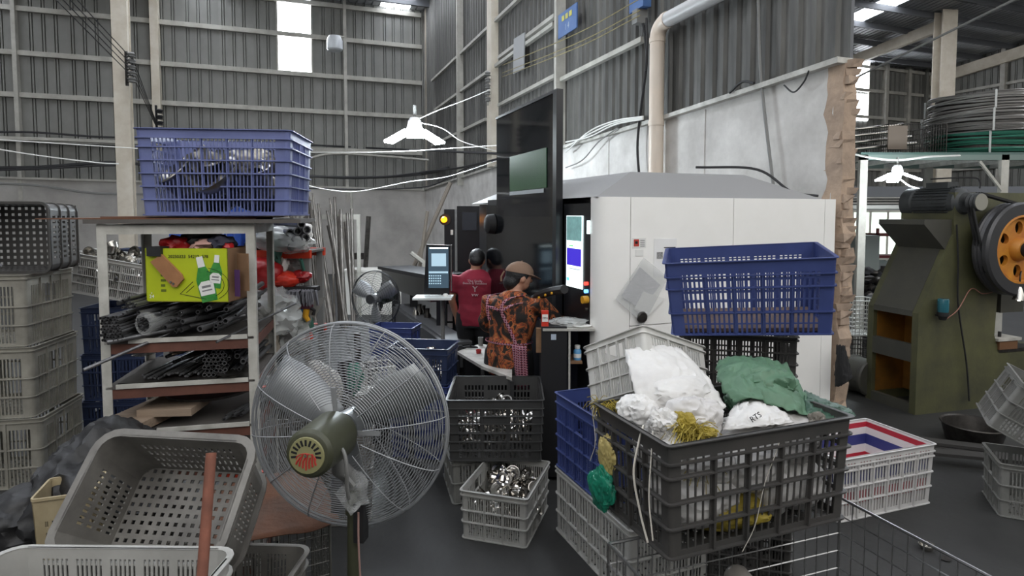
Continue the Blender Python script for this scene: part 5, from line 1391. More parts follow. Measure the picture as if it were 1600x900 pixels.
def FW(x, y, z): return F.location + Matrix.Rotation(FYAW, 3, 'Z') @ Vector((x, y, z))
def bag_at(nm, p, dims, m_, lab, seed, amp=.22, rz=0, fs=3, sub=5, cat='bag', tilt=(0, 0)):
    o = tag(blob(nm, m_, dims, amp, fs, seed, sub), lab, cat); o.location = p; o.rotation_euler = (tilt[0], tilt[1], rz); return o
# bags filling the crate, seen through its slots
bag_at('white_bag', FW(-.22, -.10, .15), (.17, .135, .12), M_BAGW, 'white bag low in the left of the dark crate', 1.3, .12)
bag_at('white_bag', FW(.02, -.11, .25), (.17, .125, .13), M_BAGW, 'white printed bag in the middle of the dark crate', 2.3, .12)
bag_at('white_bag', FW(.27, -.10, .13), (.13, .135, .115), M_BAGW, 'white bag low in the right of the dark crate', 3.3, .12)
bag_at('white_bag', FW(.27, -.10, .30), (.12, .13, .10), mat('grey_white_bag', 'b8b5b2', .6), 'greyish bag high in the right of the dark crate', 4.3, .14)
bag_at('white_bag', FW(.13, -.125, .13), (.10, .11, .11), M_BAGW, 'white bag low in the middle of the dark crate', 15.3, .1)
bag_at('white_bag', FW(-.19, -.13, .28), (.13, .105, .09), M_BAGW, 'white printed bag high in the left of the dark crate', 16.3, .1)
bag_at('yellow_bag', FW(-.10, -.12, .08), (.20, .115, .07), M_BAGY, 'yellow woven bag at the bottom of the dark crate', 5.3, .15)
bag_at('white_bag', FW(-.25, .0, .30), (.13, .2, .11), M_BAGW, 'white bag high at the back left of the dark crate', 6.3, .15)
bag_at('teal_bag', at(940, 762, 2.42), (.03, .08, .085), M_BAGT, 'teal bag bulging out of the left of the dark crate', 7.3, .3, R_(20))
bag_at('cream_bag', at(948, 710, 2.42), (.022, .06, .075), mat('cream_bag', 'b5a468', .6), 'cream bag bulging out above the teal bag', 7.9, .25, R_(20))
# draped sheets on top: a cloth grid sculpted over the heap
def drape(nm, m_, pts, nu, nv, lab, seed, wr=.02, cat='bag', th=.003, lift=0.0, fq=9):
    """pts: 4x4 control points (rows far to near), bicubic patch with creases"""
    def bez(P, t): a = 1 - t; return P[0] * a ** 3 + P[1] * 3 * a * a * t + P[2] * 3 * a * t * t + P[3] * t ** 3
    mb = MB(); sd = Vector((seed, seed * 2, seed * 3))
    for i in range(nu + 1):
        for j in range(nv + 1):
            u_, v_ = i / nu, j / nv
            p = bez([bez([Vector(q) for q in row], v_) for row in pts], u_)
            w = wr * (1 - 2 * abs(noise.noise(Vector((u_ * fq * .45, v_ * fq, 0)) + sd))) + wr * .6 * noise.noise(Vector((u_ * fq * 2, v_ * fq * 1.3, 4)) + sd)
            p = p + Vector((w * .3, -w * .5, w)); mb.v.append(tuple(p))
    for i in range(nu):
        for j in range(nv): k = i * (nv + 1) + j; mb.f.append((k, k + 1, k + nv + 2, k + nv + 1))
    o = tag(mb.build(nm, m_, None, True, .9), lab, cat); md = o.modifiers.new('thickness', 'SOLIDIFY'); md.thickness = th; return o
zt_ = .785 + .42
def pp(x, y, D): return at(x, y, D)
# big white sack sheet: pixels in the photo taken at their own depth over the crate
M_BAGW1 = M_BAGW
drape('white_sack', M_BAGW, [[pp(975, 550, 2.72), pp(1005, 540, 2.75), pp(1040, 542, 2.78), pp(1062, 548, 2.78)],
                             [pp(985, 590, 2.5), pp(1020, 552, 2.6), pp(1070, 555, 2.65), pp(1100, 585, 2.65)],
                             [pp(990, 628, 2.42), pp(1040, 600, 2.38), pp(1090, 590, 2.45), pp(1120, 610, 2.52)],
                             [pp(1000, 648, 2.46), pp(1050, 640, 2.40), pp(1100, 655, 2.38), pp(1132, 640, 2.45)]], 30, 30, 'big white woven sack flung over the top of the dark crate', 1.0, .012)
bag_at('white_sack', at(1060, 612, 2.52), (.15, .11, .07), M_BAGW, 'white sack bulging under the flung white sack', 8.8, .1, .4)
bag_at('white_bag', at(1000, 645, 2.42), (.085, .09, .075), M_BAGW, 'crumpled white bag at the left of the heap', 9.3, .2, .2, fs=3)
bag_at('white_bag', at(1085, 655, 2.32), (.12, .09, .09), mat('clear_white_bag', 'c9c6c4', .35), 'glossy white bag in the middle of the heap', 10.3, .16, .2, fs=3)
bag_at('white_bag', at(1035, 665, 2.26), (.055, .06, .06), M_BAGW, 'small white bag hanging at the crate rim', 10.9, .3, .2, fs=4)
drape('white_bag', M_BAGW, [[pp(1150, 628, 2.55), pp(1165, 620, 2.5), pp(1190, 622, 2.5), pp(1210, 625, 2.52)],
                            [pp(1140, 645, 2.4), pp(1165, 632, 2.36), pp(1195, 632, 2.36), pp(1222, 645, 2.42)],
                            [pp(1132, 660, 2.3), pp(1160, 650, 2.26), pp(1200, 648, 2.26), pp(1232, 658, 2.32)],
                            [pp(1128, 676, 2.27), pp(1160, 674, 2.24), pp(1200, 668, 2.26), pp(1238, 664, 2.3)]], 24, 24, 'white lettered bag at the front of the heap', 3.0, .012)
bag_at('white_bag', at(1180, 668, 2.42), (.13, .09, .06), M_BAGW, 'white bag under the lettered bag', 11.9, .25, .4)
t_ = bpy.data.objects['white_bag']
tx = text_part('bag_lettering', 'RTS', .03, M_INK, None, at(1181, 652, 2.245), (R_(62), R_(-24), R_(18)))
tag(tx, 'small black letters printed on the front white bag', 'print')
# green sack
drape('green_sack', M_BAGG, [[pp(1122, 566, 2.78), pp(1150, 556, 2.8), pp(1190, 560, 2.8), pp(1225, 572, 2.8)],
                             [pp(1112, 590, 2.6), pp(1150, 560, 2.62), pp(1210, 560, 2.66), pp(1255, 600, 2.68)],
                             [pp(1130, 610, 2.5), pp(1165, 585, 2.46), pp(1220, 590, 2.5), pp(1262, 640, 2.52)],
                             [pp(1142, 632, 2.46), pp(1180, 618, 2.4), pp(1225, 640, 2.38), pp(1262, 655, 2.42)]], 34, 30, 'green woven sack lying over the back right of the heap', 5.0, .016, fq=8)
bag_at('green_sack', at(1185, 610, 2.60), (.17, .13, .11), M_BAGG, 'green sack bulging under the loose green sack', 12.8, .22, .3)
drape('green_sack', mat('dark_green_woven', '3c5a4a', .5, col2='2e4a3c', scale=9, bump=.4, bscale=40), [[pp(1255, 612, 2.62), pp(1275, 622, 2.62), pp(1300, 632, 2.62), pp(1325, 640, 2.6)],
                             [pp(1255, 628, 2.52), pp(1280, 636, 2.5), pp(1305, 640, 2.5), pp(1330, 645, 2.5)],
                             [pp(1258, 645, 2.44), pp(1285, 646, 2.42), pp(1310, 646, 2.44), pp(1334, 648, 2.44)],
                             [pp(1262, 662, 2.40), pp(1290, 656, 2.38), pp(1312, 654, 2.40), pp(1336, 652, 2.42)]], 24, 24, 'dark green frayed sack edge at the right crate corner', 7.0, .008, fq=12)
# yellow straw-like twine
def twine(nm, lab, c, n, sp, L, m_, seed):
    r2 = random.Random(seed); mb = MB()
    for i in range(n):
        p = c + Vector((r2.uniform(-1, 1) * sp[0], r2.uniform(-1, 1) * sp[1], r2.uniform(-.4, .4) * sp[2])); d = Vector((r2.uniform(-1, 1), r2.uniform(-1, .4), r2.uniform(-.9, .5))).normalized()
        mb.loft([p, p + d * L * .5 + Vector((0, 0, .008)), p + d * L + Vector((0, 0, -.012))], .0016, seg=3)
    return tag(mb.build(nm, m_), lab, 'twine', kind='stuff')
bag_at('yellow_bag', at(1070, 668, 2.24), (.05, .05, .055), M_BAGY, 'yellow woven rag hanging at the crate rim', 13.3, .3)
bag_at('yellow_bag', at(1105, 676, 2.2), (.035, .03, .02), M_BAGY, 'scrap of yellow rag on the crate rim', 13.9, .3)
twine('yellow_twine', 'frayed yellow twine on the front rim of the dark crate', at(1078, 672, 2.2), 120, (.06, .03, .05), .07, M_BAGY, 3)
twine('yellow_twine', 'frayed yellow twine on the left rim of the dark crate', at(945, 632, 2.52), 80, (.05, .04, .03), .05, M_BAGY, 4)
twine('yellow_twine', 'frayed yellow twine inside the dark crate front', at(1095, 725, 2.2), 90, (.05, .02, .08), .07, M_BAGY, 5)
bag_at('grey_rope', at(1275, 660, 2.38), (.03, .03, .035), mat('rope_grey', '77726a', .9), 'knotted grey rope end at the crate rim', 14.1, .4, cat='rope')
def string(pts, lab, r=.0028, m_=mat('string_white', 'b9b4aa', .8)): cable('white_string', [at(*p) for p in pts], r, m_, lab, 'string', seg=5)
string(((1005, 665, 2.23), (998, 690, 2.16), (990, 740, 2.10), (1000, 800, 2.06), (1012, 848, 2.02)), 'white string hanging down the left side of the dark crate', .004)
string(((1020, 674, 2.19), (1017, 720, 2.10), (1014, 780, 2.05), (1020, 845, 2.0)), 'second white string hanging nearer the crate corner')
string(((1222, 668, 2.26), (1215, 700, 2.2), (1195, 755, 2.18), (1180, 820, 2.16), (1160, 862, 2.14)), 'thin string hanging down the front of the dark crate', .0016)
string(((925, 640, 2.5), (930, 690, 2.44), (922, 720, 2.45)), 'thin pale string at the back corner of the dark crate', .0016)
# floor bits at right
o = tag(MB().lathe([(0, .002), (.03, .0), (.045, .03), (.04, .03), (.028, .005), (0, .006)], 18).build('metal_saucer', M_STEEL, None, True), 'shiny metal saucer lying on the floor at the right', 'saucer'); o.location = at_z(1448, 858, .001)
o = tag(MB().lathe([(0, .0), (.02, .0), (.03, .006), (0, .008)], 14).build('metal_washer', M_STEELD, None, True), 'small metal disc on the floor beside the shiny saucer', 'disc'); o.location = at_z(1477, 874, .001)
# ================================================================ PEOPLE
def remesh(mb, voxel, smooth_it=3):
    me = mb.mesh('tmp'); o = bpy.data.objects.new('tmp', me); COL.objects.link(o)
    m = o.modifiers.new('r', 'REMESH'); m.mode = 'VOXEL'; m.voxel_size = voxel
    s = o.modifiers.new('s', 'SMOOTH'); s.iterations = smooth_it; s.factor = .5
    dg = bpy.context.evaluated_depsgraph_get(); dg.update()
    out = bpy.data.meshes.new_from_object(o.evaluated_get(dg)); bpy.data.objects.remove(o)
    out.polygons.foreach_set('use_smooth', [True] * len(out.polygons)); return out
def ellipsoid(mb, c, rx, ry, rz, rot=None, seg=16, rings=10):
    vs = []; c = Vector(c)
    for i in range(rings + 1):
        th = PI * i / rings
        for k in range(seg):
            p = Vector((rx * math.sin(th) * math.cos(2 * PI * k / seg), ry * math.sin(th) * math.sin(2 * PI * k / seg), rz * math.cos(th)))
            vs.append(c + (rot @ p if rot else p))
    fs = []
    for i in range(rings):
        for k in range(seg): l = (k + 1) % seg; fs.append((i * seg + k, (i + 1) * seg + k, (i + 1) * seg + l, i * seg + l))
    mb.add(vs, fs)
def limb(mb, pts, rs, seg=12):
    c = curve_pts(pts, 18); mb.loft(c, _interp(rs, len(c)), seg=seg)
def _interp(rs, n):
    out = []
    for i in range(n):
        t = i / (n - 1) * (len(rs) - 1); k = min(int(t), len(rs) - 2); out.append(rs[k] + (rs[k + 1] - rs[k]) * (t - k))
    return out
def hand(mb, wrist, d, palm_n, side, curl=.5, s=1.0):
    """wrist point, d finger direction, palm normal, side = thumb direction"""
    d = Vector(d).normalized(); n = Vector(palm_n); n = (n - d * n.dot(d)).normalized(); t = Vector(side); t = (t - d * t.dot(d) - n * t.dot(n)).normalized()
    mb.loft([wrist, wrist + d * .04 * s, wrist + d * .085 * s], [.026 * s, .038 * s, .04 * s], [.02 * s, .016 * s, .014 * s], side=t, seg=10)
    for k, (off, L) in enumerate(((.030, .07), (.010, .08), (-.010, .075), (-.029, .058))):
        b = wrist + d * .082 * s + t * off * s; L *= s
        p1 = b + d * L * .45 + n * L * .15 * curl; p2 = p1 + (d * (1 - curl * .6) + n * curl).normalized() * L * .32; p3 = p2 + (d * (1 - curl) + n * curl * 1.2).normalized() * L * .25
        mb.loft([b - d * .02, b, p1, p2, p3], [.009 * s, .0095 * s, .009 * s, .008 * s, .006 * s], seg=8)
    b = wrist + d * .025 * s + t * .03 * s
    mb.loft([b - t * .01, b + (d + t).normalized() * .03 * s, b + (d * 1.2 + t * .5 + n * .5).normalized() * .06 * s], [.012 * s, .011 * s, .008 * s], seg=8)
def person(label, loc, yaw, J, shirt_m, hair_m, sleeve, hem, cap=False, lean=0.0):
    """J: joint dictionary in local metres (x right, y forward)"""
    P = thing('person', label, 'person', loc, yaw)
    V = {k: Vector(v) for k, v in J.items() if hasattr(v, '__len__')}
    b = MB()
    hip, chest, neck, head = V['hip'], V['chest'], V['neck'], V['head']
    W = J['w']
    def torso(mb, g, z_from_hip=-.06):
        pts = [hip + Vector((0, 0, z_from_hip)), hip + Vector((0, 0, .03)), hip.lerp(chest, .4), hip.lerp(chest, .75), chest, chest.lerp(neck, .45), chest.lerp(neck, .78), neck + Vector((0, 0, -.005))]
        ra = [W * .86, W * .9, W * .80, W * .92, W, W * .98, W * .62, W * .30]; rb = [.115, .12, .105, .115, .12, .10, .075, .052]
        mb.loft(pts, [r + g for r in ra], [r + g for r in rb], side=(1, 0, 0), seg=20)
    torso(b, 0)
    b.loft([neck + Vector((0, 0, -.05)), neck + Vector((0, .004, .03)), head + Vector((0, -.01, -.06))], [.052, .05, .052], seg=14)
    hr = Matrix.Rotation(J.get('head_yaw', 0), 3, 'Z') @ Matrix.Rotation(J.get('head_pitch', 0), 3, 'X')
    ellipsoid(b, head, .074, .094, .112, hr); ellipsoid(b, head + hr @ Vector((0, .03, -.055)), .055, .06, .055, hr)
    b.loft([head + hr @ Vector((0, .085, .02)), head + hr @ Vector((0, .108, -.022)), head + hr @ Vector((0, .09, -.03))], [.008, .014, .010], seg=8)
    for s in (-1, 1): ellipsoid(b, head + hr @ Vector((s * .076, -.008, -.012)), .010, .022, .032, hr, 8, 6)
    for s, n in ((-1, 'l'), (1, 'r')):
        sh, el, wr = V['sh_' + n], V['el_' + n], V['wr_' + n]
        limb(b, [sh, sh.lerp(el, .5), el, el.lerp(wr, .5), wr], [.052, .046, .038, .036, .025])
        hand(b, wr, J['hd_' + n], J['hn_' + n], J['ht_' + n], .45)
        kn, an = V['kn_' + n], V['an_' + n]
        limb(b, [hip + Vector((s * W * .48, 0, -.02)), kn, an], [.085, .055, .04])
        b.loft([an + Vector((0, -.05, -.05)), an + Vector((0, .02, -.045)), an + Vector((0, .12, -.06)), an + Vector((0, .18, -.065))], [.03, .038, .036, .02], [.03, .04, .025, .015], side=(1, 0, 0), seg=10)
    me = remesh(b, .0085, 2); link('body', me, M_SKIN, P)
    # shirt
    sm = MB(); torso(sm, .014, hem)
    for n in 'lr':
        sh, el, wr = V['sh_' + n], V['el_' + n], V['wr_' + n]
        path = [sh, sh.lerp(el, .5), el] if sleeve < 1 else [sh, sh.lerp(el, .5), el, el.lerp(wr, .5), el.lerp(wr, .92)]
        if sleeve < 1: path = [sh, sh.lerp(el, .45), sh.lerp(el, sleeve)]
        limb(sm, path, [.078, .07, .066] if sleeve < 1 else [.075, .065, .056, .052, .042])
    sme = remesh(sm, .013, 3)
    for v in sme.vertices:      # cloth folds
        f = .006 * noise.noise(Vector((v.co.x * 9, v.co.y * 9, v.co.z * 14))) + .004 * (1 - 2 * abs(noise.noise(Vector((v.co.x * 6 + v.co.z * 7, v.co.y * 6, v.co.z * 5)))))
        v.co += v.normal * f
    link('shirt', sme, shirt_m, P)
    tm = MB()
    for s, n in ((-1, 'l'), (1, 'r')): limb(tm, [hip + Vector((s * W * .45, 0, .04)), hip + Vector((s * W * .5, 0, -.1)), V['kn_' + n], V['an_' + n] + Vector((0, 0, -.01))], [.105, .108, .078, .066])
    tm.loft([hip + Vector((0, 0, -.12)), hip + Vector((0, 0, .06))], [W * .92, W * .92], [.125, .125], side=(1, 0, 0), seg=20)
    link('trousers', remesh(tm, .015, 2), M_TROUSER, P)
    for n in 'lr':
        a = V['an_' + n]; mb = MB(); mb.loft([a + Vector((0, -.075, -.055)), a + Vector((0, -.06, -.05)), a + Vector((0, .05, -.045)), a + Vector((0, .15, -.06)), a + Vector((0, .2, -.068))], [.03, .045, .048, .045, .02], [.02, .04, .04, .025, .012], side=(1, 0, 0), seg=12); mb.build('shoe', M_SHOE, P, True)
    # hair shell
    hm = MB(); ellipsoid(hm, head + hr @ Vector((0, -.016, .022)), .083, .096, .108, hr); 
    if cap: ellipsoid(hm, head + hr @ Vector((0, -.06, -.05)), .066, .055, .075, hr)
    else: ellipsoid(hm, head + hr @ Vector((0, -.05, -.02)), .073, .06, .07, hr)
    hme = remesh(hm, .012, 1)
    bm = bmesh.new(); bm.from_mesh(hme)
    kill = [v for v in bm.verts if (hr.inverted() @ (v.co - head)).y > .045 and (hr.inverted() @ (v.co - head)).z < .06]
    bmesh.ops.delete(bm, geom=kill, context='VERTS'); bm.to_mesh(hme); bm.free()
    link('hair', hme, hair_m, P)
    for s in (-1, 1):
        mb = MB(); ellipsoid(mb, head + hr @ Vector((s * .03, .082, .008)), .012, .008, .007, hr, 8, 6); mb.build('eye', M_INK, P, True)
    mb = MB(); ellipsoid(mb, head + hr @ Vector((0, .082, -.058)), .022, .008, .007, hr, 8, 6); mb.build('mouth', mat('lips', '9a5a50', .6), P, True)
    return P, V, hr
# man in a red T-shirt
mq = at(742, 470, 6.7)
J = dict(w=.185, hip=(0, 0, .86), chest=(0, .03, 1.20), neck=(0, .04, 1.385), head=(.005, .085, 1.485), head_pitch=-.35, head_yaw=.1,
         sh_l=(-.185, .02, 1.31), el_l=(-.235, -.01, 1.06), wr_l=(-.215, .07, .84), hd_l=(.05, .15, -1), hn_l=(1, 0, 0), ht_l=(0, 1, 0),
         sh_r=(.185, .02, 1.31), el_r=(.25, .10, 1.08), wr_r=(.16, .32, 1.02), hd_r=(-.2, 1, .1), hn_r=(0, 0, -1), ht_r=(-1, 0, 0),
         kn_l=(-.1, .03, .47), an_l=(-.11, -.02, .075), kn_r=(.1, .03, .47), an_r=(.11, -.02, .075))
Pm, V, hr = person('person in a red T-shirt seen from behind at the machine', (mq.x, mq.y, 0), R_(-10), J, M_TSHIRT, M_HAIR, .75, -.10)
Pm.scale = (1.12, 1.1, 1)
for i, (t_txt, z, s) in enumerate((('The Smile', 1.27, .038), ('Beach & Sunshine', 1.245, .034), ('Y', 1.18, .09), ('vw', 1.12, .06))):
    o = text_part('shirt_print', t_txt, s, mat('print_white', 'c0a8ac', .8), Pm, (.03, -.128 if z > 1.2 else -.122, z), (PI / 2 - .05, 0, 0), .004)
# woman in camouflage shirt and cap
wq = at(795, 500, 4.95)
J = dict(w=.175, hip=(0, 0, .84), chest=(0, .05, 1.17), neck=(0, .085, 1.36), head=(.01, .13, 1.47), head_pitch=-.22, head_yaw=-.55,
         sh_l=(-.175, .05, 1.29), el_l=(-.245, .08, 1.05), wr_l=(-.16, .26, .93), hd_l=(.3, 1, -.2), hn_l=(1, 0, -.3), ht_l=(0, 0, 1),
         sh_r=(.175, .06, 1.29), el_r=(.30, .20, 1.10), wr_r=(.36, .42, 1.13), hd_r=(.15, 1, .05), hn_r=(0, 0, -1), ht_r=(-1, 0, 0),
         kn_l=(-.1, .03, .46), an_l=(-.11, -.02, .075), kn_r=(.1, .03, .46), an_r=(.11, -.02, .075))
Pw, V, hr = person('person in an orange camouflage shirt and brown cap at the controls', (wq.x, wq.y, 0), R_(-32), J, M_CAMO, M_HAIR, 1.0, -.16, cap=True)
Pw.scale = (1.18, 1.15, 1)
hd = V['head']
cm = MB(); n = 18
for i in range(8):
    th = PI / 2 * i / 7
    for k in range(n):
        a = 2 * PI * k / n; p = Vector((.092 * math.cos(a) * math.cos(th), .108 * math.sin(a) * math.cos(th), .098 * math.sin(th))); cm.v.append(tuple(hd + hr @ (p + Vector((0, -.008, .035)))))
for i in range(7):
    for k in range(n): l = (k + 1) % n; cm.f.append((i * n + k, i * n + l, (i + 1) * n + l, (i + 1) * n + k))
cap = cm.build('cap', M_CAP, Pw, True)
vm = MB()
for i in range(5):
    f = i / 4
    for k in range(9):
        a = PI * (k / 8) ; x = .088 * math.cos(a); y0 = .095 * math.sin(a) * .9
        vm.v.append(tuple(hd + hr @ Vector((x * (1 - .1 * f), y0 + f * .085 * math.sin(a) ** .5 + .004, .036 - f * .03 * math.sin(a)))))
for i in range(4):
    for k in range(8): q = i * 9 + k; vm.f.append((q, q + 1, q + 10, q + 9))
o = vm.build('visor', M_CAP, cap, True); md = o.modifiers.new('thickness', 'SOLIDIFY'); md.thickness = .006
mb = MB(); ellipsoid(mb, hd + hr @ Vector((0, -.008, .135)), .008, .008, .005, None, 8, 5); mb.build('button', M_CAP, cap)
mb = MB(); mb.loft([hd + hr @ Vector((-.03, -.115, .03)), hd + hr @ Vector((-.035, -.128, -.02)), hd + hr @ Vector((-.03, -.122, -.06))], .007, seg=6); mb.build('strap', M_CAP, cap)
# plaid apron straps on the back
def strap(pts, w, nm='apron_strap'):
    mb = MB(); mb.loft(curve_pts([Vector(p) for p in pts], 16), [w] * len(curve_pts([Vector(p) for p in pts], 16)), [.003] * len(curve_pts([Vector(p) for p in pts], 16)), side=(1, 0, .2), seg=8); return mb.build(nm, M_PLAID, Pw, True)
strap([(-.10, .04, 1.335), (-.13, -.06, 1.32), (-.12, -.094, 1.22), (-.10, -.098, 1.13)], .013)
strap([(.10, .03, 1.335), (.03, -.075, 1.31), (.0, -.10, 1.22), (.06, -.108, 1.1), (.11, -.112, 1.0), (.13, -.115, .94)], .014)
strap([(-.13, -.09, 1.24), (-.06, -.102, 1.235), (.0, -.104, 1.22), (.08, -.09, 1.27), (.13, -.03, 1.285)], .011)
mb = MB()
for i in range(9):
    f = i / 8
    for k in range(5): mb.v.append((.10 + .028 * k + .02 * f, -.125 + .012 * math.sin(k * 2 + f * 3) + .02 * f, .96 - .36 * f))
for i in range(8):
    for k in range(4): q = i * 5 + k; mb.f.append((q, q + 1, q + 6, q + 5))
o = mb.build('apron_tail', M_PLAID, Pw, True); md = o.modifiers.new('thickness', 'SOLIDIFY'); md.thickness = .004
mb = MB(); mb.loft([(.168 * math.cos(a) * 1.06, .118 * math.sin(a) * 1.12, .955) for a in [2 * PI * k / 24 for k in range(24)]], .008, [.004] * 24, side=(0, 0, 1), seg=6, closed=True); mb.build('apron_belt', M_PLAID, Pw, True)

# ================================================================ POWER PRESS
PR = thing('power_press', 'oily olive green power press with ochre flywheel at the right', 'press', (4.02, 5.9, 0), R_(15))
PWd = .60      # width along local y; local x along the side
prof_ = [(0, 0), (0, 1.02), (.40, 1.80), (.40, 2.22), (1.75, 2.22), (1.75, 1.5), (1.25, 1.28), (1.02, 1.22), (1.0, .75), (1.08, .56), (1.95, .56), (1.95, 0)]
for y0 in (0, PWd - .07):
    mb = MB(); mb.prism(prof_, y0, y0 + .07, lambda a, b, h: (a, h, b)); mb.build('side_frame', M_OLIVE, PR, fix=True)
# back plates with two openings (seen from the left)
def bk_plate(nm, z0, z1, y0, y1, m_, x=.0): MB().bx(x, x + .05, y0, y1, z0, z1).build(nm, m_, PR)
bk_plate('back_rail', .98, 1.04, .0701, PWd - .0701, M_OILY); bk_plate('back_rail', .52, .70, .0701, PWd - .0701, M_OILY); bk_plate('back_rail', 0, .10, .0701, PWd - .0701, M_OILY)
mb = MB(); mb.prism([(.0, 1.03), (.39, 1.79), (.45, 1.79), (.06, 1.03)], .0701, PWd - .0701, lambda a, b, h: (a, h, b)); mb.build('sloped_plate', M_OILY, PR, fix=True)
MB().bx(.42, .46, .0701, PWd - .0701, .1, 1.0).build('inner_web', M_OCHRE, PR); MB().bx(.05, .42, .0701, .078, .1, 1.0).build('inner_cheek', M_OCHRE, PR); MB().bx(.05, .42, PWd - .078, PWd - .0701, .1, 1.0).build('inner_cheek', M_OCHRE, PR)
MB().bx(.40, 1.72, .0701, PWd - .0701, 1.85, 2.2).build('crown', M_OLIVE, PR)
mb = MB(); mb.bx(1.05, 1.93, .0701, PWd - .0701, .46, .56); mb.build('bed', M_OLIVE, PR); MB().bx(1.03, 1.08, .0701, PWd - .0701, .5, 1.2).build('throat_plate', M_OILY, PR)
mb = MB(); mb.bx(1.28, 1.6, .15, .45, .95, 1.55); mb.build('ram', M_OILY, PR)
MB().bx(1.06, 1.62, .0, .5, .565, .60).build('bolster', M_STEELD, PR); MB().bx(1.05, 1.30, -.02, .3, .60, .69).build('die_block', mat('die_brown', '6a4a30', .6), PR); MB().bx(1.02, 1.34, -.03, .2, .69, .72).build('die_plate', M_ANGLE, PR)
mb = MB(); mb.cyl((1.14, .05, .72), (1.14, .05, .775), .016, 10); mb.build('die_bolt', M_MATT, PR)
# motor bracket and motor (axis along local y)
mx, mz = .52, 2.12
mb = MB(); mb.prism([(.05, 1.9), (.42, 1.56), (.46, 1.9), (.70, 1.92), (.70, 1.95), (.05, 1.95)], .02, .55, lambda a, b, h: (a, h, b)); mb.build('motor_bracket', M_OILY, PR, fix=True)
mb = MB(); mb.loft([(mx, -.02, mz), (mx, .02, mz), (mx, .06, mz), (mx, .46, mz), (mx, .48, mz), (mx, .60, mz), (mx, .63, mz)], [.10, .145, .15, .15, .162, .16, .12], seg=28); mot = mb.build('motor', M_MOTOR, PR, True, .5)
for k in range(28):
    a = 2 * PI * k / 28; d = Vector((math.cos(a), 0, math.sin(a)))
    mb = MB(); mb.beam(Vector((mx, .07, mz)) + d * .155, Vector((mx, .45, mz)) + d * .155, .006, .02, up=d); mb.build('cooling_fin', M_MOTOR, mot)
mb = MB(); mb.bx(mx - .07, mx + .07, .12, .36, mz + .14, mz + .21); mb.build('terminal_box', M_MOTOR, mot)
mb = MB(); mb.loft([(mx + .05, -.15, mz + .0), (mx + .05, -.15, mz + .0)], .01, seg=4); 
mb = MB(); mb.loft([(mx, .02, mz), (mx, -.14, mz)], [.02, .02], seg=10); mb.build('motor_shaft', M_STEELD, mot, True)
mb = MB(); mb.lathe([(0, -.05), (.085, -.05), (.09, -.04), (.075, -.02), (.09, 0), (.075, .02), (.09, .04), (.085, .05), (0, .05)], 28); o = mb.build('pulley', M_MOTOR, PR, True, .5); o.location = (mx, -.12, mz); o.rotation_euler = (PI / 2, 0, 0)
mb = MB(); mb.cyl((mx, -.171, mz), (mx, -.175, mz), .082, 28); mb.build('pulley_face', mat('pulley_pale', '8c8a80', .5), PR, True)
# flywheel
fx, fz, RO = .97, 1.655, .465
fw = bpy.data.objects.new('flywheel_rim', None)
mb = MB(); mb.lathe([(.33, -.08), (RO - .02, -.08), (RO, -.06), (RO, -.035), (RO - .015, -.02), (RO, -.005), (RO - .015, .02), (RO, .035), (RO, .07), (RO - .02, .09), (.33, .09), (.33, -.08)], 56)
fwo = mb.build('flywheel', M_TYRE, PR, True, .5); fwo.location = (fx, -.17, fz); fwo.rotation_euler = (PI / 2, 0, 0)
# disc with six oval holes
def disc_with_holes(R, nh, rc_, ra_, rb_, t, seg=72):
    import mathutils
    bm = bmesh.new()
    def loop(pts): 
        vs = [bm.verts.new((x, y, 0)) for x, y in pts]; return [bm.edges.new((vs[i], vs[(i + 1) % len(vs)])) for i in range(len(vs))]
    ed = loop([(R * math.cos(2 * PI * k / seg), R * math.sin(2 * PI * k / seg)) for k in range(seg)])
    for h in range(nh):
        a = 2 * PI * h / nh + PI / 2
        ed += loop([(math.cos(a) * (rc_ + ra_ * math.cos(q)) - math.sin(a) * rb_ * math.sin(q), math.sin(a) * (rc_ + ra_ * math.cos(q)) + math.cos(a) * rb_ * math.sin(q)) for q in [2 * PI * k / 20 for k in range(20)]])
    bmesh.ops.triangle_fill(bm, use_beauty=True, use_dissolve=False, edges=ed)
    r = bmesh.ops.extrude_face_region(bm, geom=bm.faces[:]); bmesh.ops.translate(bm, verts=[v for v in r['geom'] if isinstance(v, bmesh.types.BMVert)], vec=(0, 0, t))
    bmesh.ops.recalc_face_normals(bm, faces=bm.faces[:])
    me = bpy.data.meshes.new('disc'); bm.to_mesh(me); bm.free(); return me
o = link('flywheel_web', disc_with_holes(.335, 6, .215, .062, .05, .04), M_YWHEEL, fwo); o.location = (0, 0, -.0)
mb = MB(); mb.lathe([(.33, .05), (.34, .06), (.34, .09), (.32, .092), (.31, .05)], 48); mb.build('flywheel_step', M_YWHEEL, fwo, True)
mb = MB(); mb.lathe([(0, .0), (.12, .04), (.11, .08), (.085, .11), (.075, .11), (0, .11)], 28); mb.build('hub_boss', M_YWHEEL, fwo, True)
mb = MB(); mb.lathe([(.07, .1), (.072, .16), (.06, .175), (.045, .175), (.045, .2), (.02, .205), (0, .205)], 20); mb.build('shaft_end', M_MATT, fwo, True)
mb = MB(); mb.lathe([(.335, -.05), (0, -.05)], 40); mb.build('rear_disc', M_OILY, fwo)
for yb in (-.10, -.13, -.15):
    e0 = Vector((mx - .075, yb - .0, mz - .05)); e1 = Vector((fx - .40, yb - .06, fz - .22)); mb = MB(); mb.beam(e0, e1, .022, .012, up=Vector((0, 1, 0))); mb.build('drive_belt', M_BELT, PR)
    e0 = Vector((mx + .02, yb, mz + .088)); e1 = Vector((fx - .04, yb - .06, fz + .455)); mb = MB(); mb.beam(e0, e1, .022, .012, up=Vector((0, 1, 0))); mb.build('drive_belt', M_BELT, PR)
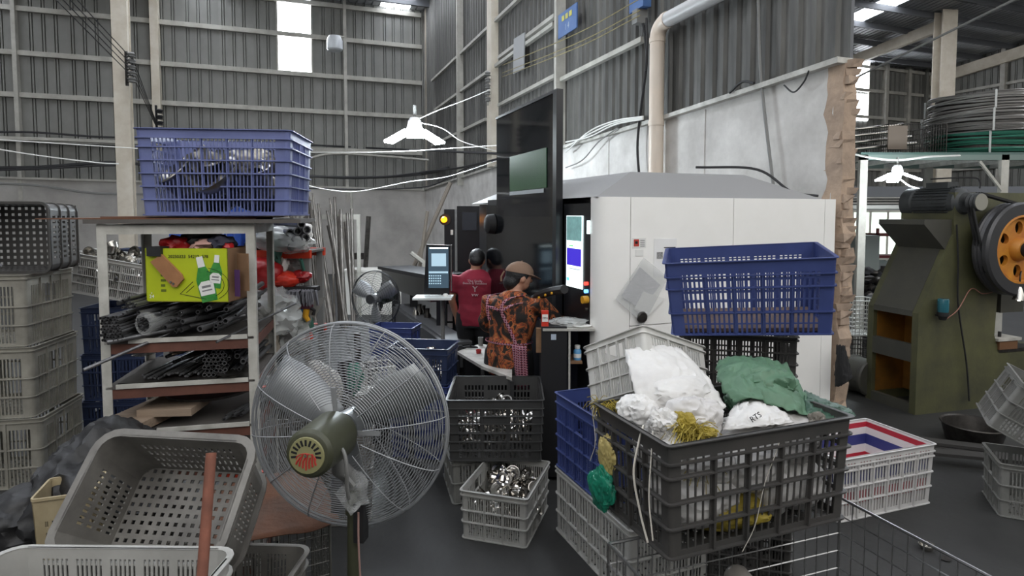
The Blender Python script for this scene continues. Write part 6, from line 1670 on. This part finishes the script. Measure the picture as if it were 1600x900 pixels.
mb = MB(); mb.cyl((fx, -.1, fz), (fx, .3, fz), .05, 16); mb.build('crankshaft', M_STEELD, PR, True)
# oiler cup and pipe
a = (.20, -.05)
mb = MB(); mb.lathe([(0, 0), (.045, 0), (.05, .02), (.05, .14), (.045, .15), (0, .15)], 18); o = mb.build('oil_cup', mat('teal_glass', '2c6a78', .15, alpha=.8), PR, True); o.location = (.22, -.07, 1.02)
mb = MB(); mb.lathe([(0, -.04), (.03, -.04), (.045, 0), (.052, .0), (.052, .04)], 16); o = mb.build('oil_cup_base', M_MATT, PR, True); o.location = (.22, -.07, 1.0)
mb = MB(); mb.beam((.2, -.02, 1.0), (.25, .02, 1.0), .02, .02); mb.build('oil_bracket', M_MATT, PR)
mb = MB(); mb.loft(curve_pts([(.40, -.03, 1.9), (.44, -.03, 1.5), (.46, -.03, 1.1), (.60, -.03, .5), (.66, -.03, .1)], 20), .008, seg=6); mb.build('oil_pipe', M_MATT, PR, True)
mb = MB(); mb.loft(curve_pts([(.30, -.03, .95), (.45, -.04, 1.05), (.62, -.03, 1.25), (.75, -.05, 1.2), (.95, -.05, 1.22)], 20), .005, seg=6); mb.build('wire_lead', mat('salmon_wire', '9a6a5c', .6), PR, True)
mb = MB(); mb.loft(curve_pts([(mx - .2, .2, mz + .24), (mx, .1, mz + .25), (mx + .14, .0, mz + .245), (mx + .17, -.02, mz + .2), (mx + .17, -.02, mz + .14)], 16), .008, seg=6); mb.build('cable_guide', M_MATT, PR, True)
# work lamp on the press table
wl = thing('work_lamp', 'bright conical work lamp over the press table', 'lamp', at(1592, 470, 5.9))
mb = MB(); mb.lathe([(.015, .13), (.02, .12), (.055, .0), (.05, .0), (.015, .11)], 18); o = mb.build('lamp_shade', M_STEEL, wl, True); o.location = (0, 0, .01)
mb = MB(); ellipsoid(mb, (0, 0, .03), .028, .028, .03); mb.build('bulb', mat('work_bulb', 'ffffff', .4, emit='fff4e0', estr=14), wl, True)
mb = MB(); mb.loft(curve_pts([(0, 0, .13), (.02, .02, .25), (.1, .1, .3)], 10), .008, seg=6); mb.build('lamp_arm', M_STEELD, wl, True)
# things on the floor by the press
o = tag(MB().lathe([(0, 0), (.27, 0), (.29, .02), (.29, .06), (.27, .08), (.27, .3), (.29, .32), (.29, .36), (.27, .38), (0, .38)], 36).build('steel_drum', M_OILY, None, True, .5), 'dark steel drum lying on its side left of the press', 'drum'); o.location = (3.86, 6.75, .21); o.rotation_euler = (PI / 2, 0, R_(20)); o.scale = (.72, .72, .72)
o = tag(MB().lathe([(0, 0), (.2, 0), (.24, .16), (.25, .16), (.245, .17), (.23, .16), (.19, .01), (0, .01)], 28).build('steel_basin', M_STEELD, None, True), 'dark round basin on the floor before the press', 'basin'); o.location = at_z(1520, 690, .0)
for i, (x, y, l, lab) in enumerate(((1500, 705, .7, 'dark plank on the floor beside the striped crate'), (1480, 695, .6, 'dark plank second from the striped crate'), (1530, 715, .65, 'dark plank nearest the tipped grey crate'))):
    q = at_z(x, y, .02 + .03 * i); o = tag(MB().bx(-l / 2, l / 2, -.06, .06, 0, .025).build('plank', mat('dark_plank', '3c3a38', .7)), lab, 'plank'); o.location = q; o.rotation_euler = (0, 0, R_(-28 + i * 6))
drape('black_cloth', mat('black_cloth', '1c1c1e', .9), [[pp(1306, 540, 5.1), pp(1310, 541, 5.08), pp(1314, 542, 5.08), pp(1318, 543, 5.1)], [pp(1305, 565, 5.1), pp(1312, 566, 5.0), pp(1318, 570, 5.06), pp(1324, 572, 5.1)], [pp(1304, 590, 5.1), pp(1311, 592, 5.02), pp(1320, 588, 5.0), pp(1330, 582, 5.1)], [pp(1303, 607, 5.1), pp(1312, 606, 5.0), pp(1322, 600, 5.06), pp(1331, 592, 5.1)]], 16, 16, 'black cloth hanging from the machine right end', 9.0, .02, cat='cloth')

# ================================================================ RACK OF WIRE COILS behind the press
cr = thing('coil_rack', 'high steel rack carrying wire coils behind the press', 'rack')
CDp = 8.0
zp = at(1450, 238, CDp).z
xl, xr_ = at(1345, 240, CDp).x, 8.6
MB().bx(xl, xr_, CDp, CDp + 1.5, zp - .03, zp).build('deck', mat('deck_green', '3f6358', .5, col2='4d5f5c', scale=2), cr)
for y in (CDp, CDp + 1.45): MB().bx(xl, xr_, y, y + .05, zp - .10, zp - .03).build('deck_beam', mat('deck_beam', '6a7a74', .6), cr)
for k in range(7): MB().bx(xl + .1 + k * .55, xl + .15 + k * .55, CDp + .05, CDp + 1.45, zp - .1, zp - .04).build('cross_beam', M_ANGLE, cr)
for x in (at(1345, 240, CDp).x, at(1566, 240, CDp).x):
    for y in (CDp, CDp + 1.44): MB().bx(x, x + .1, y, y + .06, 0, zp - .03).build('post', M_GIRT, cr)
MB().beam((at(1566, 260, CDp).x, CDp - .01, zp - .5), (at(1530, 244, CDp).x, CDp - .01, zp - .12), .03, .03).build('brace', M_GIRT, cr)
zb2 = at(1450, 320, CDp).z
MB().bx(xl, xr_, CDp + .4, CDp + 1.4, zb2 - .05, zb2).build('lower_deck', mat('deck_pale', 'a8a8a4', .6), cr)
M_COIL = mat('coil_wire', '9a9794', .3, .6, rand=.35)
def coil(lab, c, R, h, n, m_, sd, th=.012):
    r2 = random.Random(sd); t = thing('wire_coil', lab, 'coil', c)
    for k in range(n):
        Rk = R * r2.uniform(.88, 1.0); z = h * (k + .5) / n; ph = r2.uniform(0, 6); amp = r2.uniform(.0, .03)
        mb = MB(); mb.loft([(Rk * math.cos(a), Rk * math.sin(a), z + amp * math.sin(a + ph) + .008 * math.sin(3 * a + ph)) for a in [2 * PI * q / 40 for q in range(40)]], th * r2.uniform(.6, 1.1), seg=5, closed=True); mb.build('wire_turn', m_, t, True)
    mb = MB(); mb.lathe([(R * .86, .01), (R * .86, h * .95), (R * .7, h * .95), (R * .7, .01)], 32, True); mb.build('coil_core', M_STEELD, t, True)
    for q in (0.6, 2.6, 4.2, 5.3):
        mb = MB(); mb.beam((R * 1.03 * math.cos(q), R * 1.03 * math.sin(q), 0), (R * 1.03 * math.cos(q), R * 1.03 * math.sin(q), h), .03, .004); mb.build('tie_band', M_CLEAR, t)
    return t
cc = at(1532, 225, CDp + .75)
coil('green wrapped wire coil at the bottom of the rack stack', (cc.x, cc.y, zp + .002), .68, .30, 14, mat('green_coil', '3f7a68', .3, .3, rand=.2), 1, .016)
coil('thick dark wire coil in the middle of the rack stack', (cc.x + .03, cc.y, zp + .305), .72, .30, 18, M_COIL, 2, .014)
coil('shiny dark wire coil at the top of the rack stack', (cc.x + .05, cc.y, zp + .61), .70, .24, 16, M_COIL, 3, .014)
wire_cage('wire_cage', 'tall wire cage of bars left of the coils on the rack', (at(1415, 220, CDp + .6).x, CDp + .7, zp + .002), 0, .8, .7, .42, 22, 14, 6, m=M_STEELD, r=.004)
for i in range(4):
    q = at(1395, 232, CDp + .5); tube(Vector((xl - .12, CDp + .45 + .1 * i, zp + .06 + i * .10)), -PI / 2, .10, .022, 1.15, 'bright round bar lying in the wire cage on the rack', 'bars in the rack cage', m=M_STEEL, hollow=False, name='steel_rod', cat='bar')
o = tag(MB().bx(-.13, .13, -.01, .01, -.16, .16).build('brown_board', mat('dull_card', '6d6258', .8)), 'brown card hung on the cage on the rack', 'board'); o.location = at(1402, 215, CDp + .30)
# shelf under the deck: long rods
for i in range(12):
    tube(Vector((xl - .1, CDp + .5 + i * .07, zb2 + .03 + (i % 3) * .04)), -PI / 2 + rnd.uniform(-.03, .03), .0, .014, 2.6, 'long thin rod stored under the coil rack deck', 'rods under the coil rack deck', m=M_COIL, hollow=False, name='long_rod', cat='rod')

# ================================================================ LAMPS
def bay_lamp(lab, p, yaw, s=1.0, es=60):
    t = thing('led_lamp', lab, 'lamp', p, yaw)
    MB().lathe([(0, .09 * s), (.04 * s, .09 * s), (.06 * s, .06 * s), (.07 * s, 0), (0, -.01 * s)], 18).build('lamp_housing', mat('lamp_white', 'dadada', .4), t, True)
    for k in range(3):
        a = 2 * PI * k / 3 + .4; rot = Matrix.Rotation(a, 3, 'Z') @ Matrix.Rotation(R_(24), 3, 'Y')
        mb = MB(); mb.box(rot @ Vector((.19 * s, 0, 0)), (.24 * s, .15 * s, .02 * s), rot); mb.build('lamp_leaf', M_LAMP, t)
    mb = MB(); ellipsoid(mb, (0, 0, -.02 * s), .06 * s, .06 * s, .05 * s); mb.build('lamp_bulb', M_LAMP, t, True)
    mb = MB(); mb.cyl((0, 0, .09 * s), (0, 0, .2 * s), .015 * s, 8); mb.build('lamp_cap', M_CABLEG, t, True)
    l = bpy.data.lights.new('lamp_light', 'POINT'); l.energy = es; l.color = (.85, .94, 1.0); l.shadow_soft_size = .25 * s
    lo = bpy.data.objects.new('lamp_light', l); COL.objects.link(lo); lo.parent = t; lo.location = (0, 0, -.12 * s)
    return t
bay_lamp('glaring white lamp hanging on a cable before the far corner', at(648, 199, 9.0), .3, 1.6, 120)
bay_lamp('glaring white lamp hanging beside the wire coil rack', at(1402, 268, 7.2), .8, .85, 12)
hb = thing('high_bay_lamp', 'unlit white high bay lamp on the far wall beside the window', 'lamp', at(523, 66, 18.8))
MB().lathe([(0, .2), (.18, .18), (.24, .05), (.24, -.22), (.2, -.26), (0, -.26)], 20).build('lamp_shade', mat('lamp_grey', 'c4c8cc', .4), hb, True)
MB().cyl((0, 0, .2), (0, 1.0, .45), .03, 8).build('lamp_bracket', M_GIRT, hb, True)

# ================================================================ PIPES, CABLES, SIGNS
pd = thing('ventilation_pipe', 'fat cream plastic pipe rising up the partition and bending along it', 'pipe')
a = on_u(1024, 300, UP - .14); b = on_u(1024, 62, UP - .14); b.x, b.y = a.x, a.y
mb = MB(); mb.cyl((a.x, a.y, .2), b, .092, 24); mb.build('riser', M_PVC, pd, True)
mb = MB(); e = [b, b + Vector((0, 0, .09)) - B * .03, b + Vector((0, 0, .15)) - B * .11, b + Vector((0, 0, .17)) - B * .2]; mb.loft(curve_pts(e, 9), .095, seg=24); mb.build('elbow', M_PVC, pd, True)
mb = MB(); mb.cyl(b + Vector((0, 0, .17)) - B * .2, b + Vector((0, 0, .17)) - B * 4.2, .092, 24); mb.build('run', mat('pvc_grey', 'b9b9b9', .4), pd, True)
for q, d in ((b + Vector((0, 0, .17)) - B * .2, B), (b - Vector((0, 0, .02)), Vector((0, 0, 1))), (b - Vector((0, 0, 1.05)), Vector((0, 0, 1)))):
    mb = MB(); mb.cyl(q - d * .03, q + d * .03, .1, 24); mb.build('pipe_collar', M_PVC, pd, True)
sg = thing('wall_sign', 'blue wall sign with yellow and white marks on the partition', 'sign')
u_ = UP - .14
c4 = [on_u(x, y, u_) for x, y in ((873, 24), (902, 4), (902, 44), (873, 60))]
zt_s, zb_s = (c4[0].z + c4[1].z) / 2, (c4[2].z + c4[3].z) / 2; v0_, v1_ = uvz(c4[1])[1], uvz(c4[0])[1]
sg.rotation_euler = (0, 0, YAW); sg.location = H(u_, (v0_ + v1_) / 2, (zt_s + zb_s) / 2); sw, shh = (v1_ - v0_), zt_s - zb_s
MB().bx(-.01, .01, -sw / 2, sw / 2, -shh / 2, shh / 2).build('sign_board', M_SIGNB, sg)
text_part('sign_lettering', '1 4', .36 * shh, mat('sign_white', 'a8b4c8', .5), sg, (-.013, 0, -.2 * shh), (PI / 2, 0, -PI / 2), .002)
for k in range(3): MB().bx(-.016, -.012, (-.26 + k * .2) * sw, (-.12 + k * .2) * sw, .12 * shh, .34 * shh).build('sign_mark', M_SIGNY, sg)
MB().bx(.01, .12, -.03, .03, .3 * shh, .36 * shh).build('sign_bracket', M_GIRT, sg)
o = tag(MB().bx(-.012, .012, -.3, .3, -.35, .35).build('wall_plate', mat('plate_grey', '8b8d8e', .5)), 'plain grey plate on the partition sheets beside the black door', 'plate'); o.location = on_u(811, 84, UP - .1); o.rotation_euler = (0.05, 0, YAW)
# blue meter box high on the partition
q = on_u(1000, 4, UP - .12); mbx = thing('meter_box', 'blue cable drum high on the partition above black cables', 'box', q, YAW)
MB().bx(-.06, .06, -.17, .17, -.1, .2).build('box_body', M_SIGNB, mbx); MB().bx(-.08, .08, -.06, .06, -.28, -.1).build('box_gland', M_CABLEG, mbx)
def ucab(pts, r, m_, lab, off=.1, nm='wall_cable', **k): return cable(nm, [on_u(x, y, UP - off) for x, y in pts], r, m_, lab, 'cable', **k)
ucab(((1003, 28), (1008, 60), (1010, 100), (1000, 180), (996, 230), (999, 280)), .018, M_CABLEB, 'thick black cable running down beside the cream pipe', .1)
ucab(((1010, 28), (1011, 70), (1009, 110)), .016, M_CABLEB, 'short black cable beside the cream pipe top', .12)
for i, (y0, y1) in enumerate(((100, -2), (112, 16), (118, 24))): ucab(((785, y0 + 2), (900, (y0 + y1) / 2 + 4), (1000, y1)), .007, M_CABLEY, ('upper', 'middle', 'lower')[i] + ' yellowish wire strung along the partition sheets', .35)
for i in range(3): ucab(((884, 222 + i * 8), (920, 214 - i * 4), (960, 195 - i * 3), (1005, 186 - i * 2)), .012, M_CABLEW, ('lowest', 'middle', 'uppermost')[i] + ' pale cable of the bundle on the partition ledge', .14)
ucab(((884, 262), (910, 250), (935, 222), (965, 200)), .01, M_CABLEG, 'grey cable looping below the partition ledge', .12)
ucab(((1185, 0), (1190, 130), (1212, 320)), .016, M_CABLEG, 'thin grey conduit crossing the partition above the machine', .06)
ucab(((1225, 133), (1240, 144), (1256, 128), (1264, 110)), .008, M_CABLEB, 'thin black wire looped on the plaster ledge', .08); ucab(((1140, 145), (1160, 128), (1178, 130)), .014, M_CABLEB, 'black cable stub on the ledge under the rusty sheet', .1)
q0, q1, q2 = on_u(1165, 285, UP - .2), on_u(1225, 300, UP - .1), on_u(1288, 312, UP - .05)
cable('black_cable', [H(3.4, 4.5, 2.42), H(3.9, 4.3, 2.40), H(4.1, 4.1, 2.2), H(4.3, 4.0, 2.16)], .012, M_CABLEB, 'black cable lying over the white machine roof')
# cables along the far wall
def near_wall(x, y, v_):
    a = on_v(x, y, v_)
    if a.dot(A) < UP - .15: return a
    return on_u(x, y, UP - .15)
def vcab(pts, r, m_, lab, v_=VB - .5, **k): return cable('hall_cable', [near_wall(x, y, v_) for x, y in pts], r, m_, lab, 'cable', **k)
vcab(((-20, 206), (60, 207), (140, 213), (215, 216), (320, 222), (470, 226), (600, 232), (780, 240)), .03, M_CABLEB, 'black cable sagging across the far wall, uppermost')
vcab(((-20, 216), (80, 218), (180, 222), (330, 228), (470, 230)), .06, M_GIRT, 'pale duct running along the left far wall')
vcab(((-20, 262), (60, 261), (130, 256), (185, 254), (280, 262), (470, 274), (560, 278), (660, 272), (700, 262)), .045, M_CABLEB, 'thick black cable bundle across the far wall', VB - .7)
vcab(((-20, 266), (60, 264), (130, 260), (185, 258)), .03, M_CABLEB, 'second black cable beside the thick bundle at the left', VB - .75)
vcab(((-20, 286), (60, 290), (130, 300), (185, 303), (300, 302), (470, 290)), .035, M_CABLEG, 'grey cable drooping over the left plaster wall', VB - .6)
vcab(((475, 250), (520, 240), (600, 244), (670, 250)), .04, M_GIRT, 'pale tube across the far corner below the lamp', VB - .6)
vcab(((475, 276), (600, 276), (668, 268), (720, 262), (780, 248)), .03, M_CABLEB, 'dark cable crossing the far corner', 18.0)
vcab(((475, 294), (560, 296), (640, 294), (680, 288), (730, 262), (780, 250)), .02, M_CABLEB, 'dark cable low across the far corner', 17.0)
cable('white_cable', [at(-10, 214 + 18, 9), at(60, 243, 9.2), at(150, 254, 9.5), at(185, 256, 10)], .01, M_CABLEW, 'white cable dropping from the left towards the column')
cable('white_cable', [at(-10, 218, 9), at(40, 221, 9.2), at(120, 226, 9.5), at(215, 232, 10)], .008, M_CABLEW, 'thin white cable along the left hall')
cable('white_cable', [at(470, 238, 8.5), at(560, 238, 8.7), at(640, 236, 9), at(700, 232, 9), at(780, 227, 8.2)], .006, M_CABLEW, 'straight white cable passing below the glaring lamp')
cable('white_cable', [at(474, 288, 8.5), at(510, 296, 8.7), at(560, 299, 9), at(640, 284, 9), at(700, 276, 8.8), at(780, 250, 8.2)], .006, M_CABLEW, 'white cable sagging low across the far corner')
cable('lamp_cable', [at(649, 188, 9.0), at(685, 172, 8.9), at(730, 155, 8.7), at(765, 140, 8.5)], .006, M_CABLEW, 'white lamp cable running up to the partition post')
cable('lamp_cable', [at(649, 190, 9.0), at(690, 200, 8.9), at(720, 220, 8.6), at(760, 232, 8.3), at(782, 238, 8.2)], .006, M_CABLEW, 'white lamp cable sagging right to the black door')
cable('lamp_cable', [at(1330, 240, 7.0), at(1360, 246, 7.1), at(1402, 250, 7.2), at(1450, 245, 7.4), at(1500, 243, 7.6)], .012, M_CABLEW, 'white cable carrying the lamp beside the coil rack')
cable('lamp_cable', [at(1402, 276, 7.2), at(1420, 290, 7.1), at(1440, 296, 6.8)], .008, M_CABLEW, 'short white lead under the lamp beside the coil rack')
cable('guy_wire', [at(1330, 125, 10), at(1600, -8, 8)], .018, M_CABLEG, 'grey wire slanting across the roof of the next bay')
# insulators and power lines on the tall column
ins = thing('insulator_rack', 'dark insulator rack on the cream column at the left', 'insulator', at(206, 108, 14.8))
for k in range(5):
    mb = MB(); mb.lathe([(0, 0), (.10, .02), (.06, .05), (.10, .09), (.05, .13), (0, .13)], 14); o = mb.build('insulator', M_CABLEG, ins, True); o.location = (0, 0, -.33 + k * .15)
MB().bx(-.15, -.1, -.03, .03, -.4, .42).build('insulator_bar', M_STEELD, ins)
ins2 = thing('insulator_rack', 'sooty insulator rack low on the narrow wall post', 'insulator', at(250, 192, 17.5))
for k in range(4):
    mb = MB(); mb.lathe([(0, 0), (.10, .02), (.06, .05), (.10, .09), (.05, .13), (0, .13)], 14); o = mb.build('insulator', M_CABLEB, ins2, True); o.location = (0, 0, -.25 + k * .17)
MB().bx(-.12, -.08, -.03, .03, -.5, .5).build('insulator_bar', M_CABLEB, ins2)
for k, lab in enumerate(('leftmost', 'second', 'third', 'rightmost')):
    cable('power_line', [at(84 + k * 11, -4, 10), at(206, 92 + (3 - k) * 9, 14.7)], .010, M_CABLEB, lab + ' black power line dropping to the column insulators')
    cable('power_line', [at(207, 90 + k * 9, 14.7), at(246, 196 + k * 2, 17.4)], .010, M_CABLEB, lab + ' power line between the two insulator racks')
ins3 = thing('insulator_rack', 'insulator rack on the cream partition post', 'insulator', on_u(762, 138, UP - .3))
for k in range(5):
    mb = MB(); mb.lathe([(0, 0), (.07, .02), (.04, .05), (.07, .08), (.03, .11), (0, .11)], 12); o = mb.build('insulator', M_CABLEG, ins3, True); o.location = (0, 0, -.3 + k * .14)
MB().bx(-.02, .02, .05, .16, -.35, .4).build('insulator_bar', M_GIRT, ins3)

# ================================================================ LEANING BARS and far props
r2 = random.Random(5)
for i in range(34):
    f = i / 33
    xb = 478 + f * 78 + r2.uniform(-4, 4); xt = xb - r2.uniform(4, 34); yt = r2.uniform(292, 335) + f * 22
    D0 = 10.6 + r2.uniform(-.2, .4)
    p1 = at(xt, yt, D0 + .6); p0 = at(xb, 560, D0); p0.z = 0.0
    mb = MB(); mb.cyl(p0, p1, r2.choice([.018, .022, .028]), 8)
    tag(mb.build('steel_bar', mat('leaning_bar', '6b655f', .5, .4, col2='4d4844', scale=6, rand=.3), None, True), 'long dusty steel bar leaning upright in the row behind the rack', 'bar', 'leaning steel bars')
sp_ = thing('bar_stand', 'grey stand holding up the leaning steel bars', 'stand', (at(515, 450, 11.6).x, 11.6, 0))
MB().bx(-.8, .6, 0, .06, 1.9, 2.0).build('stand_rail', M_GIRT, sp_); MB().bx(-.8, -.74, 0, .06, 0, 1.9).build('stand_post', M_GIRT, sp_); MB().bx(.54, .6, 0, .06, 0, 1.9).build('stand_post', M_GIRT, sp_)
def prop(nm, pts, D, r, m_, lab, cat): mb = MB(); mb.loft([at(x, y, D) for x, y in pts], r, seg=6); tag(mb.build(nm, m_, None, True), lab, cat)
M_DUST = mat('dusty_wood', '7d756b', .85)
prop('wooden_prop', ((704, 285), (640, 432)), 14.0, .05, M_DUST, 'long brown pole leaning at the far corner', 'pole')
prop('wooden_prop', ((668, 330), (648, 470)), 13.8, .04, M_DUST, 'shorter brown pole leaning at the far corner', 'pole')
prop('bent_pipe', ((642, 395), (662, 410), (664, 425)), 13.5, .05, M_GIRT, 'bent pale pipe at the foot of the leaning poles', 'pipe')
prop('steel_stake', ((576, 338), (568, 470)), 12.5, .05, M_STEELD, 'dark thick stake standing before the far plaster wall', 'stake')
prop('wall_pipe', ((549, 300), (552, 420)), 19.0, .05, M_GIRT, 'thin pale pipe on the far plaster wall', 'pipe')
o = tag(MB().bx(-.25, .25, -.1, .1, -.1, .1).build('electric_box', M_STEELD), 'dark electric box on the far plaster wall', 'box'); o.location = at(562, 400, 18.6)
ft = thing('far_bench', 'pale bench far back before the plaster wall', 'bench', (at(575, 425, 12.2).x, 12.2, 0)); 
MB().bx(-.45, .75, -.3, .3, .85, .9).build('bench_top', mat('pale_bench', 'c9c6c0', .6), ft); MB().bx(-.42, .72, -.28, -.26, .0, .85).build('bench_skirt', mat('pale_bench', 'c9c6c0', .6), ft)
# far clutter in the next bay
wn = struct('window_3', at(1374, 366, 16.0)); wn.rotation_euler = (0, 0, YAW * .3)
for i in range(3):
    for j in range(2): MB().bx(-.75 + i * .5, -.31 + i * .5, 0, .02, -.62 + j * .62, -.04 + j * .62).build('pane', mat('far_pane', 'e8f2ea', .4, emit='d8ecdc', estr=.9), wn)
for i in range(4): MB().bx(-.81 + i * .5, -.75 + i * .5, -.02, .04, -.7, .62).build('window_frame', M_GIRT, wn)
for j in range(3): MB().bx(-.8, .74, -.02, .04, -.68 + j * .63, -.62 + j * .63).build('window_frame', M_GIRT, wn)
wl3 = struct('wall_next_bay', at(1390, 335, 16.2))
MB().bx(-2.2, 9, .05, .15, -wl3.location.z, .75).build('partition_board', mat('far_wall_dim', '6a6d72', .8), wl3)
cbn = thing('grey_cabinet', 'pale grey cabinet far back beyond the broken wall end', 'cabinet', (at(1358, 420, 10.5).x, 10.5, 0)); zc_ = at(1358, 368, 10.5).z
MB().bx(-.17, .17, 0, .4, 0, zc_).build('cabinet_body', mat('cabinet_grey', '98a09c', .5), cbn); MB().bx(-.16, .16, -.012, 0, .05, zc_ - .03).build('cabinet_door', mat('cabinet_grey', '98a09c', .5), cbn)
rs_ = thing('red_shelf', 'dark red shelving far back left of the press', 'shelf', (at(1390, 420, 11.0).x, 11.0, 0))
for z in (.3, .8, 1.2, 1.6): MB().bx(-.25, .35, 0, .4, z, z + .05).build('shelf_board', mat('dull_red', '6a2a2c', .6), rs_)
for x in (-.25, .31): MB().bx(x, x + .04, 0, .04, 0, 1.75).build('post', mat('dull_red', '6a2a2c', .6), rs_)
for i in range(22):
    q = at(r2.uniform(1340, 1388), r2.uniform(418, 470), 9.0 + r2.uniform(-.2, .3)); o = tag(blob('scrap_piece', M_STEELD if i % 3 else M_BAGK, (r2.uniform(.05, .12), .08, r2.uniform(.04, .09)), .35, 4, i * 1.3, 2), 'dark scrap piece in the heap beyond the broken wall', 'scrap', 'scrap heap beyond the wall'); o.location = q
hp = thing('scrap_bin', 'dark bin under the scrap heap beyond the broken wall', 'bin', (at(1362, 450, 9.2).x, 9.2, 0)); MB().bx(-.3, .3, -.2, .2, 0, .72).build('bin_body', M_MATT, hp); MB().bx(-.32, .32, -.22, .22, .72, .76).build('bin_rim', mat('bin_blue', '2c3c5c', .6), hp)
wire_cage('wire_basket', 'white wire basket left of the press', (at(1350, 520, 7.2).x, 7.3, .55), .1, .36, .36, .42, 7, 7, 8, m=mat('white_wire2', 'c8c8c4', .5), r=.006)
wire_cage('wire_basket', 'dark wire basket under the white one left of the press', (at(1345, 540, 7.0).x, 7.2, .0), .1, .5, .45, .54, 14, 10, 10, m=M_STEELD, r=.004)
ob = thing('fuse_box', 'small red framed box on the far plaster wall at the left', 'box', on_v(105, 380, VB - .25)); ob.scale = (1.8, 1.8, 1.8); MB().bx(-.06, .06, 0, .04, -.08, .08).build('box_frame', mat('dull_red', '6a2a2c', .6), ob); MB().bx(-.04, .04, -.006, 0, -.05, .05).build('box_face', M_PAPER, ob)
